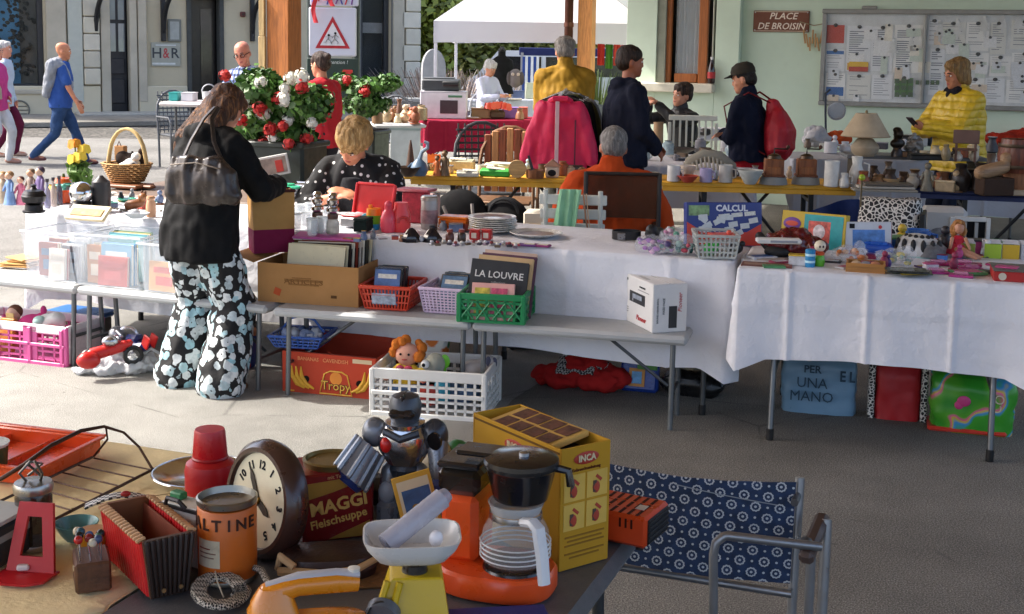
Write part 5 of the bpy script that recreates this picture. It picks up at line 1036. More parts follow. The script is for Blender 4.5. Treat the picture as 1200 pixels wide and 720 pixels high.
t=lat('picture_tin','tall steel tin with a grey and pink picture band','tin',503,268,TZ,[('body',[(.042,0),(.044,.006),(.044,.15),(.042,.155)],M('9a9490',.4,.4)),('picture',[(.0446,.03),(.0452,.03),(.0452,.1),(.0446,.1)],M('8a6a6c',.5,var=.6,sc=25)),('lid',[(.046,.15),(.047,.165),(.04,.172)],M('b8b4ae',.3,.8))])
t=it('orange_box','flat orange plastic box beside the stack of plates','box',530,270,TZ,HA+3);P(t,'body',B().box((.0,.05,.03),(.16,.1,.055),.008),plast('dd6a12'));P(t,'lid',B().box((0,.05,.064),(.165,.105,.012),.005),plast('e87a1c'))
pst=it('plate_stack','stack of white plates with dark striped rims','plates',577,272,TZ,0)
for i in range(7):P(pst,'plate',B().lathe([(.07,.004),(.09,.006),(.125,.018),(.122,.021),(.085,.011),(0,.01)],30,c=(jit(.003),jit(.003),.0105*i)),M('d9d5cc',.25)if i%2==0 else M('cfc8bc',.25))
P(pst,'brown_pattern',B().lathe([(.05,.0748),(.1,.0800)],30,cap=False),M('7a5a48',.4))
lat('platter','single white patterned dinner plate right of the plate stack','plate',628,277,TZ,[('dish',[(.08,.003),(.1,.006),(.135,.02),(.132,.023),(.095,.012),(0,.011)],M('d6d4cc',.25)),('pattern',[(.06,.0125),(.092,.0135)],M('8a7468',.4,var=.6,sc=40))],cap=True)
for i,(px,c_,lb)in enumerate(((527,'5a2a1a','small brown spice jar left of the red tins'),(541,'3a2a1c','small dark brown spice jar right of the other brown jar'))):lat('spice_jar',lb,'jar',px,283,TZ,[('body',[(.02,0),(.022,.01),(.02,.035),(.013,.045)],M(c_,.3)),('lid',[(.015,.045),(.015,.06)],M('8a3a2a',.4))])
for px,lb in((555,'left of two small red and white tins'),(569,'right of two small red and white tins')):
 t=it('small_tin',lb,'tin',px,282,TZ,HA+3);P(t,'body',B().box((0,.02,.024),(.05,.035,.046),.004),M('b01c1e',.4));P(t,'lid',B().box((0,.02,.0505),(.052,.037,.006),.002),M('c83a34',.4));P(t,'label',B().box((0,.0015,.024),(.026,.001,.026)),M('d8c8b8',.5))
t=it('glass_animals','pair of faceted dark navy sunglass cases near the table edge','ornament',494,284,TZ,5)
for s in(-1,1):b=B(6);b.lathe([(.045,0),(.05,.02),(.02,.06),(.006,.07)],6,c=(s*.05,0,0),sy=.7);P(t,'case',b,M('10121e',.15,coat=.5))
P(t,'gem',B(6).ell((0,-.02,.02),.014,6,4),M('c8d0e0',.1,.6))
rr=random.Random(12)
for i in range(15):
 px=506+7*i;t=it('trinket',ORD[i]+' little trinket from the left in the row along the table edge','trinket',px,287+rr.uniform(-1,2)+i*.15,TZ,rr.uniform(0,90),'trinkets along the table edge');c_=('a8a8ac','7a6a5a','b8b4b0','4a4a58','8a7a8c')[i%5]
 P(t,'base',B(8).box((0,0,.006),(.03,.022,.012),.003),M(c_,.3,.5));P(t,'top',B(8).ell((0,0,.017),(.01,.009,.008),8,6),M(('c8c8cc','8a3a3a','d8d4cc')[i%3],.3,.4))
for i,(px,c_,lb)in enumerate(((578,'3a3a8c','flat blue and red card packet by the trinkets'),(600,'a83a4a','flat crimson card packet in the row of cards'),(618,'6a3a7c','flat violet card packet near the platter'),(634,'8a2a6a','small magenta packet at the right of the card row'))):t=it('card_packet',lb,'packet',px,287+i*.7,TZ,HA+jit(8));P(t,'card',B().box((0,0,.005),(.09,.05,.01),.002),M(c_,.5));P(t,'print',B().box((.01,0,.0108),(.05,.03,.0012)),M('d8c8b0',.5,var=.6,sc=60))
# belt, shoe, bags of trinkets
t=it('leather_belt','coiled black leather belt on the bare part of the white cloth','belt',734,280,TZ,0);P(t,'coil',B().tube([((.07-.0012*k/4)*math.cos(k*.3),(.055-.001*k/4)*math.sin(k*.3),.022)for k in range(50)],.0035,4),M('161618',.4));P(t,'strap',B().lathe([(.068,0),(.073,0),(.073,.042),(.068,.042)],30,sy=.8,cap=False),M('18181a',.4));P(t,'buckle',B().box((-.03,-.062,.02),(.04,.008,.034),.003),M('8a8a8c',.3,.8))
t=it('black_shoe','single small black shoe behind the coiled belt','shoe',768,280,TZ,60);b=B(10);b.cap((-.05,0,.03),(.05,0,.025),.035,.03);b.ell((-.05,0,.05),(.035,.03,.03));skin('upper',b,M('17171a',.5),t,.006);P(t,'sole',B().box((0,0,.005),(.17,.06,.012),.005),M('0e0e10',.6))
def packs(px,py,label,cols,seed,w=.1):
 t=it('trinket_bag',label,'bag',px,py,TZ,HA);r_=random.Random(seed);b=B(10);b.ell((0,0,.035),(w,.06,.04));b.ell((w*.5,.02,.05),(w*.5,.05,.04));skin('clear_film',b,M('dfe4ea',.1,var=.02,bump=0,alpha=.22),t,.009,smooth=2,fold=.03,fs=25,fz=1,seed=seed)
 for i,c_ in enumerate(cols):
  b=B(8)
  for k in range(6):b.ell((r_.uniform(-w*.7,w*.8),r_.uniform(-.04,.03),r_.uniform(.012,.06)),(r_.uniform(.01,.02),.012,r_.uniform(.008,.016)),8,5)
  P(t,'trinkets',b,plast(c_),kind='stuff')
packs(766,296,'clear bag of purple and lilac beads right of the belt',['7a4a9a','b06ac0','d8a8c8','4a3a6a'],1);packs(792,297,'clear bag of teal and dark toys left of the clear basket',['2a6a6a','1e2426','8ab0a8','b8485a'],2,.09);packs(796,284,'clear bag with pink and mint toys behind the other trinket bags',['c88aa8','4ab08a','d8d8dc'],3)
cb,cbw=crate('plastic_basket','translucent slotted basket of green and red toys before the blue game box','basket',(819,304),(862,305),TZ,.2,.115,clear('c4c8c4',.62,.3),9,4,.008,taper=.14,rim=.014,th=.004)
Mr=Matrix.Rotation(cb.rotation_euler.z,4,'Z')
for i,(c_,lb)in enumerate((('38b84a','bright green rubber toy in the translucent basket'),('d04a34','red toy tray at the top of the translucent basket'),('26282a','black toy comb in the translucent basket'))):
 t=T('small_toy',lb,'toy',cb.location+Mr@Vector((.06+.06*i,.1-.03*(i==0),.012+.05*(i==1))),10*i);P(t,'body',B(10).ell((0,0,.03),(.035,.03,.03))if i!=1 else B().box((0,0,.035),(.13,.09,.02),.006),plast(c_));P(t,'detail',B(8).ell((.02,-.02,.05),.014),plast(c_))
# boxed games standing up
def gamebox(name,label,pl,pr,z,d,h,matc,lean=-8):
 a,rz,w=fb(pl,pr,z);t=T(name,label,'game box',a,rz);e=T('x','','x')if 0 else None
 q=P(t,'box',B().box((w/2,d/2,h/2),(w,d,h),.003),matc);q.rotation_euler=(R(lean),0,0);return t,q,w
CB_=M('22347c',.4,var=.06);t,q,w=gamebox('arithmetic_game','blue and red boxed number game standing upright behind the translucent basket',(804,289),(893,289),TZ,.05,.215,CB_)
OR_=M('c8402c',.45)
P(q,'red_field',B().wallprism([(.004,.004),(w-.004,.004),(w-.004,.11),(w*.8,.07),(w*.5,.06),(w*.2,.075),(.004,.12)],-.0012,.001),OR_);words('CALCUL',.042,M('d8dce4',.5),q,(w*.6,-.0012,.185),bold=.0016)
P(q,'picture',B().box((w*.17,-.001,.175),(w*.27,.0012,.05)),M('7a9a6a',.5,var=.7,sc=30))
for i in range(15):x_,z_=w*(.2+.7*rr.random()),.06+.1*rr.random();P(q,'number_card',B().box((x_,-.002-.0002*i,z_),(.045,.001,.026),0,(0,rr.uniform(-40,40),0)),M('c9cfd0',.5,var=.1,sc=80))
for i in range(3):P(q,'number_strip',B().box((w*(.5+.17*i),-.0012,.148+.006*i),(.055,.0012,.02),0,(0,-6,0)),M('d4d6d0',.5,var=.3,sc=90))
t,q,w=gamebox('modelling_dough_set','yellow and teal boxed dough toy standing beside the blue game',(913,292),(988,300),TZ,.05,.19,M('c8a82c',.45,var=.1))
P(q,'teal_panel',B().box((w*.66,-.001,.1),(w*.6,.0014,.16)),M('2a9a9c',.45,var=.3,sc=14));P(q,'picture',B().box((w*.6,-.002,.1),(w*.34,.001,.1)),M('c8584a',.45,var=.7,sc=35));P(q,'logo_panel',B().ell((w*.17,-.002,.13),(w*.14,.003,.03)),M('6a3a8c',.45));P(q,'logo_stripe',B().ell((w*.17,-.0045,.13),(w*.1,.002,.013)),M('c84a34',.5));P(q,'lower_panel',B().box((w*.5,-.0012,.012),(w*.96,.001,.02)),M('cdd0d4',.5));P(q,'picture_detail',B().ell((w*.6,-.003,.1),(.03,.002,.035)),M('d8c8c8',.5,var=.5,sc=50))
t,q,w=gamebox('toy_carton','white boxed toy with blue plastic train moulding in front of the striped basket',(991,300),(1045,300),TZ,.05,.16,M('c9ccd2',.45))
P(q,'picture',B().box((w*.5,-.001,.08),(w*.7,.0012,.085)),M('4a7ab8',.45,var=.6,sc=22));P(q,'dark_logo',B().box((w*.14,-.001,.14),(.025,.0012,.022)),INK);P(q,'edge',B().box((w+.001,.025,.08),(.0015,.046,.156)),M('9a4a3c',.5));P(q,'red_dot',B().ell((w*.75,-.001,.135),(.009,.002,.009)),RED)
t=it('blue_toy','shiny blue moulded toy boat lying before the white toy carton','toy',1018,299,TZ,HA);P(t,'hull',B().cap((-.08,0,.035),(.08,0,.035),.03,.032),plast('1c50b0'));P(t,'rail',B().box((0,-.01,.06),(.17,.04,.016),.006),plast('2860c0'))
# dark red bag heap with white packet
t=it('hooded_jacket','shiny dark red and black jacket folded in a heap on the toy table','jacket',928,302,TZ,HA);b=B(12)
for c,r in(((-.03,0,.06),(.11,.08,.06)),((.07,.02,.05),(.09,.08,.05)),((.0,.03,.09),(.09,.06,.05))):b.ell(c,r)
skin('fabric',b,M('5c0e14',.25,var=.3,coat=.2),t,.007,smooth=2,fold=.022,fs=26,fz=.5,seed=3);b=B(10).cap((-.15,-.01,.09),(-.07,-.06,.012),.022,.018);b.ell((-.06,-.06,.03),(.06,.03,.03));P(t,'black_trim',b,M('121214',.6))
t=it('white_packet','long white packet lying across the dark red jacket','packet',912,290,TZ+.07,HA+18);P(t,'pack',B().box((0,0,.03),(.2,.06,.022),.006),M('d6d6d4',.4));P(t,'print',B().box((.02,-.0305,.03),(.12,.001,.01)),M('8a8e98'))
for i,(px,py,w_)in enumerate(((885,311,.12),(912,313,.12),(905,305,.14),(937,308,.1))):t=it('booklet',('brown covered booklet at the left front corner of the toy table','reddish booklet in the middle of the row at the table edge','pale booklet behind the reddish booklets','grey booklet beside the toy figures')[i],'booklet',px,py,TZ,brz+jit(5));P(t,'cover',B().box((0,0,.004+i*.001),(w_,.1,.008),.001),M(('6a4038','7a3a34','9a8a80','6a5a54')[i],.5,var=.2));P(t,'print',B().box((0,-.01,.0088+i*.001),(w_*.8,.05,.0008)),M(('9a7a6a','a86a5c','b8aca0','8a7a74')[i],.5,var=.5,sc=60))
t=it('toy_figure','small blue striped toy barrel on the toy table','toy',949,313,TZ+.004,0);P(t,'body',B().lathe([(.02,0),(.022,.01),(.022,.075),(.018,.08)],16),plast('2a84b8'));P(t,'stripe',B().lathe([(.0226,.02),(.0226,.03)],16,cap=False).lathe([(.0226,.05),(.0226,.06)],16,cap=False),plast('b8dce8'))
t=it('toy_figure','small green bodied toy figure with white round head','toy',960,312,TZ+.004,0);P(t,'body',B().lathe([(.02,0),(.024,.02),(.02,.05),(.01,.06)],16),plast('5aa82a'));P(t,'collar',B().lathe([(.02,.05),(.022,.06),(.012,.068)],16),plast('c8502a'));P(t,'head',B().ell((0,0,.09),.026),M('dcd0b8',.4));P(t,'face',B().ell((-.006,-.024,.09),(.005,.003,.006),6,5).ell((.008,-.024,.09),(.005,.003,.006),6,5),M('3a2020'))
# helmet
hm=it('cycle_helmet','white and silver cycling helmet with black vents on the toy table','helmet',1076,301,TZ,HA-8)
b=B();b.loft([((0,0,.005),.1,.075),((0,0,.03),.112,.085),((0,0,.06),.106,.08),((-.004,0,.09),.08,.062),((-.01,0,.105),.045,.036),((-.01,0,.11),.01,.01)],30);P(hm,'shell',b,M('c9c9c6',.3,var=.12,sc=12))
for a_ in(-150,-122,-96,-70,-44,-18):
 a_=R(a_);P(hm,'vent',B().ell((.101*math.cos(a_),.077*math.sin(a_),.058),(.013,.013,.033),10,7),M('0e0e10',.6));P(hm,'vent',B().ell((.062*math.cos(a_),.046*math.sin(a_),.098),(.011,.009,.012),8,6),M('0e0e10',.6))
P(hm,'rim',B().tube([(.102*math.cos(k*.314),.078*math.sin(k*.314),.006)for k in range(20)],.006,6,True),M('8fb4b0',.4));P(hm,'rear_panel',B().loft([((.05,.0,.01),.072,.082),((.055,0,.05),.07,.084),((.05,0,.07),.05,.07)],20),M('6a6a6a',.5,var=.5,sc=30))
# doll
dl=it('fashion_doll','blonde doll in red dress sitting on the toy table','doll',1122,302,TZ,-10);SKD=M('c08a6c',.5)
P(dl,'torso',B().lathe([(.032,.03),(.024,.06),(.03,.09),(.012,.105)],14,sy=.7),M('b81c34',.4));P(dl,'skirt',B().lathe([(.055,.02),(.05,.035),(.026,.065)],18,sy=.9),M('c02a40',.4,var=.3,sc=40));P(dl,'head',B().ell((0,-.004,.14),(.022,.024,.028)),SKD);b=B(8)
for c,r in(((0,.012,.15),(.032,.026,.03)),((-.02,.016,.125),(.02,.02,.034)),((.02,.016,.125),(.018,.02,.03)),((0,-.005,.168),(.024,.02,.012))):b.ell(c,r)
skin('hair',b,hairmat('a8703a','d8a86a'),dl,.005,fold=.006,fs=60);P(dl,'arm',B(8).cap((.03,-.01,.09),(.045,-.04,.05),.009,.007),SKD);P(dl,'arm',B(8).cap((-.03,-.01,.09),(-.04,-.03,.05),.009,.007),SKD);P(dl,'leg',B(8).cap((.02,-.03,.04),(.09,-.05,.012),.014,.009),SKD);P(dl,'leg',B(8).cap((-.01,-.03,.04),(.07,-.075,.012),.014,.009),SKD);P(dl,'seat',B().box((-.01,.01,.01),(.09,.07,.02),.006),M('b8bcb4',.6,var=.4,sc=40))
# right: little open boxes, tray, packs, board game
for i,(px,c_,lb)in enumerate(((1132,'7a8a2a','olive green fronted box behind the doll legs'),(1163,'9ab82c','open white box with lime green front'),(1184,'c8a41c','open white box with yellow front'),(1206,'b8bcc0','white box at the right end of the boxes'))):
 t=it('small_box',lb,'box',px,303+i*.8,TZ,brz+3);P(t,'front',B().box((0,0,.035),(.075,.003,.07)),M(c_,.5));P(t,'tray',B().box((0,.05,.004),(.075,.094,.006)).box((0,.1,.04),(.075,.003,.08)).box((-.0375,.05,.038),(.003,.09,.075)).box((.0375,.05,.038),(.003,.09,.075)),M('d0d2d4',.5));P(t,'flap',B().box((0,.028,.079),(.07,.05,.002),0,(14,0,0)),M('d8dade',.5))
t=it('wooden_box','shallow natural wood box at the front edge of the toy table','box',1014,320,TZ+.002,brz);WW=wood('a87438',.6,0)
P(t,'front',B().box((0,0,.02),(.165,.008,.04),.001),WW);P(t,'back',B().box((0,.11,.02),(.165,.008,.04),.001),WW);P(t,'side',B().box((-.078,.055,.02),(.008,.10,.04),.001),WW);P(t,'side',B().box((.078,.055,.02),(.008,.10,.04),.001),WW);P(t,'base',B().box((0,.055,.004),(.146,.1,.006)),WW)
for i in range(3):P(t,'trinkets',B(8).ell((-.04+.04*i,.05,.03),(.022,.016,.014)),M(('c8a888','8a8a90','b87a5a')[i],.4))
packs(995,308,'clear bag of orange toys behind the wooden box',['c8743a','d8a888','a8a8b0'],5,.08);packs(1048,312,'clear bag of pale toys in front of the helmet',['b8b0a0','c8b84a','8aa08a'],6,.09)
for i in range(4):t=it('magazine',('dark glossy case on top of the flat pile','green edged case second in the flat pile','grey case third in the flat pile','bottom case of the flat pile at the table edge')[3-i],'magazine',1066+jit(4),322-i*.5,TZ+.004+.009*i,brz+jit(12));P(t,'cover',B().box((0,.05,.0045),(.17,.11,.007),.002),M(('3a4a34','4c5a4a','2c3a2a','1e2226')[i],.25,var=.4,sc=20));P(t,'print',B().box((-.02,.05,.0083),(.1,.07,.0006)),M(('7a8a6a','8a9a8a','5a6a4a','6a7078')[i],.3,var=.6,sc=40))
for i,(px,py)in enumerate(((1100,322),(1126,326),(1130,312),(1102,312),(1140,318))):t=it('pink_packet',('pink blister pack at the left of the pink row','pink pack nearest the table edge beside the red game','wide magenta packet behind the pink packs','small magenta pack below the doll feet','pink pack touching the red board game')[i],'packet',px,py,TZ+.003+(.012 if i==2 else 0),brz+jit(20));P(t,'card',B().box((0,.03,.006),(.1+.05*(i==2),.07,.01),.003),M(('a8347c','b03c84','9a2060','a02a6a','b84a8c')[i],.3));P(t,'bubble',B().box((0,.03,.017),(.06,.045,.014),.006),clear('d890b8',.55,.1))
t=it('board_game','red sided board game box at the right end of the toy table','game box',1192,331,TZ+.002,brz);P(t,'base',B().box((.03,.09,.022),(.25,.2,.042),.003),M('a81c18',.45,var=.1));P(t,'lid',B().box((.03,.09,.046),(.254,.204,.006),.002),M('5a5a58',.4,var=.4,sc=18));P(t,'round_logo',B().cyl((-.06,-.0105,.022),(-.06,-.0122,.022),.016,n=18),M('c8c0b0',.5));P(t,'title',B().box((.09,-.0108,.022),(.1,.001,.018)),M('c8a858',.5))
# the near tables
def uv(u,v,z=0):return U*u+V*v+Vector((0,0,z))
g2=foldtable('folding_table','dark grey plastic folding table in front carrying the coffee maker',uv(-1.375,.75),HA,.763,1.744,FT,top=M('5d5e60',.45,var=.06,bump=.3,bsc=200),th=.04)
foldtable('folding_table','table under the beige cloth at the bottom left',uv(-2.75,.9),HA,1.36,1.55,FT-.004)
drape('tablecloth','mottled beige cloth spread under the accordion rack and red stand',HA,uv(-2.76,.88),1.378,1.58,FT+.003,(.06,.012,.05,.06),M('eed9a8',.9,var=.2,sc=6,bump=.6,bsc=60),5,.006,9)
FZ=FT+.002;CZ=FT+.008
ORP=plast('dd4e18',.3,coat=.25,wear=.1);BKP=plast('141315',.22,coat=.3)
# coffee maker
cm=it('coffee_maker','orange and black filter coffee maker with glass jug and white handle','coffee maker',582,688,FZ,-18)
P(cm,'base',B().loft([((0,0,.004),.104,.076),((0,0,.012),.108,.08),((0,0,.04),.107,.079),((0,0,.046),.102,.074)],36,2.6),ORP)
P(cm,'tower',B().box((-.068,.03,.105),(.07,.1,.125),.012),ORP);P(cm,'reservoir',B().box((-.068,.03,.191),(.08,.11,.05),.012),clear('1a1714',.86,.08));P(cm,'reservoir_lid',B().box((-.068,.03,.222),(.08,.11,.012),.004),BKP)
P(cm,'filter_funnel',B().lathe([(.042,.168),(.048,.172),(.062,.226),(.066,.23),(.066,.236)],28,c=(.042,0,0)),BKP);P(cm,'funnel_lid',B().lathe([(.067,.236),(.066,.244),(.05,.25),(.012,.251)],28,c=(.042,0,0)).box((-.03,.01,.245),(.09,.06,.009),.004),BKP);P(cm,'funnel_handle',B().tube([(.10,.01,.229),(.125,.01,.226),(.13,.01,.2)],.008,8),BKP)
P(cm,'steel_knob',B().lathe([(.009,.251),(.009,.257),(.005,.259)],14,c=(.05,-.01,0)),STEEL);P(cm,'hot_plate',B().lathe([(.058,.046),(.056,.05)],28,c=(.035,-.004,0)),BKP)
jug=P(cm,'jug',B().lathe([(.045,.052),(.058,.062),(.062,.085),(.058,.115),(.046,.138),(.043,.15)],32,c=(.035,-.004,0),cap=False),M('dfe8ea',.03,var=.02,bump=0,alpha=.2))
for i in range(4):P(jug,'white_line',B().tube([(.035+.0622*math.cos(k*.1963),-.004+.0622*math.sin(k*.1963),.07+.0085*i)for k in range(32)],.0014,5,True),M('d8dcde',.3))
P(jug,'rim',B().lathe([(.044,.148),(.047,.156),(.05,.165),(.046,.165),(.043,.152)],32,c=(.035,-.004,0)),clear('cdd2d4',.5,.05));P(jug,'jug_bottom',B().lathe([(.0,.0515),(.045,.0515),(.055,.0595)],28,c=(.035,-.004,0)),clear('6a3a2a',.35,.05));P(jug,'steel_band',B().lathe([(.0472,.137),(.0475,.142),(.0465,.147)],32,c=(.035,-.004,0),cap=False),STEEL)
P(jug,'handle',B().tube([(.062,-.045,.145),(.084,-.062,.152),(.096,-.07,.146),(.106,-.077,.1),(.112,-.082,.055)],[.011,.0125,.013,.0125,.012],8,flat=.75),M('d8dadc',.35))
P(cm,'foot',B().cyl((-.06,-.05,-.002),(-.06,-.05,.006),.01).cyl((.07,-.04,-.002),(.07,-.04,.006),.01),BKP)
# yellow INCA carton
YC=M('b88a24',.7,var=.08,sc=5,bump=.08,wear=.06);cr=at(655,671,FZ);rzb=36.0
inca=T('appliance_carton','open yellow cardboard carton with red oval marks behind the coffee maker','box',cr,rzb);bw_,bd_,bh_=.117,.286,.232
P(inca,'front',B().box((bw_/2,.002,bh_/2),(bw_,.004,bh_),.0008),YC);P(inca,'back',B().box((bw_/2,bd_-.002,bh_/2),(bw_,.004,bh_),.0008),YC);P(inca,'side',B().box((.002,bd_/2,bh_/2),(.004,bd_-.009,bh_),.0008),YC);P(inca,'side',B().box((bw_-.002,bd_/2,bh_/2),(.004,bd_-.009,bh_),.0008),YC);P(inca,'base',B().box((bw_/2,bd_/2,.004),(bw_-.01,bd_-.01,.005)),YC);P(inca,'paper_fill',B().box((bw_/2,bd_/2,.19),(bw_-.012,bd_-.012,.02)),M('3a3028',.9))
INR=M('a8321e',.6)
for k_,(o_,rz_,cx_,cz_)in enumerate((((0,0,0),0,bw_*.5,.208),((-.0012,0,0),-90,bd_*.5,.2))):
 if k_==0:P(inca,'oval_logo',B().ell((cx_,-.001,cz_),(.03,.0016,.012)),INR);words('INCA',.017,M('d8c8a0',.6),inca,(cx_,-.003,cz_),bold=.0005)
 else:P(inca,'oval_logo',B().ell((-.001,cx_,cz_),(.0016,.034,.013)),INR);words('INCA',.019,M('d8c8a0',.6),inca,(-.003,cx_,cz_),(90,0,-90),bold=.0005)
words('Kaffeemaschine',.011,M('6a3a1a',.7),inca,(-.0012,bd_*.62,.176),(90,0,-90));words('Gebrauchsanleitung',.0085,M('6a3a1a',.7),inca,(bw_*.5,-.0012,.188))
for i in range(2):
 for j in range(2):
  q=P(inca,'picture_panel',B().box((bw_*(.27+.46*i),-.0006,.155-.055*j),(bw_*.42,.0012,.05)),M('d2ac4a',.6));P(q,'drawing',B().ell((bw_*(.25+.46*i),-.0016,.148-.055*j),(.009,.001,.012),8,6).box((bw_*(.30+.46*i),-.0016,.165-.055*j),(.016,.001,.006),0,(0,40,0)),M('a83a24',.6));P(q,'drawing',B().box((bw_*(.22+.46*i),-.0018,.15-.055*j),(.008,.001,.022)),M('4a3a2e',.6))
P(inca,'text_lines',B().box((bw_/2,-.0006,.062),(bw_*.8,.0012,.003)).box((bw_/2,-.0006,.054),(bw_*.7,.0012,.003)).box((bw_/2,-.0006,.046),(bw_*.8,.0012,.003)).box((bw_/2,-.0006,.03),(bw_*.8,.0012,.003)).box((bw_/2,-.0006,.022),(bw_*.6,.0012,.003)),M('8a6420',.7));P(inca,'edge_stripe',B().box((-.0006,bd_*.5,.223),(.0012,bd_*.96,.004)),M('6a4a1a',.7));P(inca,'red_drawing',B().ell((-.001,bd_*.15,.19),(.0014,.02,.02),8,6),INR)
t=T('leaflet','photo-printed leaflet lying on top of the yellow carton','leaflet',cr+Matrix.Rotation(R(rzb),4,'Z')@Vector((bw_/2,bd_*.5,.216)),rzb);P(t,'card',B().box((.0,.01,.008),(bw_*.82,bd_*.7,.012),.002,(0,-8,3)),M('c8a050',.6))
for i in range(4):
 for j in range(2):P(t,'photo',B().box((-.024+.048*j,-.06+.045*i,.0148),(.04,.038,.0008),0,(0,0,3)),M('5a3426',.5,var=.8,sc=50)).rotation_euler=(0,R(-8),0)
# small orange heater with grille
c0=at(756,649,FZ);hz_=61.0
ht=T('orange_radio','small orange slotted appliance with black front at the table corner','appliance',c0,hz_);P(ht,'body',B().box((.058,.1,.038),(.116,.2,.062),.006),plast('c8431a'))
P(ht,'grille',B().box((.058,-.001,.038),(.1,.004,.05),.002),BLACK)
for i in range(5):P(ht,'grille_bar',B().box((.058,-.004,.018+.01*i),(.096,.003,.003)),M('3a3a3c',.4,.5))
sb=B()
for i in range(9):
 for j in range(3):sb.box((.02+.036*j,.022+.018*i,.0692),(.03,.006,.001))
P(ht,'vent_slots',sb,M('3a140a',.7),kind='stuff');sb=B()
for i in range(6):sb.box((-.0006,.03+.012*i+(.02 if i>2 else 0),.052),(.001,.004,.018))
P(ht,'side_slots',sb,M('3a140a',.7),kind='stuff');P(ht,'price_sticker',B().box((.05,.03,.07),(.024,.018,.0012)),M('c8b8a8',.6))
for x_ in(.02,.1):P(ht,'foot',B().cyl((x_,.02,-.002),(x_,.02,.008),.008),BLACK)
# MAGGI tin
mg,mw=carton('soup_tin','dark red square soup tin with gold bands and round lid','tin',(355,638),(438,628),FZ,.12,.135,M('7c1216',.35,.25,var=.1,wear=.15))
GLD=M('a8863a',.4,.5);P(mg,'gold_band',B().wallprism([(.008,.118),(mw-.012,.126),(mw-.012,.119),(.06,.098),(.008,.086)],-.0012,.001),GLD);P(mg,'gold_band',B().wallprism([(.05,.004),(mw-.008,.004),(mw-.008,.034),(.07,.012)],-.0012,.001),GLD)
words('MAGGI',.036,M('d0aa5a',.5),mg,(mw*.5,-.0014,.072),(90,-8,0),bold=.0011,sx=1.0);words('Fleischsuppe',.0235,M('d0aa5a',.5),mg,(mw*.5,-.0014,.043),(90,-10,0),bold=.0004,sx=.95);words('mit Teigwaren',.01,M('c89a6a',.5),mg,(mw*.55,-.0014,.129),(90,-4,0))
P(mg,'lid',B().lathe([(.056,.135),(.058,.146),(.052,.148),(.048,.142),(.0,.142)],30,c=(mw/2,.06,0)),M('8a7a4a',.35,.7,wear=.3))
t=it('red_cloth','crumpled bright red cloth behind the soup tin','cloth',375,596,FZ,0);b=B(10);b.ell((0,0,.06),(.08,.04,.05));b.ell((.05,.01,.05),(.05,.04,.045));skin('cloth',b,cloth('a81a1c'),t,.007,smooth=2,fold=.012,fs=24,fz=1)
t=it('leather_hat','stiff black leather cap standing behind the soup tin','cap',407,594,FZ,-10);P(t,'peak',B().sheet(lambda u,v:(-.04+.085*u,.02-.03*v,.02+.09*v*math.sin(3.14*(.15+.7*u))),12,8,.006),M('141414',.4));P(t,'crown',B().ell((.02,.05,.03),(.06,.05,.03)),M('18181a',.6));P(t,'dark_bag',B().box((.07,.03,.03),(.1,.06,.06),.02),M('1a1a1c',.6))
# wall clock
ck=it('wall_clock','round brown wooden wall clock leaning and facing left','clock',306,652,FZ,-45);k_=P(ck,'case',B().lathe([(.088,-.022),(.106,-.02),(.112,-.004),(.11,.012),(.098,.024),(.09,.024),(.086,.014),(.0,.012)],44),M('38201a',.3,var=.25,coat=.4));k_.rotation_euler=(R(82),0,0);k_.location=(0,.012,.108)
P(k_,'dial',B().lathe([(.0875,.0168),(.0,.0172)],40),M('d9d2b4',.5,var=.06))
for h_ in range(12):
 a_=R(90-30*h_);words(str(h_ or 12),.022,INK,k_,(.066*math.cos(a_),.066*math.sin(a_),.0174),(0,0,math.degrees(a_)-90),bold=.0006)
for a_,L_,w__ in((150,.045,.006),(-58,.066,.005)):e=P(k_,'hand',B().wallprism([(-w__,-.01),(w__,-.01),(w__*1.2,L_*.7),(0,L_),(-w__*1.2,L_*.7)],-.0008,.0008),M('2a2018',.4));e.location=(0,0,.019);e.rotation_euler=(R(90),0,R(a_-90))
P(k_,'hub',B().lathe([(.007,.016),(.007,.0225),(.003,.024)],14),M('8a6a2a',.3,.8))
# malt tin
mt=it('malt_tin','orange round tin with steel rim and torn paper label','tin',267,675,FZ,0);ORT=M('c8661a',.4,var=.08,wear=.22)
P(mt,'body',B().lathe([(.051,0),(.0525,.004),(.0525,.134),(.051,.136)],40),ORT);P(mt,'rim',B().lathe([(.0535,.14),(.0545,.150),(.051,.152),(.049,.144),(.047,.138),(.0,.137)],40),M('9a968c',.3,.9));P(mt,'bead',B().lathe([(.0532,-.0),(.0538,.004),(.0526,.008)],40,cap=False),M('9a968c',.3,.9))
def curved(t,nm,a0,a1,z0_,z1_,r,m_,n=10):P(t,nm,B().sheet(lambda u,v:(r*math.cos(R(a0+(a1-a0)*u)),r*math.sin(R(a0+(a1-a0)*u)),z0_+(z1_-z0_)*v),n,3,.0004),m_)
curved(mt,'paper_label',-146,-92,.035,.085,.0532,M('c8bfa4',.7,var=.1,wear=.3));curved(mt,'label_text',-140,-112,.068,.07,.0538,M('8a3a2a'));curved(mt,'label_text',-140,-100,.06,.062,.0538,M('8a6a5a'));curved(mt,'label_text',-138,-104,.052,.054,.0538,M('8a6a5a'))
for i,ch in enumerate('MALTINE'):a_=-170+24*i;words(ch,.029,M('3a1c10',.5),mt,(.0534*math.cos(R(a_)),.0534*math.sin(R(a_)),.112),(90,0,a_+90),bold=.0006)
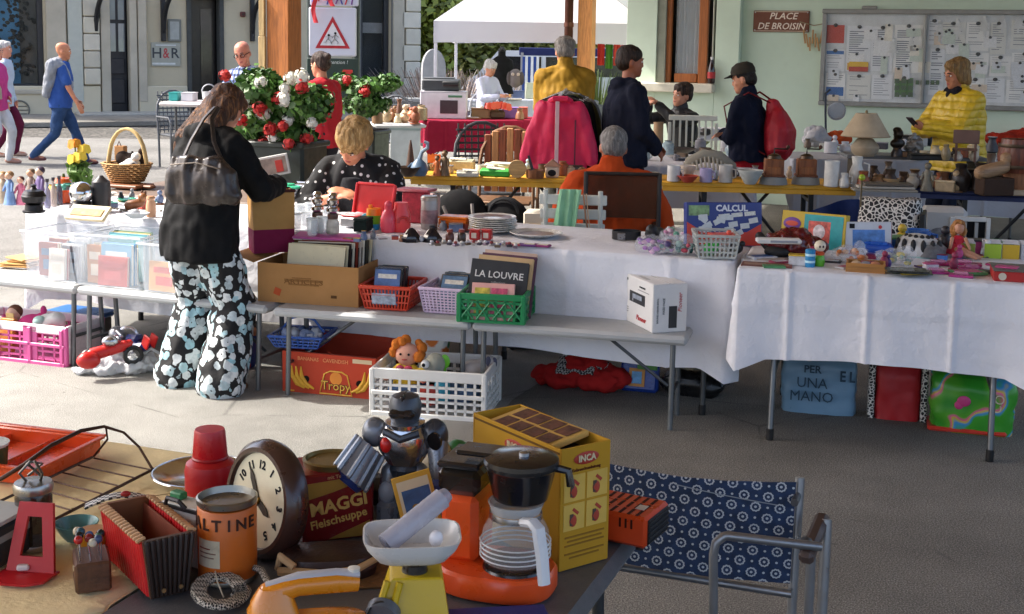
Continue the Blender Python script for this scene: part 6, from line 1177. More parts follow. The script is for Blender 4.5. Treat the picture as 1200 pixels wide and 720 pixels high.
# leather pouch
t=it('leather_pouch','flat dark brown leather case with cream lining in front of the soup tin','case',385,676,FZ,8);b=B();b.loft([((0,.02,.002),.085,.05),((0,.02,.02),.09,.056),((.0,.02,.04),.082,.05),((0,.02,.046),.06,.035)],30,2.8);P(t,'flap',b,M('2e1a14',.4,bump=.4));P(t,'lining',B().tube([(-.088,-.02,.022),(-.05,-.034,.026),(0,-.037,.022),(.05,-.034,.026),(.088,-.01,.036)],[.008,.007,.006,.007,.006],8),M('b8966a',.8));P(t,'lining_curl',B().tube([(-.09,.0,.02),(-.085,-.02,.05),(-.06,-.035,.035)],.007,8),M('c0a078',.8));P(t,'mat',B().box((.03,.0,.001),(.2,.12,.004),.001),wickermat('8a6438'))
# toy robot
rbt=it('toy_robot','grey and chrome toy robot with a large barrel arm and dark visor','toy robot',474,622,FZ,-8);rbt.scale=(.86,.9,1.0);RG=M('787d85',.3,.4);RD_=M('3c4047',.3,.3);RB=plast('2c3c74')
for s in(-1,1):
 lg=P(rbt,'leg',B().box((s*.036,0,.035),(.05,.07,.07),.014).cap((s*.036,0,.06),(s*.034,0,.12),.027,.022),RG);P(lg,'foot',B().box((s*.036,-.015,.014),(.058,.1,.028),.01),RB);P(lg,'knee',B().ell((s*.036,-.024,.085),(.02,.012,.022)),plast('8a8f98'))
P(rbt,'waist',B().lathe([(.035,.115),(.04,.13),(.03,.145)],18,sy=.8),RD_);P(rbt,'chest',B().loft([((0,0,.14),.038,.03),((0,0,.17),.06,.042),((0,0,.2),.064,.045),((0,0,.218),.045,.035)],22,2.8),M('c8cace',.12,.95));P(rbt,'red_badge',B().ell((-.035,-.04,.185),(.013,.012,.016)),plast('c81c18'));P(rbt,'chest_tube',B().tube([(-.04,-.035,.21),(0,-.05,.2),(.04,-.035,.21)],.008,8),RD_)
ra=P(rbt,'barrel_arm',B().cyl((-.075,-.02,.175),(-.115,-.05,.115),.036,.043,18),RG)
for k in range(9):a_=k*.698;u1=Vector((.6,-.35,-.7)).normalized();w1_=Vector((-.55,-.41,-.82)).normalized();u1=(u1-w1_*u1.dot(w1_)).normalized();v1_=w1_.cross(u1);o_=(u1*math.cos(a_)+v1_*math.sin(a_));P(ra,'fin',B().cap(Vector((-.077,-.022,.172))+o_*.037,Vector((-.113,-.049,.118))+o_*.043,.006,.006,6),M('8c9096',.3,.5))
P(ra,'muzzle',B().cyl((-.115,-.05,.115),(-.122,-.056,.104),.037,.03,18),RB);P(rbt,'shoulder',B().ell((-.07,-.005,.2),(.03,.028,.03)),RG);P(rbt,'shoulder',B().ell((.07,-.005,.2),(.032,.03,.034)),RD_);P(rbt,'arm',B().cap((.078,-.01,.185),(.085,-.03,.13),.024,.02),RG);P(rbt,'fist',B().box((.087,-.04,.108),(.036,.04,.034),.01),RB);P(rbt,'shoulder_disc',B().cyl((.078,-.034,.198),(.076,-.04,.197),.018),BKP)
hd=P(rbt,'head',B().loft([((0,0,.222),.03,.03),((0,-.002,.238),.036,.038),((0,0,.258),.038,.04),((0,.002,.275),.03,.032),((0,.002,.282),.012,.014)],22),RD_);P(hd,'visor',B().box((0,-.03,.247),(.06,.03,.018),.007),BKP);P(hd,'collar',B().lathe([(.045,.216),(.046,.224),(.036,.226)],20),M('c8cace',.12,.95));P(hd,'cap_rib',B().box((0,-.002,.272),(.012,.06,.02),.005),BKP)
# green lidded jar behind robot
t=it('pickle_jar','round jar with green lid and brown contents behind the toy robot','jar',522,594,FZ,0);P(t,'jar',B().lathe([(.03,0),(.05,.02),(.054,.08),(.045,.12),(.03,.13)],24),clear('8a7248',.75,.1));P(t,'lid',B().ell((.024,0,.1),(.034,.04,.045)),M('1c6a34',.4));P(t,'cream_side',B().ell((-.015,-.01,.1),(.04,.045,.045)),M('b8ac90',.5))
# picture packet
pk_=it('picture_packet','yellow edged packet with a blue picture leaning behind the white scale bowl','packet',500,652,FZ,18);q=P(pk_,'card',B().box((0,0,.075),(.075,.006,.11),.001),M('c89a2a',.5));q.rotation_euler=(R(-14),R(-12),0);q.location=(0,0,.03);P(q,'picture',B().box((0,-.004,.075),(.062,.001,.09)),M('cfc4a0',.5));P(q,'blue_scene',B().box((0.002,-.005,.07),(.054,.001,.064)),M('2a527c',.5,var=.5,sc=30));P(q,'window_edge',B().box((.0,-.0058,.048),(.044,.001,.012)),M('8fa4ac',.5,var=.6,sc=60));P(pk_,'prop',B().box((0,.025,.05),(.05,.04,.1),.004),M('8a6a2a',.7))
# yellow kitchen scale with white bowl
ks=it('kitchen_scale','yellow kitchen scale with square white bowl at the front edge','kitchen scale',482,738,FZ,6);YS=plast('c8a812',.34,wear=.12)
b=B();b.rings([[(-.066,-.05,0),(.066,-.05,0),(.066,.05,0),(-.066,.05,0)],[(-.062,-.046,.01),(.064,-.046,.01),(.064,.046,.01),(-.062,.046,.01)],[(-.036,-.034,.098),(.05,-.034,.098),(.05,.034,.098),(-.036,.034,.098)],[(-.03,-.03,.102),(.046,-.03,.102),(.046,.03,.102),(-.03,.03,.102)]]);P(ks,'body',b,YS)
P(ks,'side_rib',B().tube([(-.07,-.05,.004),(-.04,-.036,.1)],.006,6).tube([(-.045,-.053,.004),(-.02,-.038,.098)],.006,6),YS);P(ks,'dial_wheel',B().cyl((-.05,-.052,.045),(-.045,-.036,.052),.028,n=24),M('5a5e64',.4));P(ks,'wheel_tread',B().tube([(-.0505+.028*math.cos(k*.2618)*.8,-.054,.045+.028*math.sin(k*.2618))for k in range(24)],.0025,5,True),BLACK)
P(ks,'neck',B().lathe([(.022,.1),(.02,.115),(.026,.122),(.03,.126)],18,c=(.005,0,0)),BKP);b=B();b.loft([((0,0,.124),.045,.035),((0,0,.13),.056,.045),((0,0,.15),.073,.058),((0,0,.166),.08,.064),((0,0,.166),.077,.061),((0,0,.15),.069,.054),((0,0,.133),.05,.04)],36,4.5);P(ks,'bowl',b,M('d6d6d2',.3,var=.03))
t=T('plastic_roll','translucent plastic roll lying in the white scale bowl','roll',ks.location+Vector((0,0,.14)),20);P(t,'roll',B().tube([(-.045,0,.012),(.06,.03,.068)],[.018,.018],16),clear('b8b8c4',.7,.25));P(t,'core',B().tube([(-.046,0,.012),(-.044,.0,.013)],.012,14),M('8a8a96',.4));P(t,'clip',B().ell((.035,-.02,.02),(.012,.01,.014)),M('e0e0e4',.3));P(t,'end_cap',B().tube([(.058,.029,.067),(.07,.034,.073)],[.0155,.012],14),clear('a8a8b2',.75,.3))
# iron with braided cord
ir=it('electric_iron','orange vintage iron with pale handle top and braided black-white cord','iron',372,762,FZ,14);OI=M('d88416',.25,coat=.5,var=.05)
P(ir,'sole',B().prism([(-.1,-.05),(.06,-.052),(.12,-.02),(.135,0),(.12,.02),(.06,.052),(-.1,.05)],.004,.016),STEEL);P(ir,'body',B().loft([((.005,0,.016),.11,.052),((.0,0,.035),.108,.05),((-.01,0,.055),.085,.036),((-.02,0,.062),.05,.02)],30,2.3),OI)
P(ir,'handle',B().tube([(-.085,0,.04),(-.088,0,.075),(-.075,0,.1),(-.03,0,.112),(.03,0,.112),(.065,0,.108)],[.024,.022,.02,.018,.018,.015],12),OI);P(ir,'handle_top',B().tube([(-.08,0,.114),(-.03,0,.126),(.03,0,.127),(.066,0,.122)],[.01,.011,.011,.012],10,flat=.5),M('b8bac0',.35));P(ir,'thumb_button',B().lathe([(.009,.126),(.01,.132),(.005,.134)],14,c=(.058,0,0)),M('d8d4c8',.3));P(ir,'rear_block',B().loft([((-.06,0,.03),.05,.04),((-.068,0,.06),.042,.034),((-.07,0,.09),.034,.026),((-.066,0,.112),.024,.018)],20,2.6),OI)
def braid():
 m,n=newmat('braid',.8);v=n.obj((1,1,1),(R(30),R(40),R(20)));c=n.add('TexChecker');c.inputs['Scale'].default_value=260;n.l(v,c.inputs[0]);c.inputs[1].default_value=(*lin('c8c2b4'),1);c.inputs[2].default_value=(*lin('1c1a1a'),1);n.l(c.outputs[0],n.p.inputs['Base Color']);return m
cp=[];cl=ir.matrix_basis.inverted()if 0 else None
Mi=Matrix.Rotation(R(-14),3,'Z');w0=lambda px,py,z:Mi@(at(px,py,z)-ir.location)
for k in range(62):a_=k*.42;cp.append(w0(258+(33-.25*k)*math.cos(a_),692+(20-.1*k)*math.sin(a_),FZ+.008+.0013*(k%15)))
cp=[w0(x_,y_,z_)for x_,y_,z_ in((318,690,FZ+.04),(306,668,FZ+.03),(292,664,FZ+.015),(270,672,FZ+.008))]+cp;P(ir,'cord',B().tube(cp,.0062,8),braid());P(ir,'string_tie',B().tube([w0(250,655,FZ+.03),w0(254,680,FZ+.03),w0(262,700,FZ+.01)],.0014,5),M('c8c0a8'))
t=it('blue_book','dark blue folder corner at the bottom edge of the grey table','folder',578,738,FZ,9);P(t,'cover',B().box((0,0,.009),(.19,.1,.018),.003),M('1c2c6e',.5));P(t,'pages',B().box((.0,-.003,.009),(.182,.1,.012)),PAPER)
# beige cloth side
th_m=it('thermos_flask','stout red thermos flask with cup lid on the beige cloth','flask',247,601,CZ,0);th_m.scale=(1,1,1.08);RT=plast('b5121a',.38,wear=.1);P(th_m,'body',B().lathe([(.047,0),(.05,.004),(.051,.085),(.048,.098),(.036,.106),(.03,.108)],32),RT);P(th_m,'cup',B().lathe([(.034,.107),(.035,.112),(.031,.158),(.029,.163),(.0,.164)],32),plast('bd151e',.3));P(th_m,'rim',B().lathe([(.0362,.106),(.0368,.109),(.035,.112)],32,cap=False),plast('9a0e14'))
tr=it('silver_tray','round silver tray behind the red thermos flask','tray',238,562,CZ,0);P(tr,'dish',B().lathe([(.06,.002),(.075,.004),(.1,.014),(.108,.016),(.106,.019),(.075,.008),(.0,.006)],40),metal('c8c6c0',.16));P(tr,'rim',B().tube([(.108*math.cos(k*.157),.108*math.sin(k*.157),.018)for k in range(40)],.003,6,True),metal('d0cec8',.15))
ob,orz,ow=fb((-75,545),(22,573),CZ+.0);ot=T('divided_tray','orange plastic tray with raised dividers at the far left of the beige cloth','tray',at(-60,560,CZ)-U*.13,-16);P(ot,'base',B().box((.16,.12,.004),(.34,.24,.006),.002),ORP)
for c_,d_ in(((.16,0,.02),(.36,.008,.036)),((.16,.24,.02),(.36,.008,.036)),((-.02,.12,.02),(.008,.232,.036)),((.34,.12,.02),(.008,.232,.036))):P(ot,'side',B().box(c_,d_,.003),ORP)
for x_ in(.1,.22):P(ot,'divider',B().box((x_,.12,.014),(.008,.23,.022),.003),ORP)
P(ot,'rim',B().box((.16,-.008,.04),(.38,.014,.006),.002).box((.16,.248,.04),(.38,.014,.006),.002).box((.348,.12,.04),(.014,.24,.006),.002),ORP)
wr=it('wire_rack','brown wire bottle rack with a hoop handle on the beige cloth','rack',120,575,CZ,0);WM=M('4a3428',.4,.7);L0=lambda px,py,z=.012:at(px,py,CZ+z)-wr.location
P(wr,'side_bar',B().tube([L0(62,610),L0(180,550)],.0035,8),WM);P(wr,'side_bar',B().tube([L0(-5,590),L0(108,536)],.003,8),WM)
for i in range(7):q=i/6;P(wr,'wire',B().tube([L0(66+112*q,608-57*q),L0(0+110*q,588-51*q)],.0018,6),WM)
P(wr,'handle',B().tube([L0(0,562,.02),at(28,545,FT+.06)-wr.location,at(60,522,FT+.09)-wr.location,at(95,505,FT+.10)-wr.location,at(122,500,FT+.10)-wr.location,at(145,507,FT+.085)-wr.location,at(163,524,FT+.05)-wr.location,L0(178,549,.01)],[.005,.005,.005,.0045,.0035,.003,.003,.003],8),WM);P(wr,'handle_loop',B().tube([at(124,500,FT+.10)-wr.location,at(126,515,FT+.07)-wr.location,at(110,535,FT+.02)-wr.location],.0025,6),WM)
gj=it('clip_jar','brown glass jar with steel wire clip lid behind the red stand','jar',41,640,CZ,0);P(gj,'jar',B().lathe([(.03,0),(.034,.006),(.034,.1),(.03,.11)],24),M('2a1c14',.08,var=.3,sc=8,alpha=.85));P(gj,'lid',B().lathe([(.036,.108),(.037,.12),(.034,.126),(.01,.128)],24),metal('a8a49c',.3));P(gj,'steel_base',B().lathe([(.0345,-.001),(.0355,.006),(.0345,.01)],24),metal('a8a49c',.3))
for q in((-.012,0),(.012,.005)):P(gj,'wire_clip',B().tube([(q[0],q[1],.126),(q[0]*1.8,-.01,.145),(q[0]*.4,.0,.165),(q[0]*-1.2,.01,.158),(q[0],.008,.135)],.0028,6),metal('6a6660',.4))
rs2=it('red_stand','red folded plastic stand with a trapezoid window in front of the jar','stand',36,672,CZ,-8);RS=plast('b3141e',.42,wear=.12);k_=1.0
fr=P(rs2,'frame',B().add([(x_,y_,z_)for y_ in(-.004,.004)for x_,z_ in((-.046,0),(.046,0),(.032,.125),(-.032,.125),(-.022,.03),(.022,.03),(.0135,.1),(-.0135,.1))],[(0,1,5,4),(1,2,6,5),(2,3,7,6),(3,0,4,7),(9,8,12,13),(10,9,13,14),(11,10,14,15),(8,11,15,12),(0,8,9,1),(1,9,10,2),(2,10,11,3),(3,11,8,0),(4,5,13,12),(5,6,14,13),(6,7,15,14),(7,4,12,15)]),RS);fr.rotation_euler=(R(-14),0,0)
P(rs2,'foot',B().prism([(-.05,.01),(.05,.01),(.046,-.04),(.02,-.058),(-.03,-.058),(-.055,-.03)],.0,.004),RS);P(rs2,'white_clip',B().box((-.012,-.004,.012),(.022,.014,.01),.003,(0,0,20)),M('d8d0cc',.5))
pbk=T('pin_block','brown wooden block holding ball-headed cocktail picks','block',at(97,695,CZ),22);P(pbk,'block',B().box((.018,.035,.027),(.06,.085,.054),.004),wood('5a3a24',.5,1));P(pbk,'sticker',B().cyl((-.0122,.03,.034),(-.0135,.03,.034),.005,n=12),M('d8cfa8'))
for i,c_ in enumerate(('b02020','c8c0a8','3a4a6a','1c1c1e','8a2020','1a6a40','28505a','4a6aa0','1c2a2a','c8b89a')):x_,y_=-.002+.017*(i%3),.005+.019*(i//3);o=P(pbk,'pick',B().cyl((x_,y_,.05),(x_+jit(.006),y_+jit(.006),.085),.0012,n=6),STEEL);P(o,'ball',B().ell((x_+jit(.004),y_+jit(.004),.088+jit(.008)),.0078),plast(c_,.2))
# accordion-like rack
fl_=at(176,702,CZ);aa=math.degrees(math.atan2(.165,-.12))-90;ac=T('pleated_rack','red pleated rack with brown ribbed end and open top on the beige cloth','rack',fl_,aa)
AW,AL_,AH,AT=.068,.215,.105,.012;LT=wood('9a6a3a',.5,1);RP=M('c41a1e',.4,coat=.2)
P(ac,'end_panel',B().wallprism([(0,0),(AW,0),(AW+AT,AH),(-AT,AH)],-.004,.004),M('4a3020',.5));P(ac,'end_panel',B().wallprism([(0,0),(AW,0),(AW+AT,AH),(-AT,AH)],AL_-.004,AL_+.004),M('7a4a26',.5))
for i in range(9):q=(i+.5)/9;P(ac,'end_rib',B().cap((AW*q,-.006,.004),(-AT+(AW+2*AT)*q,-.006,AH-.004),.0034,.0042,6),M('2a1c16',.45))
for i in range(16):
 y_=.01+(AL_-.02)*i/15
 for s in(0,1):x0_,x1_=(0,-AT)if s==0 else(AW,AW+AT);P(ac,'pleat',B().tube([(x0_,y_,.003),(x1_,y_,AH-.006)],.0072,6,flat=.55),RP);P(ac,'rim_peg',B().cap((x1_+(-.005 if s==0 else .005),y_,AH-.002),(x1_+(.006 if s==0 else-.006),y_,AH+.001),.0038,.0038,6),M('c89a68',.5))
P(ac,'floor',B().box((AW/2,AL_/2,.004),(AW,AL_-.01,.006)),LT);P(ac,'lining',B().sheet(lambda u,v:(AW+(AT-.006)*v-.006,.006+(AL_-.012)*u,.006+(AH-.016)*v),2,2,.002),M('7a3a22',.6));P(ac,'screw',B().cyl((AW*.3,-.010,.014),(AW*.3,-.0125,.014),.004,n=10).cyl((AW*.75,-.010,.014),(AW*.75,-.0125,.014),.004,n=10),M('a8865a',.4,.6))
def checks(h1,h2,sc):
 m,n=newmat('checks',.5);c=n.add('TexChecker');c.inputs['Scale'].default_value=sc;n.l(n.obj(),c.inputs[0]);c.inputs[1].default_value=(*lin(h1),1);c.inputs[2].default_value=(*lin(h2),1);n.l(c.outputs[0],n.p.inputs['Base Color']);return m
t=it('checked_strap','black and white checked strap curving behind the pleated rack','strap',142,597,CZ+.01,14);P(t,'strap',B().sheet(lambda u,v:(-.07+.14*u,-.014+.028*v,.012+.02*math.sin(3.1*u)),20,3,.004),checks('d0ccc4','161618',130));P(t,'buckle',B().ell((.01,-.012,.036),(.01,.005,.006)),plast('a82020'))
lat('teal_bowl','small pale teal bowl behind the pin block','bowl',90,632,CZ,[('bowl',[(.02,0),(.03,.012),(.042,.034),(.04,.035),(.028,.014),(0,.01)],M('5a9494',.3,coat=.3)),('foot',[(.018,-.001),(.02,.004)],M('4a8080',.4))],n=30)
lat('yellow_cup','mustard yellow cup between the pin block and the pleated rack','cup',110,655,CZ,[('cup',[(.018,0),(.022,.006),(.026,.055),(.024,.055),(.02,.01),(0,.008)],M('b87a18',.4)),('rim',[(.0262,.053),(.0268,.056),(.024,.056)],M('c88a24',.4))])
wc,wcw=carton('white_case','white upright case with black edge beside the malt tin','case',(188,655),(232,668),CZ-.004,.05,.112,M('c9c6be',.5));P(wc,'black_edge',B().box((wcw/2,-.002,.108),(wcw+.004,.005,.006)).box((.0,-.002,.055),(.006,.005,.11)),BLACK);P(wc,'clasp',B().tube([(.02,-.004,.112),(.03,-.01,.127),(.06,-.012,.127),(.07,-.004,.112)],.004,6),M('3a3a3c',.4,.6));P(wc,'green_tab',B().box((wcw*.2,.03,.118),(.03,.02,.014),.003),M('2a7a4a',.5))
t=it('enamel_tin','dark enamel tin with white rim at the extreme left','tin',-4,655,CZ,-16);P(t,'body',B().box((0,0,.04),(.08,.12,.08),.008),M('1a2428',.4));P(t,'lid',B().box((0,0,.083),(.084,.124,.008),.003),M('a8a89e',.4));P(t,'band',B().box((.0405,0,.055),(.002,.1,.012)),M('8a8a80',.5))
t=it('green_bowl','dark green bowl cut by the left edge beside the orange tray','bowl',-14,556,CZ,0);P(t,'bowl',B().lathe([(.03,0),(.04,.01),(.045,.07),(.042,.07),(.0,.02)],24),M('1c4a2a',.3));P(t,'rim',B().lathe([(.0455,.066),(.047,.072),(.042,.072)],24),M('c8c8b8',.3))
# folding chair with blue patterned cloth
def ringcloth():
 m,n=newmat('ring_cloth',.85);tc=n.add('TexCoord');sp_=n.add('SeparateXYZ');n.l(tc.outputs['Object'],sp_.inputs[0]);PX,PZ=.05,.045
 def cell(off):
  u=n.math('ADD',n.math('DIVIDE',sp_.outputs[0],PX),off);v=n.math('ADD',n.math('DIVIDE',sp_.outputs[2],PZ),off);u=n.math('SUBTRACT',n.math('FRACT',u),.5);v=n.math('SUBTRACT',n.math('FRACT',v),.5)
  return n.math('SQRT',n.math('ADD',n.math('MULTIPLY',u,u),n.math('MULTIPLY',v,v))),n.math('ARCTAN2',v,u)
 r1,a1=cell(0.0);r2,a2=cell(.5);out=None
 for r_,a_ in((r1,a1),(r2,a2)):
  rw=n.math('ADD',r_,n.math('MULTIPLY',n.math('SINE',n.math('MULTIPLY',a_,10.0)),.012));ring=n.math('LESS_THAN',n.math('ABSOLUTE',n.math('SUBTRACT',rw,.185)),.034);dot=n.math('LESS_THAN',r_,.058);x_=n.math('MAXIMUM',ring,dot);out=x_ if out is None else n.math('MAXIMUM',out,x_)
 u=n.math('FRACT',n.math('DIVIDE',sp_.outputs[0],PX));d1=None
 for ou,ov in((.5,0),(0,.5)):
  uu=n.math('SUBTRACT',n.math('FRACT',n.math('ADD',n.math('DIVIDE',sp_.outputs[0],PX),ou)),.5);vv=n.math('SUBTRACT',n.math('FRACT',n.math('ADD',n.math('DIVIDE',sp_.outputs[2],PZ),ov)),.5);x_=n.math('LESS_THAN',n.math('ADD',n.math('MULTIPLY',uu,uu),n.math('MULTIPLY',vv,vv)),.0028);out=n.math('MAXIMUM',out,x_)
 v_=n.obj();base=n.ramp(n.noise(v_,40,4),[(.3,lin('182943')),(.7,lin('243c61'))]);n.l(n.mix(n.math('MULTIPLY',out,.8),base,lin('c3cbd0')),n.p.inputs['Base Color']);n.bump(n.noise(v_,500,2),.4,.002);return m
TR=at(936,566,.80);TL=at(665,531,.80);cw_=(TR-TL).length;crz=math.degrees(math.atan2((TR-TL).y,(TR-TL).x));dc=(TR-TL).normalized();fw=Vector((dc.y,-dc.x,0))
fc=T('folding_chair','aluminium folding chair with blue ring-patterned cloth back','chair',Vector((TL.x,TL.y,0)),crz);q=lambda px,py,y_:(lambda p:((p-Vector((TL.x,TL.y,0))).dot(dc),(p-Vector((TL.x,TL.y,0))).dot(-fw),p.z))(dep(px,py,y_))
zb_=.80-118/560
P(fc,'backrest',B().sheet(lambda u,v:(cw_*u-.005,-.03*(1-v)-.035*math.sin(3.14*u)*(1-.3*v)+.004*noise.noise((u*9,v*7,1)),zb_+(.80-zb_)*v-.012*math.sin(3.14*u)*v),36,14,.006),ringcloth());P(fc,'seam',B().tube([(cw_*(.5+.42*k/6),-.032*math.sin(3.14*(.5+.42*k/6))-.008,.775-.004*k)for k in range(7)],.0012,5),M('8a949c',.7))
AM=M('8f9296',.35,.75)
for x_ in(0.0,cw_):P(fc,'back_post',B().tube([(x_,.02,.805),(x_,-.02,.55),(x_,-.05,.2),(x_,-.06,0)],.010,10),AM)
P(fc,'bottom_rail',B().tube([(0,-.035,zb_-.02),(cw_,-.035,zb_-.02)],.009,10),AM);P(fc,'seat',B().sheet(lambda u,v:(.02+(cw_-.04)*u,-.06-.38*v,.42-.03*math.sin(3.14*u)),12,10,.006),M('1b2a48',.85))
ya_=TR.y-.16;p1,p2,p3,p4=q(836,760,ya_),q(836,650,ya_),q(852,628,ya_),q(962,641,ya_+.02)
P(fc,'arm_tube',B().tube([(p1[0],p1[1],.02),p1,p2,(p2[0]+.004,p2[1],p2[2]+.025),(p3[0]-.006,p3[1],p3[2]-.002),p3,p4],.0092,12),AM);r1_=q(962,602,ya_+.12);P(fc,'arm_rest',B().box(((p4[0]+r1_[0])/2-.012,(p4[1]+r1_[1])/2,r1_[2]-.035),(.03,.16,.028),.008,(14,0,-6)),M('4a3a34',.5));P(fc,'arm_rail',B().tube([(r1_[0]+.012,r1_[1],r1_[2]-.01),(r1_[0]+.014,r1_[1]-.02,r1_[2]-.1),(r1_[0]+.012,r1_[1]-.04,0)],.011,10).tube([(p4[0]-.02,p4[1]+.02,p4[2]),(p4[0]-.022,p4[1],.0)],.010,10),AM);P(fc,'hinge',B().cyl((p4[0]-.03,p4[1]-.012,p4[2]),(p4[0]-.03,p4[1]+.012,p4[2]),.013),M('5a5c60',.4,.7));P(fc,'hinge',B().cyl((cw_-.002,-.04,zb_+.18),(cw_-.002,.03,zb_+.18),.008),M('5a5c60',.4,.7))
# planters, signs, stalls and goods farther back
YZ=YT+.002
PR={'mug':[(.6,0),(1,.05),(1,1),(.88,1),(.86,.1),(0,.08)],'bowl':[(.4,0),(.5,.1),(1,.95),(1,1),(.9,.95),(.4,.2),(0,.18)],'vase':[(.6,0),(1,.12),(.9,.4),(.55,.75),(.5,.85),(.75,1),(.6,.98)],'tall':[(.85,0),(1,.03),(.95,.9),(1,1),(.86,1),(.8,.1),(0,.08)],'pot':[(.6,0),(1,.3),(.95,.6),(.5,.85),(.6,1),(.45,.98)],'jug':[(.8,0),(1,.1),(.9,.5),(.55,.75),(.7,1),(.6,1)],'jar':[(.9,0),(1,.05),(1,.8),(.6,.92),(.6,1)],'bell':[(1,0),(.9,.1),(.5,.6),(.3,.85),(.12,1)]}
def cer(kind,px,py,z,r,h,hx_,label,cat=None,rough=.35,mt_=0,extra=None,hx2=None):
 t=it(kind+'_ware' if kind in('tall','bell')else kind,label,cat or('vase' if kind in('tall','vase')else kind),px,py,z,HA+jit(20));m_=M(hx_,rough,mt_,var=.18,sc=18);P(t,'body',B().lathe([(a*r,b_*h)for a,b_ in PR[kind]],20),m_)
 P(t,'rim',B().tube([(PR[kind][-1][0]*r*math.cos(k*.393)*1.02,PR[kind][-1][0]*r*math.sin(k*.393)*1.02,h)for k in range(16)],.05*r,5,True),M(hx2 or hx_,rough,mt_))
 if extra=='h':P(t,'handle',B().tube([(r*.85,0,h*.8),(r*1.5,0,h*.75),(r*1.5,0,h*.35),(r*.9,0,h*.25)],r*.12,6),m_)
 return t
for a in(('mug',789,213,.045,.115,'cfcfcc','white mug at the left of the crockery on the yellow table',0,'h'),('bowl',806,214,.075,.05,'b84436','small red rimmed bowl on the yellow table','d8cfc0',0),('bowl',806,210,.06,.1,'c8bcae','cream cup standing behind the red rimmed bowl','b84436',0),('mug',827,214,.045,.1,'a49cc0','lilac handled mug next to the red bowl',0,'h'),('tall',850,214,.05,.125,'bdbab4','tall pale grey pot by the rolled grey blanket',0,'h'),('bowl',879,216,.09,.1,'aeb2ae','stack-height grey glazed bowl in front of the man in the cap',0,0),('tall',974,219,.052,.18,'d4d2cc','white cylindrical vase beside the second coffee grinder',0,0),('jug',989,220,.035,.1,'cfccc4','small white jug between two taller white pieces',0,'h'),('jug',1003,219,.055,.21,'d2d0c8','tall white jug at the end of the yellow table',0,'h'),('bowl',764,210,.05,.05,'8a8478','greyish bowl behind the shoulder of the man in orange',0,0),('jar',668,206,.035,.07,'b8a088','beige jar left of the man in orange',0,0),('jar',682,206,.03,.06,'7a5a3a','brown jar beside the beige jar',0,0)):
 cer(a[0],a[1],a[2],YZ,a[3],a[4],a[5],a[6],extra=a[8]or None,hx2=a[7]or None)
t=it('rolled_blanket','arched roll of pale grey fringed blanket behind the mugs','blanket',832,208,YZ,yrz);b=B(10);b.tube([(-.19,.1,.02),(-.15,.1,.1),(-.05,.1,.15),(.07,.1,.14),(.16,.1,.07),(.19,.1,.0)],[.02,.04,.05,.05,.045,.02],10);P(t,'roll',b,M('8f8c80',.9,bump=.8,bsc=40));
for i in range(9):P(t,'fold',B().tube([(-.13+.03*i,.055,.1+.05*math.sin(i*.39)),(-.12+.03*i,.04,.05)],.009,6),M('a5a296',.9))
for px,lb in((906,'left of two wooden box coffee grinders on the yellow table'),(944,'right of two wooden box coffee grinders on the yellow table')):
 t=it('coffee_grinder',lb,'coffee grinder',px,216,YZ,yrz+jit(12));P(t,'cloth_stand',B().lathe([(.1,0),(.095,.03),(.085,.055)],14,sy=.8),M('8c8c88',.8,bump=.8,bsc=50));P(t,'box',B().box((0,0,.12),(.13,.12,.12),.006),wood('7a4622',.5));P(t,'base',B().box((0,0,.062),(.15,.14,.016),.004),wood('6a3a1c',.5));P(t,'drawer',B().box((0,-.062,.1),(.09,.006,.05),.003),wood('8a5228',.5));P(t,'bowl',B().lathe([(.05,.18),(.045,.2),(.02,.215)],16),M('4a3a2a',.35,.7));P(t,'crank',B().tube([(0,0,.21),(0,0,.25),(.09,-.02,.25)],.006,6),M('2a2624',.4,.6));P(t,'crank_knob',B().ell((.09,-.02,.265),.014),wood('4a2a18'))
# left part of the yellow table
t=it('swan_jug','grey blue jug with a long curved swan neck at the left of the yellow table','jug',491,206,YZ,yrz);P(t,'body',B().lathe([(.05,0),(.068,.04),(.05,.09),(.02,.12)],18),M('56708a',.35));P(t,'neck',B().tube([(0,0,.1),(.02,0,.17),(.06,0,.2),(.06,0,.235),(.035,0,.245)],[.02,.014,.013,.014,.01],8),M('7a8ea0',.35));P(t,'handle',B().tube([(-.05,0,.09),(-.08,0,.06),(-.06,0,.02)],.008,6),M('56708a',.35))
cer('bell',481,203,YZ,.04,.24,'4a3020','tall brown wooden cone ornament left of the swan jug','ornament',.6);cer('bowl',478,207,YZ,.09,.07,'3a2a20','dark brown wooden bowl at the left end of the yellow table',hx2='6a4a30')
for px,h_,lb in((512,.15,'orange brown glazed figure on the yellow table'),(521,.19,'bronze figurine group taller than the orange one beside it')):figurine(px,206,YZ,h_,lb,'6a5236' if px>515 else 'b8622a','7a5a3a','3a2a1c')
t=it('orange_paper','crumpled orange paper behind the bronze figurine','paper',509,200,YZ,10);P(t,'sheet',B().sheet(lambda u,v:(-.05+.1*u,.03*v,.06+.06*v+.014*noise.noise((u*6,v*6,2))),8,6,.003),M('d86a2a',.7));P(t,'stand',B().box((0,.02,.03),(.08,.05,.06),.01),M('9a8a78',.7))
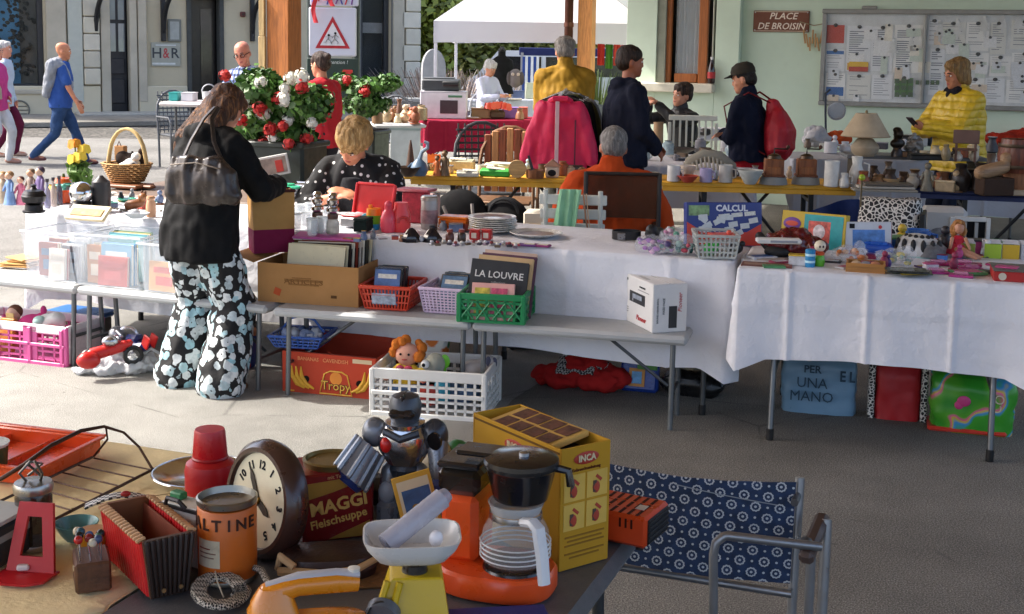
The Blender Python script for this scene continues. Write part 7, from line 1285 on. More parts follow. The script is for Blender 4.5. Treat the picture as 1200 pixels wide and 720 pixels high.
for i,(px,py,c_,w_,lb)in enumerate(((548,207,'c8c4b4',.16,'pale papers spread on the yellow table'),(580,207,'3aa83a',.22,'bright green folded cloth or booklet on the yellow table'),(590,203,'d0d6b0',.3,'long pale green roll behind the green booklet'),(540,200,'b8b090',.2,'beige leaflet behind the pale papers'))):t=it('booklet',lb,'booklet',px,py,YZ,yrz+jit(8));P(t,'cover',B().box((0,.02,.02+.008*i),(w_,.09,.035+.012*i),.008,(6,0,0)),M(c_,.6,var=.25,sc=20));P(t,'sheet',B().box((jit(.03),.01,.045+.014*i),(w_*.6,.06,.004),0,(8,jit(6),jit(20))),M('d4d2c4',.7))
t=it('round_board','round pale wooden board standing upright on the yellow table','board',606,209,YZ,yrz);P(t,'disc',B().cyl((0,0,.065),(0,.015,.067),.064,n=28),wood('c09a64',.6,0));P(t,'prop',B().box((0,.04,.02),(.05,.05,.04),.005),wood('8a6238'))
t=it('sauce_pan','brown pan with a black handle pointing up on the yellow table','pan',627,209,YZ,yrz);P(t,'pan',B().lathe([(.06,0),(.065,.01),(.066,.06),(.06,.06),(.055,.01),(0,.01)],20),wood('7a4a28',.5));P(t,'handle',B().tube([(-.02,0,.06),(-.05,.01,.16)],[.012,.009],8),BLACK)
t=it('house_model','small pale ceramic house with dark arch on the yellow table','ornament',647,208,YZ,yrz);P(t,'wall',B().box((0,0,.04),(.1,.08,.08),.012),M('c8b4a0',.6));P(t,'roof',B().wallprism([(-.06,.08),(.06,.08),(0,.13)],-.04,.04),M('b8866a',.6));P(t,'arch',B().ell((.0,-.041,.035),(.03,.004,.024)),INK)
# shelf on the blue table with lamp and bust
zs2=.93;sh=it('raised_shelf','grey board raised on short legs over the ceramics of the blue table','shelf',1074,188,zs2-.03,-6);P(sh,'board',B().box((0,.16,.015),(1.03,.34,.028),.004),M('6f7276',.5))
for x_ in(-.45,.45):P(sh,'leg',B().box((x_,.16,-.07),(.03,.26,.135),.004),M('4a4238',.7))
lp=it('table_lamp','table lamp with wide beige cone shade on the raised shelf','lamp',1013,183,zs2,0);P(lp,'shade',B().lathe([(.18,.15),(.078,.32),(.075,.32),(.176,.15)],40,cap=False),M('b3a288',.8,bump=.2));P(lp,'base',B().lathe([(.07,0),(.1,.03),(.105,.07),(.06,.13),(.025,.15),(.02,.2)],28),M('a89880',.4));P(lp,'finial',B().lathe([(.012,.32),(.01,.335),(.004,.345)],12),M('7a6a4a',.4,.7));P(lp,'shade_rim',B().tube([(.18*math.cos(k*.2094),.18*math.sin(k*.2094),.15)for k in range(30)],.004,5,True),M('9a8a70',.7))
t=it('bronze_bust','dark bronze bust beside the lamp on the raised shelf','bust',1051,184,zs2,25);b=B(10);b.ell((0,0,.1),(.065,.04,.04));b.ell((0,-.005,.17),(.035,.04,.045));b.cap((0,0,.1),(0,0,.15),.03,.025);b.ell((0,-.045,.165),(.009,.012,.01));b.ell((0,.01,.2),(.034,.034,.024));skin('bust',b,M('2c261e',.35,.6),t,.007,smooth=2);P(t,'plinth',B().lathe([(.045,0),(.045,.03),(.03,.06),(.035,.075)],16),M('2a2420',.4))
t=it('silver_bag','crumpled clear and silver bag behind the black tray','bag',1070,184,zs2,0);b=B(10).ell((0,0,.08),(.07,.05,.08));skin('sheet',b,M('7a7874',.25,.3),t,.008,smooth=1,fold=.03,fs=20,fz=1,seed=6);P(t,'knot',B().ell((0,0,.165),.018),M('8a8884',.3))
t=it('black_tray','flat black case on the raised shelf','case',1086,188,zs2,-6);P(t,'base',B().box((0,.03,.02),(.25,.14,.035),.006),M('141312',.5));P(t,'lid',B().box((0,.03,.042),(.254,.144,.008),.003),M('1e1c1a',.4))
t=it('doll_chair','small brown wooden doll chair on the raised shelf','chair',1131,189,zs2,160);DC=wood('6a4a3c',.6);P(t,'seat',B().box((0,0,.085),(.16,.14,.012),.003),DC);P(t,'back_panel',B().box((0,.065,.18),(.18,.012,.1),.006),M('6e5248',.6))
for x_ in(-.065,.065):
 for y_ in(-.055,.06):P(t,'leg',B().cyl((x_,y_,0),(x_,y_,.23 if y_>0 else .085),.009,n=8),DC)
for i,(px,c_,h_,lb)in enumerate(((1122,'c8c0b0',.07,'little white china piece under the doll chair'),(1141,'b8a890',.08,'little cream china piece right of the doll chair'),(1108,'8a7a5a',.12,'straw twist left of the doll chair'))):cer('pot',px,189,zs2,.035,h_,c_,lb,'ornament')
# ceramics below the shelf
for i,(k,px,py,r,h,c_,lb)in enumerate((('pot',1016,219,.04,.1,'6a4a2a','brown pot right of the tall white jug'),('pot',1030,220,.05,.09,'8a6a4a','light brown pot in the dark ceramics row'),('bowl',1044,221,.06,.07,'a88a64','tan bowl among the dark ceramics'),('jug',1058,220,.045,.11,'4a3626','dark brown jug among the ceramics'),('pot',1069,221,.045,.1,'b4ac9c','pale swan-like pot right of the dark jug'),('pot',1023,214,.05,.12,'3a2a1e','dark pot behind the brown ones'),('jug',1106,224,.05,.13,'5a3a28','reddish brown jug on the blue table'),('pot',1125,225,.07,.19,'241c18','large black brown pot on the blue table'),('vase',1148,226,.06,.2,'2a201c','dark slender vase beside the large black pot'),('pot',1168,227,.06,.12,'3e2c20','squat dark pot in front of the barrel'),('bowl',1112,219,.06,.1,'1e3040','dark blue bowl behind the reddish jug'),('vase',1040,214,.04,.15,'5a4a3a','thin brown vase behind the tan bowl'),('jug',1160,212,.05,.2,'6a5442','tan jug behind the dark slender vase'))):
 cer(k,px,py,YZ,r,h,c_,lb,extra='h' if k=='jug' else None)
figurine(1086,224,YZ,.2,'grey stone figurine of a robed figure on the blue table','6f6a5c','6f6a5c','5f5a4e')
t=it('yellow_green_fruit','tiny green fruit ornament beside the tall white jug','ornament',1010,212,YZ+.16,0);P(t,'fruit',B().ell((0,0,.02),.02),M('9ab02a',.4));P(t,'stalk',B().cyl((0,0,-.16),(0,0,.0),.006),M('5a4a2a'))
t=it('tray_stack','flat stack of trays at the joint of the yellow and blue tables','trays',1040,226,YZ,-5)
for i in range(3):P(t,'tray',B().box((jit(.02),.06,.012+.02*i),(.42-.05*i,.14,.016),.004),M(('8a8478','a8a298','5a5248')[i],.5))
t=it('wooden_barrel','varnished wooden barrel on a base at the right edge','barrel',1190,228,YZ,0);P(t,'stand',B().box((.02,0,.02),(.26,.2,.04),.008),M('a8947a',.6));P(t,'pedestal',B().lathe([(.09,.04),(.1,.06),(.09,.12),(.1,.15)],20),wood('8a5a3a'))
for k in range(12):a_=k*.5236;P(t,'stave',B().tube([(.095*math.cos(a_),.095*math.sin(a_),.15),(.12*math.cos(a_),.12*math.sin(a_),.26),(.095*math.cos(a_),.095*math.sin(a_),.37)],.034,6,flat=.4),wood(('6a3420','74402a','5e2e1c')[k%3],.4))
for z_,r_0 in((.19,.128),(.33,.128)):P(t,'hoop',B().lathe([(r_0,z_-.012),(r_0+.003,z_),(r_0,z_+.012)],24,cap=False),M('4a3a2a',.4,.6))
t=it('driftwood','pale carved wooden animal beside the barrel','carving',1166,208,YZ+.12,10);b=B(10);b.cap((-.1,0,.03),(.06,0,.07),.05,.045);b.ell((.08,0,.13),(.05,.04,.04));skin('carving',b,wood('9a7a5a',.5,0),t,.008);P(t,'plinth',B().box((0,0,-.06),(.22,.12,.118),.006),M('3a2a20',.7))
# under the trestle tables
t=bag('storage_basket','cream storage basket with black leopard pattern and rounded top under the tables','basket',1043,283,.36,.28,.8,LEO,z=.0,slump=.02,top=.92,seed=12,pname='fabric');t.location=(dep(1043,240,7.9).x,7.9,0);P(t,'dark_side',B().box((.2,0,.38),(.03,.26,.7),.004),BLACK)
def under(name,label,cat,px,y_,zc,parts,rz=-8):
 p=dep(px,240,y_);t=T(name,label,cat,(p.x,y_,0),rz)
 for nm,b,m_ in parts:P(t,nm,b,m_)
 return t
under('blue_tarp','dark blue cloth draped over a crate under the yellow table','cloth',990,8.6,0,[('cloth',B().sheet(lambda u,v:(-.28+.56*u,-.1-.12*(1-v)+.02*math.sin(u*17),.06+(.55+.12*math.sin(u*2.4))*v),20,8,.01),cloth('14244e')),('crate',B().box((0,.1,.28),(.46,.3,.56),.01),M('1a2440'))])
under('white_bag','white carrier with faint grey drawing under the blue table','bag',1106,8.1,0,[('sack',B().box((0,0,.37),(.28,.16,.73),.03),M('b4b3b0',.6,var=.06)),('drawing',B().ell((-.03,-.083,.56),(.07,.004,.05)).ell((.05,-.083,.45),(.05,.004,.04)),M('7a7a7c',.7,var=.5,sc=30))])
under('window_frame_toy','white slatted frame leaning under the blue table','frame',1138,8.0,0,[('frame',B().box((-.11,0,.4),(.025,.03,.56),.003).box((.11,0,.4),(.025,.03,.56),.003).box((0,0,.67),(.195,.03,.03),.003).box((0,0,.3),(.195,.03,.16),.003).box((0,0,.12),(.195,.03,.02),.003),M('cfcfcc',.5)),('slat',B().box((-.03,0,.53),(.02,.02,.24)).box((.04,0,.53),(.02,.02,.24)),M('a8a8a4')),('backing',B().box((0,.03,.4),(.24,.01,.56)),INK)])
under('dark_bag','black rucksack with loose straps under the yellow table','bag',540,8.9,0,[('sack',B().ell((0,0,.45),(.22,.14,.26)),cloth('161618')),('strap',B().tube([(-.1,-.13,.6),(.0,-.18,.4),(.1,-.13,.25)],.012,6).tube([(.1,-.12,.62),(.13,-.18,.4),(.02,-.13,.3)],.012,6),M('8a8480',.7))])
under('dark_bag','round black bag right of the rucksack under the yellow table','bag',592,8.9,0,[('sack',B().ell((0,0,.42),(.2,.14,.24)),cloth('1a1a1c')),('strap',B().tube(B().arc((0,-.08,.55),.1,0,180,10),.012,6),M('2a2a2c',.7))])
under('brown_carton','brown carton under the left half of the yellow table','box',562,8.3,0,[('body',B().box((0,0,.23),(.28,.22,.46),.006),M('4a3628',.8)),('lid',B().box((0,0,.465),(.29,.23,.012),.003),M('5a4232',.8))])
under('orange_stool','low orange topped stool behind the plate stack','stool',608,7.75,0,[('top',B().box((0,0,.52),(.42,.3,.035),.01),M('b8481c',.5)),('leg',B().box((-.18,-.12,.25),(.03,.03,.5)).box((.18,-.12,.25),(.03,.03,.5)).box((-.18,.12,.25),(.03,.03,.5)).box((.18,.12,.25),(.03,.03,.5)),M('5a3a28'))])
under('lattice_basket','white and blue lattice crate beside the plates behind the white table','basket',620,7.15,0,[('body',B().box((0,0,.33),(.2,.18,.64),.008),M('4a5464',.6,var=.6,sc=30)),('rim',B().box((0,0,.66),(.22,.2,.02),.004),M('a8aab0'))])
under('pale_parasol','pale pink folded cloth hanging below the left end of the yellow table','cloth',488,8.7,0,[('cloth',B().sheet(lambda u,v:(-.16+.32*u,.03*math.sin(u*20),.3+.4*v),16,4,.01),cloth('b89a94')),('rail',B().cyl((-.2,0,.7),(.2,0,.7),.012),STEEL)])
under('white_sack','bright white carton below the right of the yellow table','box',650,8.6,0,[('body',B().box((0,0,.3),(.4,.2,.6),.01),M('c9c4b4',.7)),('yellow_panel',B().box((-.1,-.102,.42),(.18,.004,.2)),M('d8a83a',.6))])
under('blue_toy_car','small bright blue toy under the blue table','toy',1188,7.6,0,[('body',B().ell((0,0,.5),(.06,.05,.05)),plast('2048a8')),('wheel',B().cyl((-.04,-.05,.46),(-.04,-.03,.46),.025),BLACK),('stand',B().box((0,.03,.22),(.3,.2,.44),.01),M('22201e'))])
# white slatted chair, director chair
wch=under('slatted_chair','white slatted folding chair behind the white table','chair',672,6.95,0,[('seat',B().box((0,.2,.43),(.36,.34,.025),.005),M('c4c6c0',.5))],-8);SCW=M('c9ccc4',.5)
for i in range(4):P(wch,'slat',B().box((0,.0-.012*i,.64+.08*i),(.34+.01*i,.016,.056),.005),SCW)
for x_ in(-.15,.15):P(wch,'back_post',B().tube([(x_,-.045,.93),(x_,.02,.45),(x_,.1,0)],.013,6),SCW);P(wch,'front_leg',B().tube([(x_,.02,.45),(x_,.36,0)],.013,6),SCW)
t=T('green_scarf','pale mint green cloth hung over the white slatted chair','scarf',wch.location,-8);P(t,'cloth',B().sheet(lambda u,v:(-.07+.12*u-.05*(1-v),-.075+.01*math.sin(u*16+v*3)-.02*(1-v)*0+.03*v*0,.62+.32*v),14,8,.006),cloth('8fc09a'));P(t,'fringe',B().sheet(lambda u,v:(-.11+.11*u,-.07+.008*math.sin(u*20),.56+.06*v),10,2,.004),cloth('a0cca8'))
t=T('brown_strap','narrow brown leather strap hung over the slatted chair','strap',wch.location,-8);P(t,'strap',B().tube([(.06,-.078,.92),(.075,-.07,.78),(.11,-.06,.62)],.011,6,flat=.3),M('8a6248',.6));P(t,'lining',B().tube([(.075,-.08,.92),(.09,-.072,.78),(.12,-.062,.62)],.007,6,flat=.3),M('c8a888',.6))
dc_=under('director_chair','dark brown folding armchair holding the man in the orange jacket','chair',729,7.3,0,[('back',B().sheet(lambda u,v:(-.2+.4*u,.03*math.sin(3.14*u),.73+.255*v),10,3,.008),M('4a3122',.85,alpha=.72)),('seat',B().box((0,.25,.45),(.42,.42,.02),.005),M('2a1e18',.85))],-4)
for x_ in(-.21,.21):P(dc_,'post',B().cyl((x_,0,.44),(x_,0,.995),.013,n=8),M('241c18',.5));P(dc_,'arm',B().box((x_,.22,.66),(.04,.44,.025),.006),M('241c18',.5));P(dc_,'leg',B().tube([(x_,.03,.45),(-x_,.2,0)],.013,6).tube([(x_,.45,.45),(-x_,.3,0)],.013,6),M('241c18',.5))
P(dc_,'rail',B().cyl((-.21,.0,.988),(.21,0,.988),.011,n=8),M('241c18',.5))
# geraniums
def geranium(name,label,px,y_,zc,w_,h_,nred,nwhite,seed,boxw,pz,ln=1500):
 c=dep(px,130,y_);t=T(name,label,'planter',(c.x,y_,0),HA);r_=random.Random(seed);G_=M('1c2620',.5)
 P(t,'planter_box',B().box((.02,0,pz/2),(boxw,.36,pz),.02),G_);P(t,'planter_rim',B().box((.02,0,pz),(boxw+.03,.39,.04),.01),G_);P(t,'soil',B().box((.02,0,pz+.012),(boxw-.04,.32,.03)),M('2a2018',.95))
 bl_=[((r_.uniform(-.5,.5)*w_,r_.uniform(-.12,.12),zc+r_.uniform(-.4,.4)*h_),(w_*.24,.2,h_*.26))for _ in range(9)];b=B();leaves(b,bl_,int(ln*3.8),.027,r_,asp=.85);P(t,'foliage',b,leafmat('22481a','5f8c3c'))
 for i in range(nred+nwhite):
  b=B(8);p=Vector((r_.uniform(-.52,.52)*w_,r_.uniform(-.28,-.1),zc+r_.uniform(-.45,.5)*h_));rr_=r_.uniform(.032,.05);[b.mat(0).ell(p+Vector((r_.uniform(-1,1),r_.uniform(-.5,.5),r_.uniform(-.7,.7)))*rr_*.6,rr_*r_.uniform(.35,.6),7,5)for _ in range(6)]
  for _ in range(60):d=Vector((r_.gauss(0,1),r_.gauss(0,1),r_.gauss(0,1))).normalized();q=p+d*rr_*r_.uniform(.5,1.3);tt=d.orthogonal().normalized()*.018;u_=d.cross(tt);b.add([q-tt,q-u_,q+tt,q+u_],[(0,1,2,3)])
  b.mat(1).cyl((p.x*.8,p.y*.5,p.z-.15),p,.004,n=5);P(t,'flower_head',b,[petalmat('a80c10','d42a22')if i<nred else petalmat('d8d8cc','eeeee6'),leafmat('24501a','6c9a38')])
 return t
pt_=geranium('geranium_planter','dark planter box of red and white geraniums in front of the wooden post',333,9.0,1.22,.62,.52,13,11,3,.46,1.0,2200)
geranium('geranium_planter','smaller planter of geraniums behind the seated older woman',428,13.0,1.2,.5,.34,7,0,5,.34,.82,900)
t=T('framed_card','white edged card with a red mark propped against the geranium planter','card',dep(318,195,8.68),HA+14);P(t,'frame',B().box((0,0,0),(.25,.02,.14),.003,(0,-12,0)),M('c4c4c0',.6));P(t,'print',B().box((0,-.0115,0),(.22,.003,.11),0,(0,-12,0)),M('8a7a70',.6,var=.5,sc=16));P(t,'red_mark',B().box((.06,-.0145,.005),(.05,.003,.08),0,(0,-12,0)),M('b8342a',.6))
# warning sign panel
sp=T('sign_panel','tall white sign panel with red warning triangle of running children','sign',dep(390,60,15),4);wpp=56*.01*1.0
P(sp,'post',B().cyl((-.27,.06,-1.75),(-.27,.06,.75),.04,n=12).cyl((.27,.06,-1.75),(.27,.06,.75),.04,n=12),M('2c3834',.5));P(sp,'lower_board',B().box((.0,.03,-.36),(.6,.04,.55),.006),M('24382f',.5));P(sp,'plate',B().box((0,0,.22),(.55,.03,.56),.02),M('cdd0dc',.5,var=.03));up=P(sp,'upper_plate',B().box((.02,-.01,.68),(.56,.03,.32),.03),M('ccd0e0',.5,var=.03))
tri=[(-.2,.03),(.2,.03),(0,.4)];P(sp,'red_triangle',B().wallprism(tri,-.019,-.012),M('b0202a',.5));P(sp,'white_triangle',B().wallprism([(-.145,.063),(.145,.063),(0,.33)],-.022,-.017),M('d8d8da',.5))
for x_,s in((-.045,.8),(.03,1)):P(sp,'child_symbol',B().ell((x_,-.0235,.09+.115*s),(.014,.002,.014),8,6).tube([(x_,-.0235,.195*s+.01),(x_-.01,-.0235,.135)],.014,5,flat=.15).tube([(x_-.01,-.0235,.14),(x_+.03,-.0235,.105),(x_+.03,-.0235,.08)],.008,5,flat=.2).tube([(x_-.01,-.0235,.14),(x_-.035,-.0235,.1),(x_-.06,-.0235,.1)],.008,5,flat=.2).tube([(x_,-.0235,.185),(x_+.045,-.0235,.155)],.006,5,flat=.2).tube([(x_,-.0235,.185),(x_-.04,-.0235,.16)],.006,5,flat=.2),INK)
words('Attention !',.06,M('c8d0c8'),sp,(.04,.008,-.13),shear=.15);P(sp,'red_disc',B().box((.17,.005,-.28),(.12,.012,.13),.03),M('c8302a',.5));P(sp,'white_strip',B().box((-.12,.004,-.16),(.12,.01,.08)),M('c9ccc8'))
for i in range(9):P(up,'scribble',B().tube([(-.2+.05*i+jit(.03),-.03,.56+jit(.03)),(-.2+.05*i+jit(.05),-.03,.68+jit(.03)),(-.16+.05*i,-.03,.8)],.008,5),M(('2a3aa0','b8202a','6a2a8a')[i%3],.5))
rb_=T('red_ribbons','torn red ribbons hanging in front of the sign panel','ribbons',dep(383,10,14.85),4)
for i,(x_,l_)in enumerate(((-.16,.28),(-.05,.12),(.03,.16),(-.1,.1),(.08,.1))):P(rb_,'ribbon',B().sheet(lambda u,v:(x_+.05*u+.02*math.sin(v*7),.01*math.sin(v*9+u*4),.28-l_*1.6*v),3,10,.003),M('d8323a' if i%2==0 else 'd88a9a',.6))
# stalls: pottery, red cloth, white
def stall(label,pl,pr,z,d,drop,mat,seed):
 a,rz,w_=fb(pl,pr,z);return drape('tablecloth',label,rz,Vector((a.x,a.y,0)),w_,d,z,(drop,.3,.3,.3),mat,seed,.025,8),a,rz,w_
def legs4(a,rz,w_,d,z,label):foldtable('stall_table',label,Vector((a.x,a.y,0))+Vector((.02,.02,0)),rz,w_-.04,d-.04,z-.006)
_,a,rz,w_=stall('crimson cloth over the stall with the printer box',(502,142),(655,141),.75,.8,.4,cloth('8e1734',.12),4);legs4(a,rz,w_,.8,.75,'stall table below the crimson cloth')
for(pl,pr,d,nm,m_)in(((440,146),(500,146),.6,'white stall table of brown pottery behind the older woman',GPL),):a,rz,w_=fb(pl,pr,.75);foldtable('stall_table',nm,Vector((a.x,a.y,0)),rz,w_,d,.75)
pb_=T('leaning_board','white panel leaning under the pottery table','panel',dep(475,170,15.3),0);P(pb_,'board',B().box((0,0,-.05),(.36,.03,.5),.005),M('b9c0bc',.6));P(pb_,'frame',B().box((0,-.017,.19),(.38,.01,.03)),M('8a9a94'))
for i,(k,px,py,r,h,c_,lb)in enumerate((('pot',446,143,.06,.14,'8a5a3a','brown pot first from the left on the pottery table'),('vase',453,141,.05,.24,'c8bca8','cream vase near the left of the pottery table'),('jug',461,143,.06,.16,'9a6a4a','tan jug in front on the pottery table'),('vase',468,140,.05,.26,'6a4630','tall brown vase in the middle of the pottery table'),('pot',474,144,.06,.12,'c09a74','sandy pot in the middle of the pottery table'),('pot',484,143,.09,.17,'b0623a','large terracotta pot at the right of the pottery table'),('jug',492,141,.05,.2,'2a2624','black jug at the right end of the pottery table'),('vase',457,139,.04,.2,'a8907a','slim grey brown vase at the back of the pottery table'),('pot',478,139,.05,.18,'d8d0c4','white pot behind the terracotta pot'))):cer(k,px,py,.752,r,h,c_,lb)
def sbox(name,label,cat,px0,px1,py,h_px,z,d,c_,cap=None,rz=0,extra=None):
 p0,p1=at(px0,py,z),at(px1,py,z);s_=scl(p0);w_=(p1-p0).length;t=T(name,label,cat,p0,rz);P(t,'body',B().box((w_/2,d/2,h_px*s_/2),(w_,d,h_px*s_),.01),M(c_,.5,var=.15,sc=8));
 P(t,'lid',B().box((w_/2,d/2,h_px*s_+.006),(w_+.006,d+.006,.012),.003),M(cap or c_,.5));return t,w_,h_px*s_
t,w_,h_=sbox('printer_carton','white printer carton with a dark printed picture on the crimson stall','box',492,545,139,31,.753,.35,'cdccd2');P(t,'picture',B().box((w_*.62,-.003,h_*.45),(w_*.38,.004,h_*.5)),M('3a2f34',.5));P(t,'green_text',B().box((w_*.75,-.003,h_*.85),(w_*.3,.004,h_*.08)),M('4a7a5a'))
p=at(492,139,.753);t=T('printer','dark grey printer standing on its white carton','printer',p+Vector((.02,.02,h_+.014)),0);P(t,'body',B().box((.25,.15,.08),(.5,.3,.15),.02),M('3c4044',.5));P(t,'paper_tray',B().box((.38,.0,.1),(.22,.12,.06),.012),M('1c1e20',.5));P(t,'lid',B().box((.22,.16,.165),(.4,.26,.02),.006),M('4c5054',.5))
for a in(('carton','long kraft paper box on the crimson stall','box',552,583,139,11,'9a7a52'),('carton','purple and white pack on the crimson stall','box',590,606,139,12,'8a6ab0'),('carton','terracotta pack at the right of the crimson stall','box',608,618,139,12,'b05a4a'),('carton','dark pack between the kraft box and the purple pack','box',584,590,139,9,'3a2a30')):sbox(*a[:7],.753,.2,a[7])
t=it('red_flowers','cluster of orange red paper flowers on the crimson stall','flowers',583,130,.86,0)
for i in range(6):b=B();rose(b,(-.12+.05*i,jit(.05),.06+jit(.04)),.06,r_,12);P(t,'flower',b,petalmat('b82a1a','e05a3a'))
P(t,'stem',B().box((0,0,-.05),(.2,.06,.1),.02),M('5a4a30'))
_,a,rz,w_=stall('white cloth over the book stall under the canopy',(545,118),(660,117),.78,.7,.3,clothmat('c6c8d2'),14);legs4(a,rz,w_,.7,.78,'book stall table under the canopy')
for i,(px,c_,h_,lb)in enumerate(((590,'d8a050',14,'orange picture book standing on the canopy stall'),(606,'4a5a7a',9,'blue grey book on the canopy stall'),(622,'b8bca0',18,'pale green poster book standing on the canopy stall'),(572,'8a8a92',8,'grey tray on the canopy stall'),(640,'a05a3a',8,'brown box on the canopy stall'))):sbox('book_box',lb,'box',px-6,px+7,116,h_,.783,.08,c_,rz=jit(10))
# chairs in the middle
def armchair(label,px,y_,c_,rz,slat=None):
 p=dep(px,150,y_);t=T('garden_chair',label,'chair',(p.x,y_,0),rz);m_=M(c_,.5,.3);P(t,'frame',B().tube([(-.24,0,0),(-.25,0,.45)]+[(-.25*math.cos(R(a)),.04+.06*math.sin(R(a)),.74+.29*math.sin(R(a)))for a in range(0,181,20)]+[(.25,0,.45),(.24,0,0)],.016,8),m_);P(t,'seat',B().box((0,-.2,.44),(.48,.45,.03),.01),m_)
 for x_ in(-.26,.26):P(t,'arm',B().tube([(x_,.03,.68),(x_,-.35,.68),(x_,-.4,.62),(x_,-.4,0)],.014,8),m_)
 if slat:
  for i in range(7):P(t,'back_slat',B().box((-.19+.063*i,.07,.47+(.27+.29*math.cos(.21*(i-3)))/2),(.058,.02,.25+.29*math.cos(.21*(i-3))),.006),wood(slat if i%2 else '8a4a2c',.5))
 else:
  for i in range(9):P(t,'weave_strand',B().tube([(-.23,.04+.006*i,.5+.058*i),(.23,.04+.006*i,.5+.058*i)],.01,5),m_)
  for i in range(8):P(t,'weave_strand',B().tube([(-.21+.06*i,.03,.46),(-.21+.06*i,.095,1.02)],.008,5),m_)
 return t
armchair('dark grey woven metal armchair in the middle of the stalls',567,11.3,'3f4246',15);armchair('wooden slatted garden chair with reddish brown back',597,10.7,'7a5a40',-8,'c08a58');armchair('grey garden chair by the town house door',206,17.5,'55585c',40);armchair('light grey wicker chair holding the stallholder in white',569,19.6,'9a9ca0',5);armchair('dark grey armchair beside the second planter',462,17,'4c5054',-10)
# clothes rail with pink jacket
cr_=T('clothes_rail','chrome clothes rail with coats on hangers','clothes rail',dep(655,190,10.0),0);cr_.location.z=0;RZ=1.34
P(cr_,'upright',B().cyl((0,-.02,0),(0,-.02,RZ),.016,n=10).cyl((.08,1.0,0),(.08,1.0,RZ),.016,n=10),metal('c8c8cc',.2));P(cr_,'rail',B().cyl((0,-.05,RZ),(.09,1.1,RZ),.014,n=10),metal('c8c8cc',.2));P(cr_,'foot',B().box((0,-.02,.02),(.5,.04,.03),.008).box((.08,1,.02),(.5,.04,.03),.008),metal('8a8a90',.3))
for i in range(9):P(cr_,'hanger',B().tube([(-.16+.012*i,.04+.11*i,RZ-.06),(.01*i,.04+.11*i,RZ+.0),(.18+.012*i,.04+.11*i,RZ-.06)],.009,6),M('d4d4d4' if i%2 else '3a3a3c',.4))
def coat(label,x_,y_,c_,w_,h_,pid,nm='coat'):
 t=T(nm,label,nm,cr_.location+Vector((x_,y_,RZ-.03)),-4);b=B(12);b.loft([((0,0,-h_),w_*.54,.075),((0,0,-h_*.6),w_*.5,.07),((0,0,-h_*.25),w_*.46,.075),((0,0,-.06),w_*.36,.06),((0,0,0),w_*.14,.05)],24,2.6)
 for s in(-1,1):b.cap((s*w_*.36,0,-.09),(s*w_*.66,-.02,-h_*.86),.07,.055)
 skin('shell',b,c_,t,.012,smooth=3,fold=.028,fs=9,fz=.4,seed=pid);P(t,'collar',B().tube([(-.08,-.02,-.02),(-.05,-.07,-.0),(.05,-.07,-.0),(.08,-.02,-.02)],.022,8),c_);return t
t=coat('bright pink jacket hanging on the front of the clothes rail',0,-.08,M('c8174e',.6,var=.08,bump=.3,bsc=120),.39,.54,2,'jacket');P(t,'white_strap',B().box((-.02,-.095,-.3),(.03,.006,.56),.002),M('c4a8b4',.4));P(t,'dark_piping',B().box((.12,-.085,-.36),(.012,.006,.4),.002),M('5a1030',.6))
coat('black coat second on the clothes rail',.06,.18,cloth('161618'),.4,.66,3);coat('olive green coat third on the clothes rail',.10,.36,cloth('4a4a2a'),.38,.62,4);coat('grey coat at the back of the clothes rail',.13,.58,cloth('6a6a6c'),.4,.66,5)
# white crockery stall between the men, table by the wall, plaid man's table
_,a,rz,w_=stall('white cloth over the crockery stall beside the green wall',(742,194),(885,198),.75,1.3,.35,clothmat('cccdd6'),21);legs4(a,rz,w_,1.3,.75,'stall table under the crockery cloth')
_,a,rz,w_=stall('white cloth over the long stall below the notice board',(930,186),(1230,190),.75,.8,.5,clothmat('a9aab0'),22);legs4(a,rz,w_,.8,.75,'stall table below the notice board')
for k,px,py,r,h,c_,lb in(('bowl',770,180,.1,.07,'d0cfd0','wide white bowl on the crockery stall'),('bowl',798,187,.14,.03,'d4d4d4','white plate nearest on the crockery stall'),('bowl',800,179,.13,.04,'3a3030','dark rimmed plate stack on the crockery stall'),('tall',771,172,.05,.24,'a88a6a','beige flask on the crockery stall'),('bowl',820,172,.1,.05,'8a9a6a','greenish dish on the crockery stall'),('mug',850,178,.05,.1,'c8c8cc','white cup near the man in the cap')):cer(k,px,py,.753,r,h,c_,lb)
for px,c_,lb in((800,'b8b0cc','lilac clear tub at the back of the crockery stall'),(826,'d4d6da','clear tub of dark cutlery at the back of the crockery stall'),(850,'d8d8dc','pale clear tub at the right of the crockery stall')):t,w_,h_=sbox('clear_tub',lb,'tub',px-14,px+12,165,13,.753,.25,c_);P(t,'contents',B().ell((w_/2,.0,h_*.8),(w_*.3,.08,.04)),M('2a2a2c' if px==826 else 'a8a8b4',.5))
rl=T('white_railing','low white slatted railing in front of the woman by the wall','railing',dep(812,147,12.2),-8);P(rl,'top_rail',B().box((0,0,.07),(.46,.03,.05),.006),M('c9cbc0',.5));P(rl,'post',B().box((-.22,0,-.5),(.03,.03,1.05),.004).box((.22,0,-.5),(.03,.03,1.05),.004),M('c9cbc0',.5))
for i in range(7):P(rl,'slat',B().box((-.18+.06*i,0,-.08),(.02,.014,.25),.003),M('c9cbc0',.5))
t=it('garment_heap','heap of white and orange clothes on the stall below the notice board','clothes',968,172,.753,0);b=B(10)
for c,r in(((-.12,0,.1),(.12,.1,.11)),((-.02,.02,.06),(.1,.1,.07))):b.ell(c,r)
skin('white_cloth',b,cloth('b4b4b8'),t,.012,fold=.04,fs=14,fz=1);b=B(10);b.ell((.12,.02,.08),(.14,.1,.08));skin('orange_cloth',b,cloth('b04a22'),t,.012,fold=.03,fs=14,fz=1,seed=2)
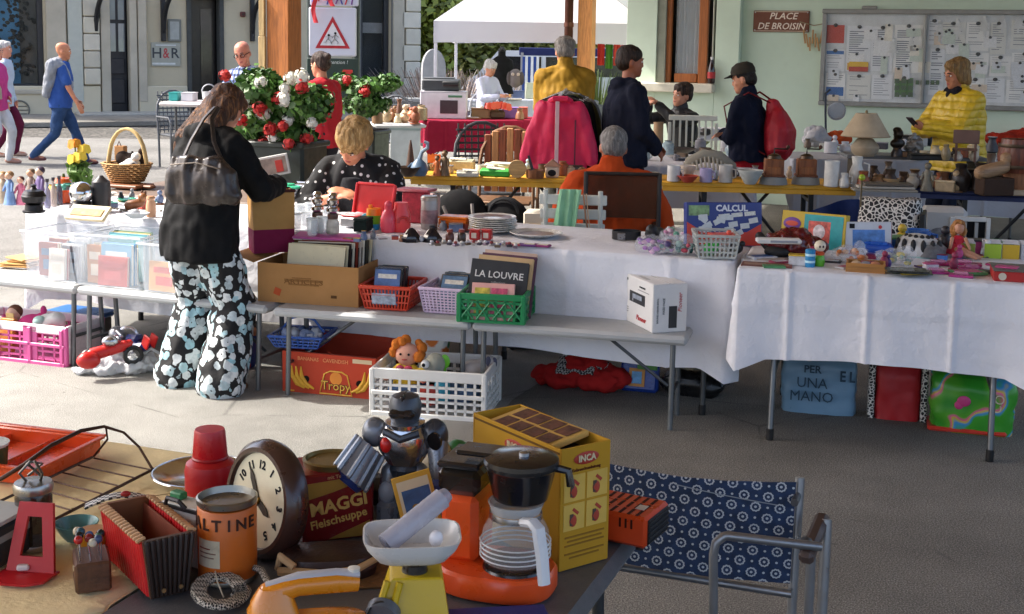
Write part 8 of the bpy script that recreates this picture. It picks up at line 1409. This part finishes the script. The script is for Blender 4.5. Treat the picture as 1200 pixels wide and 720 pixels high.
t=it('garment_heap','red orange clothes heaped at the right end of the wall stall','clothes',1185,172,.753,0);b=B(10);b.ell((0,0,.07),(.3,.14,.09));b.ell((.16,0,.11),(.18,.12,.09));skin('cloth',b,cloth('9c2a18'),t,.012,fold=.04,fs=12,fz=1,seed=4)
for px,lb in((973,'white china cup left in the stall row below the board'),(990,'white china sugar bowl in the stall row below the board'),(1010,'white teapot behind the lamp')):cer('mug' if px==973 else 'pot',px,180,.753,.06,.11,'c4c4c8',lb,extra='h')
t=it('desk_lamp','thin dark blue desk lamp with white dish in front of the notice board','lamp',968,168,.753,0);P(t,'stem',B().tube([(0,0,0),(-.02,0,.3),(-.03,0,.52),(.02,0,.56)],.012,6),M('1c2436',.4));P(t,'dish',B().cyl((.09,-.01,.34),(.09,.02,.35),.09,n=24),M('b4b8bc',.4));P(t,'dish_rim',B().tube([(.09+.09*math.cos(k*.26),-.012,.34+.09*math.sin(k*.26))for k in range(24)],.01,5,True),M('8a8c90',.4));P(t,'base',B().lathe([(.08,0),(.06,.02),(.02,.03)],18),M('1c2436',.4))
for px,c_,lb in((1076,'c0beb8','white folded cards standing behind the bust'),(1100,'2a3444','dark blue box behind the raised shelf'),(1060,'3a3430','dark box on the wall stall behind the bust')):sbox('stall_box',lb,'box',px-10,px+10,172,12,.753,.15,c_,rz=jit(15))
a=dep(192,116,12.7);foldtable('stall_table','high white stall table in front of the man in the checked shirt',Vector((a.x,12.5,0)),-4,1.25,.6,1.11,top=M('bdb6b4',.5))
for px,c_,w_,lb in((206,'2a9a94',.09,'turquoise box at the left end of the high stall table'),(222,'c8c8cc',.12,'white box on the high stall table'),(292,'c49a94',.3,'pink papers on the high stall table')):t=T('stall_box',lb,'box',dep(px,113,12.75),-4);t.location.z=1.113;P(t,'body',B().box((0,0,.04),(w_,.16,.08),.006),M(c_,.5));P(t,'lid',B().box((0,0,.082),(w_+.006,.166,.008)),M(c_,.4))
for i,px in enumerate((245,258,268,283)):t=T('metal_cup',('leftmost white enamel cup on the high stall table','second white enamel cup on the high stall table','third white enamel cup on the high stall table','rightmost white enamel cup near the checked shirt')[i],'cup',dep(px,110,12.65),0);t.location.z=1.113;P(t,'cup',B().lathe([(.05,0),(.065,.03),(.07,.1),(.066,.1),(.05,.02)],18),M('c8cacc',.3,.3));P(t,'handle',B().tube(B().arc((0,0,.1),.07,0,180,10),.007,6),M('b4b6b8',.3,.5))
def thin(h):
 m,n=newmat('canopy_cloth',.8);n.p.inputs['Base Color'].default_value=(*lin(h),1);t_=n.add('BsdfTranslucent');t_.inputs[0].default_value=(*lin(h),1);x=n.add('MixShader');x.inputs[0].default_value=.5;n.l(n.p.outputs[0],x.inputs[1]);n.l(t_.outputs[0],x.inputs[2]);n.l(x.outputs[0],n.n['Material Output'].inputs[0]);return m
# canopy, second stall, van, mannequin
ca=at(0,0)*0+dep(508,50,18.5);TW=3.05
tn=T('canopy_tent','white pop-up canopy over the stalls at the back','canopy',(ca.x,ca.y,0),-3);CW=thin('e4e4e8');ze,zv=ca.z+.31,ca.z
for i in range(4):
 cs=[(0,0),(TW,0),(TW,TW),(0,TW)];p0,p1=cs[i],cs[(i+1)%4]
 def roofp(u,v):x_=p0[0]+(p1[0]-p0[0])*u;y_=p0[1]+(p1[1]-p0[1])*u;return(x_+(TW/2-x_)*v,y_+(TW/2-y_)*v,ze+1.2*v-.12*math.sin(3.14*v)*(1-abs(2*u-1)))
 P(tn,'roof_panel',B().sheet(roofp,10,8,.01),CW);P(tn,'valance',B().sheet(lambda u,v:(p0[0]+(p1[0]-p0[0])*u,p0[1]+(p1[1]-p0[1])*u,zv+.03*math.sin(3.14*u)+(ze-zv-.03*math.sin(3.14*u))*v),14,3,.008),CW);P(tn,'leg',B().box((p0[0]+(.03 if p0[0]==0 else-.03),p0[1]+(.03 if p0[1]==0 else-.03),ze/2),(.045,.045,ze-.01),.004),M('c8c8d0',.4))
P(tn,'clip',B().box((TW*.6,-.012,zv+.06),(.09,.02,.03),.006),INK)
vb=dep(640,60,27);vn=T('white_van','white van with dark windows parked behind the stalls','van',(vb.x,27,0),0);VW=M('c9ccd0',.3,coat=.4,var=.03)
P(vn,'body',B().wallprism([(-1.7,.35),(2.2,.35),(2.2,1.0),(2.1,1.1),(1.95,1.62),(-1.0,1.62),(-1.45,1.1),(-1.7,.95)],0,1.7),VW)
for x0_,x1_ in((-.85,-.1),(0,.85),(.95,1.75)):P(vn,'window',B().wallprism([(x0_-(.25 if x0_<-.5 else 0),1.1),(x1_,1.1),(x1_,1.5),(x0_,1.5)],-.012,.01),M('14181c',.08))
for x_ in(-1.0,1.5):w_=P(vn,'wheel',B().cyl((x_,-.02,.34),(x_,.2,.34),.34,n=26),M('161618',.8));P(w_,'rim',B().cyl((x_,-.03,.34),(x_,.0,.34),.2,n=20),metal('9a9a9e'))
P(vn,'headlight',B().ell((-1.66,-.0,.8),(.1,.05,.1)),clear('dfe4e8',.8,.05));P(vn,'trim_strip',B().box((.3,-.012,.62),(3.6,.02,.1),.006),M('2a2c2e',.6))
s2=T('striped_stall','navy canopy edge with blue and white striped side cloth','stall',dep(612,60,23.0),0);s2.location.z=0;P(s2,'valance',B().box((1.05,.8,1.62),(2.2,1.6,.14),.01),M('1c2450',.7));P(s2,'post',B().box((.0,0,.8),(.05,.05,1.6)).box((2.1,0,.8),(.05,.05,1.6)),M('8a8a8e',.5))
for i in range(6):P(s2,'stripe',B().box((.03+.05*i,-.03,1.1),(.046,.012,.86),.002),M('2a4282' if i%2==0 else 'c8ccd4',.8))
dm=T('dress_form','black dress form standing beside the stallholder in white','mannequin',dep(588,80,20.5),10);dm.location.z=0;P(dm,'torso',B().loft([((0,0,.95),.2,.14),((0,0,1.15),.15,.11),((0,0,1.35),.2,.13),((0,0,1.48),.18,.09),((0,0,1.56),.06,.06),((0,0,1.62),.06,.06)],20),M('141416',.8));P(dm,'neck_cap',B().lathe([(.06,1.62),(.07,1.64),(.02,1.7)],14),M('1c1c1e',.5));P(dm,'stand',B().cyl((0,0,0),(0,0,.95),.03).lathe([(.2,0),(.18,.03),(.03,.05)],18),M('2a2422',.5))
t=blobtoy('plush_owl','grey plush owl on the canopy stall','plush toy',dep(604,92,18.9),0,[('body',[((0,0,0),(.11,.1,.14))],cloth('7a7472')),('wing',[((.09,-.02,0),(.04,.06,.1)),((-.09,-.02,0),(.04,.06,.1))],cloth('5a5452'))]);P(t,'eye',B().ell((-.04,-.09,.06),.025).ell((.04,-.09,.06),.025),M('c8b8a8'))
rg=T('hanging_garments','small row of red and green garments hanging by the green house corner','garments',dep(722,58,20),0)
for i,c_ in enumerate(('b8342a','4a7a2a','c84a3a','a83a5a','8a9a3a')):P(rg,'garment',B().sheet(lambda u,v:(-.28+.12*i+.1*u,.02*math.sin(u*9+i),-.25-.05*(i%2)+.5*v),5,4,.01),cloth(c_))
P(rg,'rail',B().cyl((-.4,0,.27),(.45,0,.27),.015,n=8).cyl((.4,0,.27),(.4,0,-1.6),.02,n=8).cyl((-.38,0,.27),(-.38,0,-1.6),.02,n=8),STEEL)
# the woman's paper carrier
# small goods that fill the stalls
rc_=random.Random(31)
def clutter(n_,x0,x1,y0,y1,z,what,where,cols,size,kinds=('pot','box','fig','cup'),sl=.012):
 for i in range(n_):
  px=x0+(x1-x0)*(i+.5*rc_.random())/n_;p=at(px,rc_.uniform(y0,y1)+(px-x0)*sl,z);k=kinds[i%len(kinds)];s=size*rc_.uniform(.7,1.35);m_=M(cols[rc_.randrange(len(cols))],rc_.uniform(.25,.6),var=.3,sc=30);m2=M(cols[rc_.randrange(len(cols))],.4,var=.3,sc=40)
  t=T(what,ORD[i]+' '+what.replace('_',' ')+' from the left '+where,what.split('_')[-1],p,rc_.uniform(-40,40),'small goods '+where)
  if k=='pot':P(t,'body',B().lathe([(a*s*.45,b_*s*1.1)for a,b_ in PR[('pot','vase','jug','jar')[rc_.randrange(4)]]],14),m_);P(t,'rim',B().lathe([(.28*s,1.08*s),(.31*s,1.12*s),(.25*s,1.13*s)],14),m2)
  elif k=='box':P(t,'body',B().box((0,0,s*.3),(s*1.1,s*.7,s*.58),s*.05),m_);P(t,'lid',B().box((0,0,s*.62),(s*1.14,s*.74,s*.08),s*.02),m2)
  elif k=='fig':
   b=B(8).ell((0,0,s*.4),(s*.3,s*.25,s*.42));b.ell((0,-.05*s,s*.95),s*.2);b.cap((-.25*s,0,.5*s),(-.35*s,-.15*s,.25*s),.09*s,.07*s,8);P(t,'body',b,m_);P(t,'base',B().lathe([(.36*s,0),(.34*s,.08*s)],12),m2)
  elif k=='cup':P(t,'cup',B().lathe([(a*s*.45,b_*s*.7)for a,b_ in PR['mug']],14),m_);P(t,'handle',B().tube([(.42*s,0,.55*s),(.7*s,0,.5*s),(.68*s,0,.2*s),(.42*s,0,.15*s)],.06*s,5),m_)
  else:P(t,'card',B().box((0,0,s*.08),(s*1.6,s,s*.15),s*.02),m_);P(t,'print',B().box((0,0,s*.162),(s*1.2,s*.7,s*.012)),m2)
DRK=['3a2a1e','5a4028','7a5a3a','2a221c','a08a6a','8a4a2a','c8b898'];MIX=['3a8a7a','c8c0b0','8a5a3a','5a6a8a','b04a3a','d8b04a','2a2a2e','7a7a80'];PAL=['c8c8cc','d4d0c4','8a8a90','b8a48a','6a5a4a','9ab0b8','3a3a40']
clutter(11,108,192,229,244,TZ,'trinket','among the green plates of the left stall',MIX,.055,('pot','flat','fig','box'));clutter(8,60,112,226,233,TZ,'ornament','behind the black pot and chrome ball',MIX,.085)
clutter(9,405,500,279,284,TZ,'trinket','in front of the red jewellery box',MIX,.035,('flat','box','pot','fig'));clutter(7,505,600,268,272,TZ,'trinket','behind the spice jars',MIX,.05,('cup','pot','box'))
clutter(13,1010,1105,214,222,YZ,'ornament','under the raised shelf',DRK,.09);clutter(9,1098,1180,219,227,YZ,'ornament','between the dark pots on the blue table',DRK,.1);clutter(9,1045,1150,183,187,zs2,'ornament','along the raised shelf',DRK,.075)
clutter(13,940,1180,172,186,.754,'household_item','on the stall below the notice board',PAL,.11);clutter(13,752,872,172,190,.754,'household_item','on the crockery stall',PAL,.09,('cup','box','flat','pot'));clutter(10,500,690,198,207,YZ,'small_ware','along the back of the yellow table',DRK+PAL,.075);clutter(8,790,960,206,212,YZ,'small_ware','between the mugs and grinders',PAL,.08)
clutter(12,506,618,134,140,.754,'stall_good','on the crimson stall',MIX+PAL,.12,('box','flat','fig','pot'));clutter(9,440,498,139,145,.752,'pottery_piece','on the pottery table',DRK,.14,('pot','fig'));clutter(9,560,650,112,117,.785,'book','on the canopy stall',MIX+PAL,.15,('flat','box'))
clutter(13,905,1180,298,316,TZ+.004,'toy','on the white toy table',['b8447c','3a6ab0','c8a83a','8a2a4a','4a8a5a','c8c8cc','5a3a7a'],.05,('flat','box','fig','flat'));clutter(15,885,1190,300,309,TZ+.004,'toy_pack','along the front of the white toy table',['b8447c','3a6ab0','c8a83a','8a2a4a','4a8a5a','c8c8cc','2a2a30'],.07,('flat','flat','box','fig'),.068);clutter(9,1040,1180,288,296,TZ+.004,'toy_box','at the back of the white toy table',['b8447c','3a6ab0','c8a83a','d8d8d4','4a8a5a','2a2a30'],.1,('box','fig','cup'),.05)
# the people
def floral():
 m,n=newmat('floral_print',.8);v=n.obj((1,1,.9));ns=n.noise(v,26,3);w_=n.add('VectorMath',operation='ADD');sc_=n.add('VectorMath',operation='SCALE');n.l(v,w_.inputs[0]);c0_=n.add('TexNoise');c0_.inputs['Scale'].default_value=30;n.l(v,c0_.inputs['Vector']);n.l(c0_.outputs['Color'],sc_.inputs[0]);sc_.inputs['Scale'].default_value=.035;n.l(sc_.outputs[0],w_.inputs[1])
 d=n.vor(w_.outputs[0],21,rnd=.8);c=n.vor(w_.outputs[0],21,'F1','Color',.8);g=n.add('SeparateColor');n.l(c,g.inputs[0]);col=n.ramp(g.outputs[0],[(0,lin('e2e6e6')),(.45,lin('c8d0d2')),(.7,lin('8fc4d0')),(1,lin('d8dcda'))]);col=n.mix(n.ramp(ns,[(.45,0),(.62,.55)]),col,lin('8a979c'))
 mask=n.ramp(n.math('ADD',d,n.math('MULTIPLY',ns,.12)),[(.57,1),(.60,0)]);core=n.ramp(d,[(.07,1),(.1,0)]);x=n.mix(mask,lin('0e0f12'),col);n.l(n.mix(core,x,lin('2a2a30')),n.p.inputs['Base Color']);n.bump(n.noise(v,9,3),.4,.02);return m
def dots():
 m,n=newmat('dotted_cloth',.85);v=n.obj();d=n.vor(v,23,rnd=.6);n.l(n.mix(n.ramp(d,[(.2,1),(.23,0)]),lin('121316'),lin('d4d4d4')),n.p.inputs['Base Color']);n.bump(n.noise(v,200,2),.3);return m
def plaid():
 m,n=newmat('plaid',.9);tc=n.obj();s=n.add('SeparateXYZ');n.l(tc,s.inputs[0]);a=n.math('GREATER_THAN',n.math('FRACT',n.math('MULTIPLY',s.outputs[0],16)),.55);b_=n.math('GREATER_THAN',n.math('FRACT',n.math('MULTIPLY',s.outputs[2],16)),.55);n.l(n.ramp(n.math('MULTIPLY',n.math('ADD',a,b_),.5),[(0,lin('b0bccb')),(.5,lin('4a5c86')),(1,lin('1a2440'))]),n.p.inputs['Base Color']);return m
def quilt():
 m,n=newmat('quilted',.42);v=n.obj();s=n.add('SeparateXYZ');n.l(v,s.inputs[0]);h=n.math('ABSOLUTE',n.math('SINE',n.math('MULTIPLY',n.math('ADD',s.outputs[2],n.math('MULTIPLY',n.noise(v,5,2),.03)),52)));f=n.noise(v,24,4);n.l(n.ramp(f,[(.3,lin('c8a620')),(.7,lin('e2c038'))]),n.p.inputs['Base Color']);n.bump(n.math('ADD',n.math('POWER',h,.5),n.math('MULTIPLY',f,.6)),1,.009);return m
def jeans(h='2c4468'):return M(h,.85,var=.3,sc=8,bump=.4,bsc=260)
def XY(px,y_):return((px-600)/FOC*y_*1.002,y_,0)
BJ=M('0c0d0f',.75,var=.1,bump=.3,bsc=150)
J=person('woman in black hooded jacket and floral wide trousers standing with her back turned',at(236,455),152,1.53,lean=11,head=(46,-8,0),hands=((.12,-.36,1.0),(-.17,-.38,.99)),feet=((.15,.0),(-.15,.03)),footrot=(12,-14),shoes='7a5638',top=dict(mat=BJ,hem=.15,hood=1,th=.032,fold=.02,fat=1.12),legs=dict(mat=floral(),wide=1.95,th=.03,fold=.02),hair=('long',hairmat('4a2c1a','b47a42'),1.06,(.05,.14,.03)),fat=1.08)
pl0=J['t'].location;BAGM=M('352d29',.32,var=.5,sc=6,bump=.6,bsc=30)
t=T('shoulder_bag','dark brown slouchy leather handbag hanging at the back of the woman in black','handbag',pl0+Vector((.07,-.23,1.06)),-14);b=B(14);b.loft([((0,0,-.11),.17,.05),((0,0,-.07),.195,.068),((0,0,.04),.17,.06),((-.02,0,.11),.12,.035)],24,3);skin('pouch',b,BAGM,t,.008,fold=.022,fs=16,fz=.3,seed=3);P(t,'strap',B().tube([(-.1,0,.08),(-.07,.04,.18),(-.03,.09,.28),(-.01,.16,.33)],.013,8,flat=.5).tube([(.12,0,.06),(.05,.03,.18),(.01,.09,.28),(.01,.16,.33)],.013,8,flat=.5),BAGM);P(t,'zip',B().tube([(-.13,-.05,.07),(0,-.056,.085),(.12,-.05,.06)],.004,6),M('6a625c',.4,.6))
t=T('paper_carrier','brown paper carrier bag with burgundy base held by the woman in black','bag',dep(318,294,6.42),24);KP=M('b58a52',.8,var=.1,bump=.3,bsc=40);b=B();b.rings([[(-.1,-.06,0),(.1,-.06,0),(.1,.06,0),(-.1,.06,0)],[(-.104,-.063,.15),(.104,-.066,.15),(.104,.063,.15),(-.104,.063,.15)],[(-.108,-.04,.31),(.108,-.05,.31),(.108,.06,.31),(-.108,.06,.31)]]);P(t,'sack',b,KP);P(t,'burgundy_band',B().rings([[(-.1015,-.0615,-.001),(.1015,-.0615,-.001),(.1015,.0615,-.001),(-.1015,.0615,-.001)],[(-.1045,-.0645,.118),(.1045,-.0655,.118),(.1045,.0645,.118),(-.1045,.0645,.118)]],False,False),M('7c1a42',.7));P(t,'rolled_rim',B().tube([(-.108,-.045,.31),(.108,-.055,.31),(.108,.06,.31),(-.108,.06,.31)],.009,6,True),M('4a2a26',.8))
J=person('older blonde woman in white-dotted black cardigan sorting goods behind the table',XY(426,7.5),-8,1.68,lean=17,hip=.53,head=(48,-14,5),hands=((.05,-.40,.86),(-.07,-.42,.85)),feet=((.14,-.35),(-.14,-.35)),fat=1.28,shw=1.12,top=dict(mat=dots(),sleeve=.66,hem=.02,th=.03,name='cardigan',fold=.02),legs=dict(mat=cloth('1a1a1e')),hair=('full',hairmat('a8834e','d8bd8a'),1.18),skinc='c98a6a',vox=.0065,poles=((.9,.3,-.4),(-.9,.3,-.4)),belly=1.15)
b=B();b.loft([(J['spn'](.08)+Vector((0,-.105,0)),.14,.10),(J['spn'](.3)+Vector((0,-.095,0)),.13,.105),(J['spn'](.44)+Vector((0,-.07,0)),.08,.085)],18,2.3);skin('dress_front',b,M('26272b',.85,var=.5,sc=30),J['t'],.009,fold=.01);P(J['t'],'necklace',B().tube([J['hp'](.07*math.cos(R(k)),-.06+.05*math.sin(R(k)),-.01-.03*math.cos(R(k+90))*0-.02*(1+math.sin(R(k+180))))for k in range(180,361,15)],.006,6),M('22262c',.3))
t=T('stool','plain seat under the older woman in the dotted cardigan','stool',Vector(XY(416,7.66)),0);P(t,'seat',B().box((0,.05,.45),(.4,.38,.04),.01),BLACK);P(t,'pedestal',B().box((0,.05,.21),(.3,.3,.42),.01),BLACK)
J=person('bald man in blue T-shirt and jeans walking with a grey jumper round his shoulders',at(73,193),104,1.66,lean=4,head=(4,6,0),hands=((.2,-.2,.86),(-.24,-.24,.84)),feet=((.08,-.30),(-.08,.36,.07)),skinc='c4835f',top=dict(mat=cloth('31508f',.1),sleeve=.36,hem=.08,name='shirt'),legs=dict(mat=jeans()),shoes='5a2a2a',fat=1.12,belly=1.15,vox=.01);b=B(10);S_=J['S'];b.cap(S_[1]+Vector((0,.06,.07)),S_[-1]+Vector((0,.06,.07)),.075,.075);b.cap(S_[1]+Vector((0,.1,.05)),S_[1]+Vector((0,.12,-.25)),.07,.06);b.cap(S_[-1]+Vector((0,.11,.05)),S_[-1]+Vector((.05,.2,-.36)),.085,.06);b.cap(S_[-1]+Vector((0,-.0,.05)),S_[-1]+Vector((.05,-.12,-.25)),.06,.045);skin('jumper',b,cloth('8b8e94'),J['t'],.011,fold=.03,fs=12)
person('passer-by in pink jumper and white trousers at the left edge',at(-4,191),80,1.62,vox=.011,hands=((.18,-.1,.9),None),feet=((.08,-.15),(-.08,.15,.03)),top=dict(mat=cloth('c0417c'),hem=.12),legs=dict(mat=cloth('c9c8c6')),hair=('full',hairmat('a8a49c')),shoes='a87a6a',fat=1.15);t=T('tan_handbag','pale tan handbag on the arm of the passer-by in pink','handbag',at(-4,191)+Vector((.08,-.28,1.02)),80);P(t,'pouch',B().loft([((0,0,-.14),.2,.06),((0,0,.0),.19,.06),((0,0,.1),.14,.03)],20,3),M('a89a78',.6));P(t,'strap',B().tube([(-.12,0,.08),(-.05,.05,.35),(.1,0,.08)],.014,6),M('a89a78',.6))
person('white-haired passer-by in pale shirt and burgundy trousers at the left edge',at(6,183),95,1.66,vox=.011,feet=((.08,-.12),(-.08,.12)),top=dict(mat=cloth('b0bcc8'),hem=.14),legs=dict(mat=cloth('5a1a34')),hair=('full',hairmat('c4c2bc','e6e4e0')),shoes='b89a86')
J=person('bald man in blue checked shirt and glasses standing at the high stall table',XY(291,13.4),-28,1.72,vox=.01,head=(20,18,0),hands=((.2,-.36,1.16),(-.2,-.36,1.16)),top=dict(mat=plaid(),hem=.1,name='shirt'),legs=dict(mat=jeans()),skinc='c08068',fat=1.1);b=B()
for s in(1,-1):b.X=J['HM'];b.tube([(s*.035+.022*math.cos(k*.63),-.103,.172+.017*math.sin(k*.63))for k in range(10)],.0035,5,True).tube([(s*.056,-.1,.178),(s*.08,.0,.175)],.003,5)
P(J['t'],'glasses',b,INK)
person('woman in red cardigan with dark pinned-up hair seen from behind',XY(380,12.2),-128,1.62,vox=.01,head=(12,0,0),hands=((.12,-.3,1.0),(-.12,-.3,1.0)),top=dict(mat=cloth('b52a33',.1),hem=.12,name='cardigan'),legs=dict(mat=cloth('2a2a30')),hair=('bun',hairmat('3a2a22','7a6456'),1.05),fat=1.1)
person('stallholder in white with white hair seated under the canopy',XY(567,19.7),48,1.6,vox=.012,hip=.72,head=(22,0,0),hands=((.1,-.35,.95),(-.1,-.35,.95)),feet=((.1,-.3),(-.1,-.3)),top=dict(mat=cloth('c8cce0',.06)),legs=dict(mat=cloth('a8acb8')),hair=('full',hairmat('c8c6c2','eceae6'),1.1))
person('tall grey-haired person in ochre jacket seen from behind at the crimson stall',XY(661,11.9),186,1.8,vox=.01,lean=8,head=(22,0,0),hands=((.1,-.38,1.0),(-.1,-.38,1.0)),top=dict(mat=M('94701e',.7,var=.15,bump=.3,bsc=120),hem=.16,th=.04,collar=1,fold=.014,fat=1.1),legs=dict(mat=cloth('3a3a34')),hair=('full',hairmat('7d7872','b0aca6'),1.06),fat=1.15,shw=1.15)
person('man in navy hoodie with dark hair standing in profile',XY(729,10.1),108,1.72,vox=.009,lean=3,head=(4,-6,0),hands=((.06,-.26,.95),(-.1,-.24,.92)),top=dict(mat=cloth('161b2c',.15),hem=.1,hood=1,th=.034,fold=.02,fat=1.1),legs=dict(mat=jeans('1c2232')),hair=('short',hairmat('2a1c14','5a4232'),1.04),skinc='a8694c',fat=1.1)
J=person('grey-haired man in orange fleece seated with his back turned in the brown armchair',XY(716,7.62),172,1.68,vox=.009,lean=8,hip=.42,head=(16,10,0),hands=((.2,-.35,.66),(-.2,-.35,.66)),feet=((.14,-.42),(-.14,-.42)),knee=(0,-1,.5),top=dict(mat=cloth('b84416',.14),hem=.04,th=.045,collar=1,fold=.018,fat=1.25,name='fleece'),legs=dict(mat=cloth('2a2c34')),hair=('short',hairmat('7a7672','b4b0ac'),1.03),fat=1.2,shw=1.22,skinc='b8795c')
person('woman in dark grey jacket seated below the window with one hand raised',XY(803,12.8),-48,1.6,vox=.009,hip=.6,lean=12,head=(2,-10,6),hands=((.0,-.44,1.16),(-.1,-.46,1.14)),feet=((.1,-.4),(-.1,-.4)),knee=(0,-1,.6),top=dict(mat=M('202226',.5,var=.3,bump=.3,bsc=90),hem=.04,collar=1),legs=dict(mat=cloth('1c1c20')),hair=('full',hairmat('2e1e18','5c4436'),1.08),skinc='cc9478')
J=person('person in navy fleece and dark cap carrying a red rucksack at the crockery stall',XY(878,10.6),-122,1.58,vox=.009,lean=5,head=(14,8,0),hands=((-.06,-.2,1.02),(.06,-.22,1.0)),poles=((.9,.2,-.6),(-.9,.2,-.6)),top=dict(mat=cloth('10162a',.12),hem=.02,collar=1,th=.034,fold=.02,fat=1.12),legs=dict(mat=cloth('9c1420')),hair=('short',hairmat('1c1614')),fat=1.12);b=B(14);b.X=J['HM']@Matrix.Diagonal((.96,.96,.96,1));b.loft([((0,.006,.208),.09,.108),((0,.006,.245),.09,.108),((0,.008,.285),.076,.092),((0,.01,.31),.04,.05)],22);P(J['t'],'cap',b,M('37332c',.9));b=B();b.X=J['HM'];b.sheet(lambda u,v:(-.07+.14*u,-.085-.075*v*math.sin(3.14*(.1+.8*u)),.208-.012*v),12,5,.006);P(J['t'],'cap_peak',b,M('2f2b26',.9))
Mr=Matrix.Rotation(R(-122),4,'Z');rk=T('red_rucksack','bright red drawstring rucksack on the back of the person in the cap','rucksack',J['t'].location+Mr@Vector((-.03,.225,1.06)),-122);b=B(12);b.loft([((0,0,-.24),.1,.07),((0,.02,-.16),.17,.12),((0,.02,0),.165,.12),((0,-.02,.16),.1,.08),((0,-.05,.24),.04,.04)],22);skin('sack',b,M('ab1226',.55,var=.12,bump=.3,bsc=120),rk,.009,fold=.024,fs=10,fz=.4,seed=5)
for s in(1,-1):P(rk,'strap',B().tube([(s*.05,-.06,.22),(s*.12,-.22,.3),(s*.15,-.42,.18),(s*.17,-.36,-.05),(s*.14,-.05,-.2)],.014,8,flat=.5),M('6e1a1e',.7))
J=person('woman in yellow quilted jacket holding a phone beside the notice board',XY(1122,10.6),-66,1.66,vox=.008,lean=3,head=(14,-8,0),hands=((-.02,-.33,1.10),(-.1,-.33,1.09)),poles=((.8,.4,-.7),(-.8,.4,-.7)),palm=(Vector((-.5,-.2,.6)),Vector((.5,-.2,.6))),curl=60,top=dict(mat=quilt(),hem=.12,th=.05,collar=1,fold=.016,fat=1.1),legs=dict(mat=jeans('1c2436')),hair=('bob',hairmat('8a6a40','b89a64'),1.06),skinc='b87c5c',fat=1.12)
b=B(10);b.cap(J['hp'](.05,-.055,.02),J['hp'](-.05,-.055,.02),.05,.05);b.cap(J['hp'](0,-.075,.01),J['hp'](.02,-.12,-.18),.05,.035);skin('scarf',b,M('1c1820',.9,var=.5,sc=40),J['t'],.009,fold=.02,fs=16);t=T('phone','dark phone held by the woman in the yellow quilted jacket','phone',J['t'].location+Matrix.Rotation(R(-66),4,'Z')@Vector((-.06,-.44,1.14)),-66);P(t,'case',B().box((0,0,0),(.075,.012,.13),.005,(50,0,0)),M('2a1416',.4));P(t,'screen',B().box((0,.0075,.0),(.066,.002,.118),.001,(50,0,0)),M('0c0c10',.1))
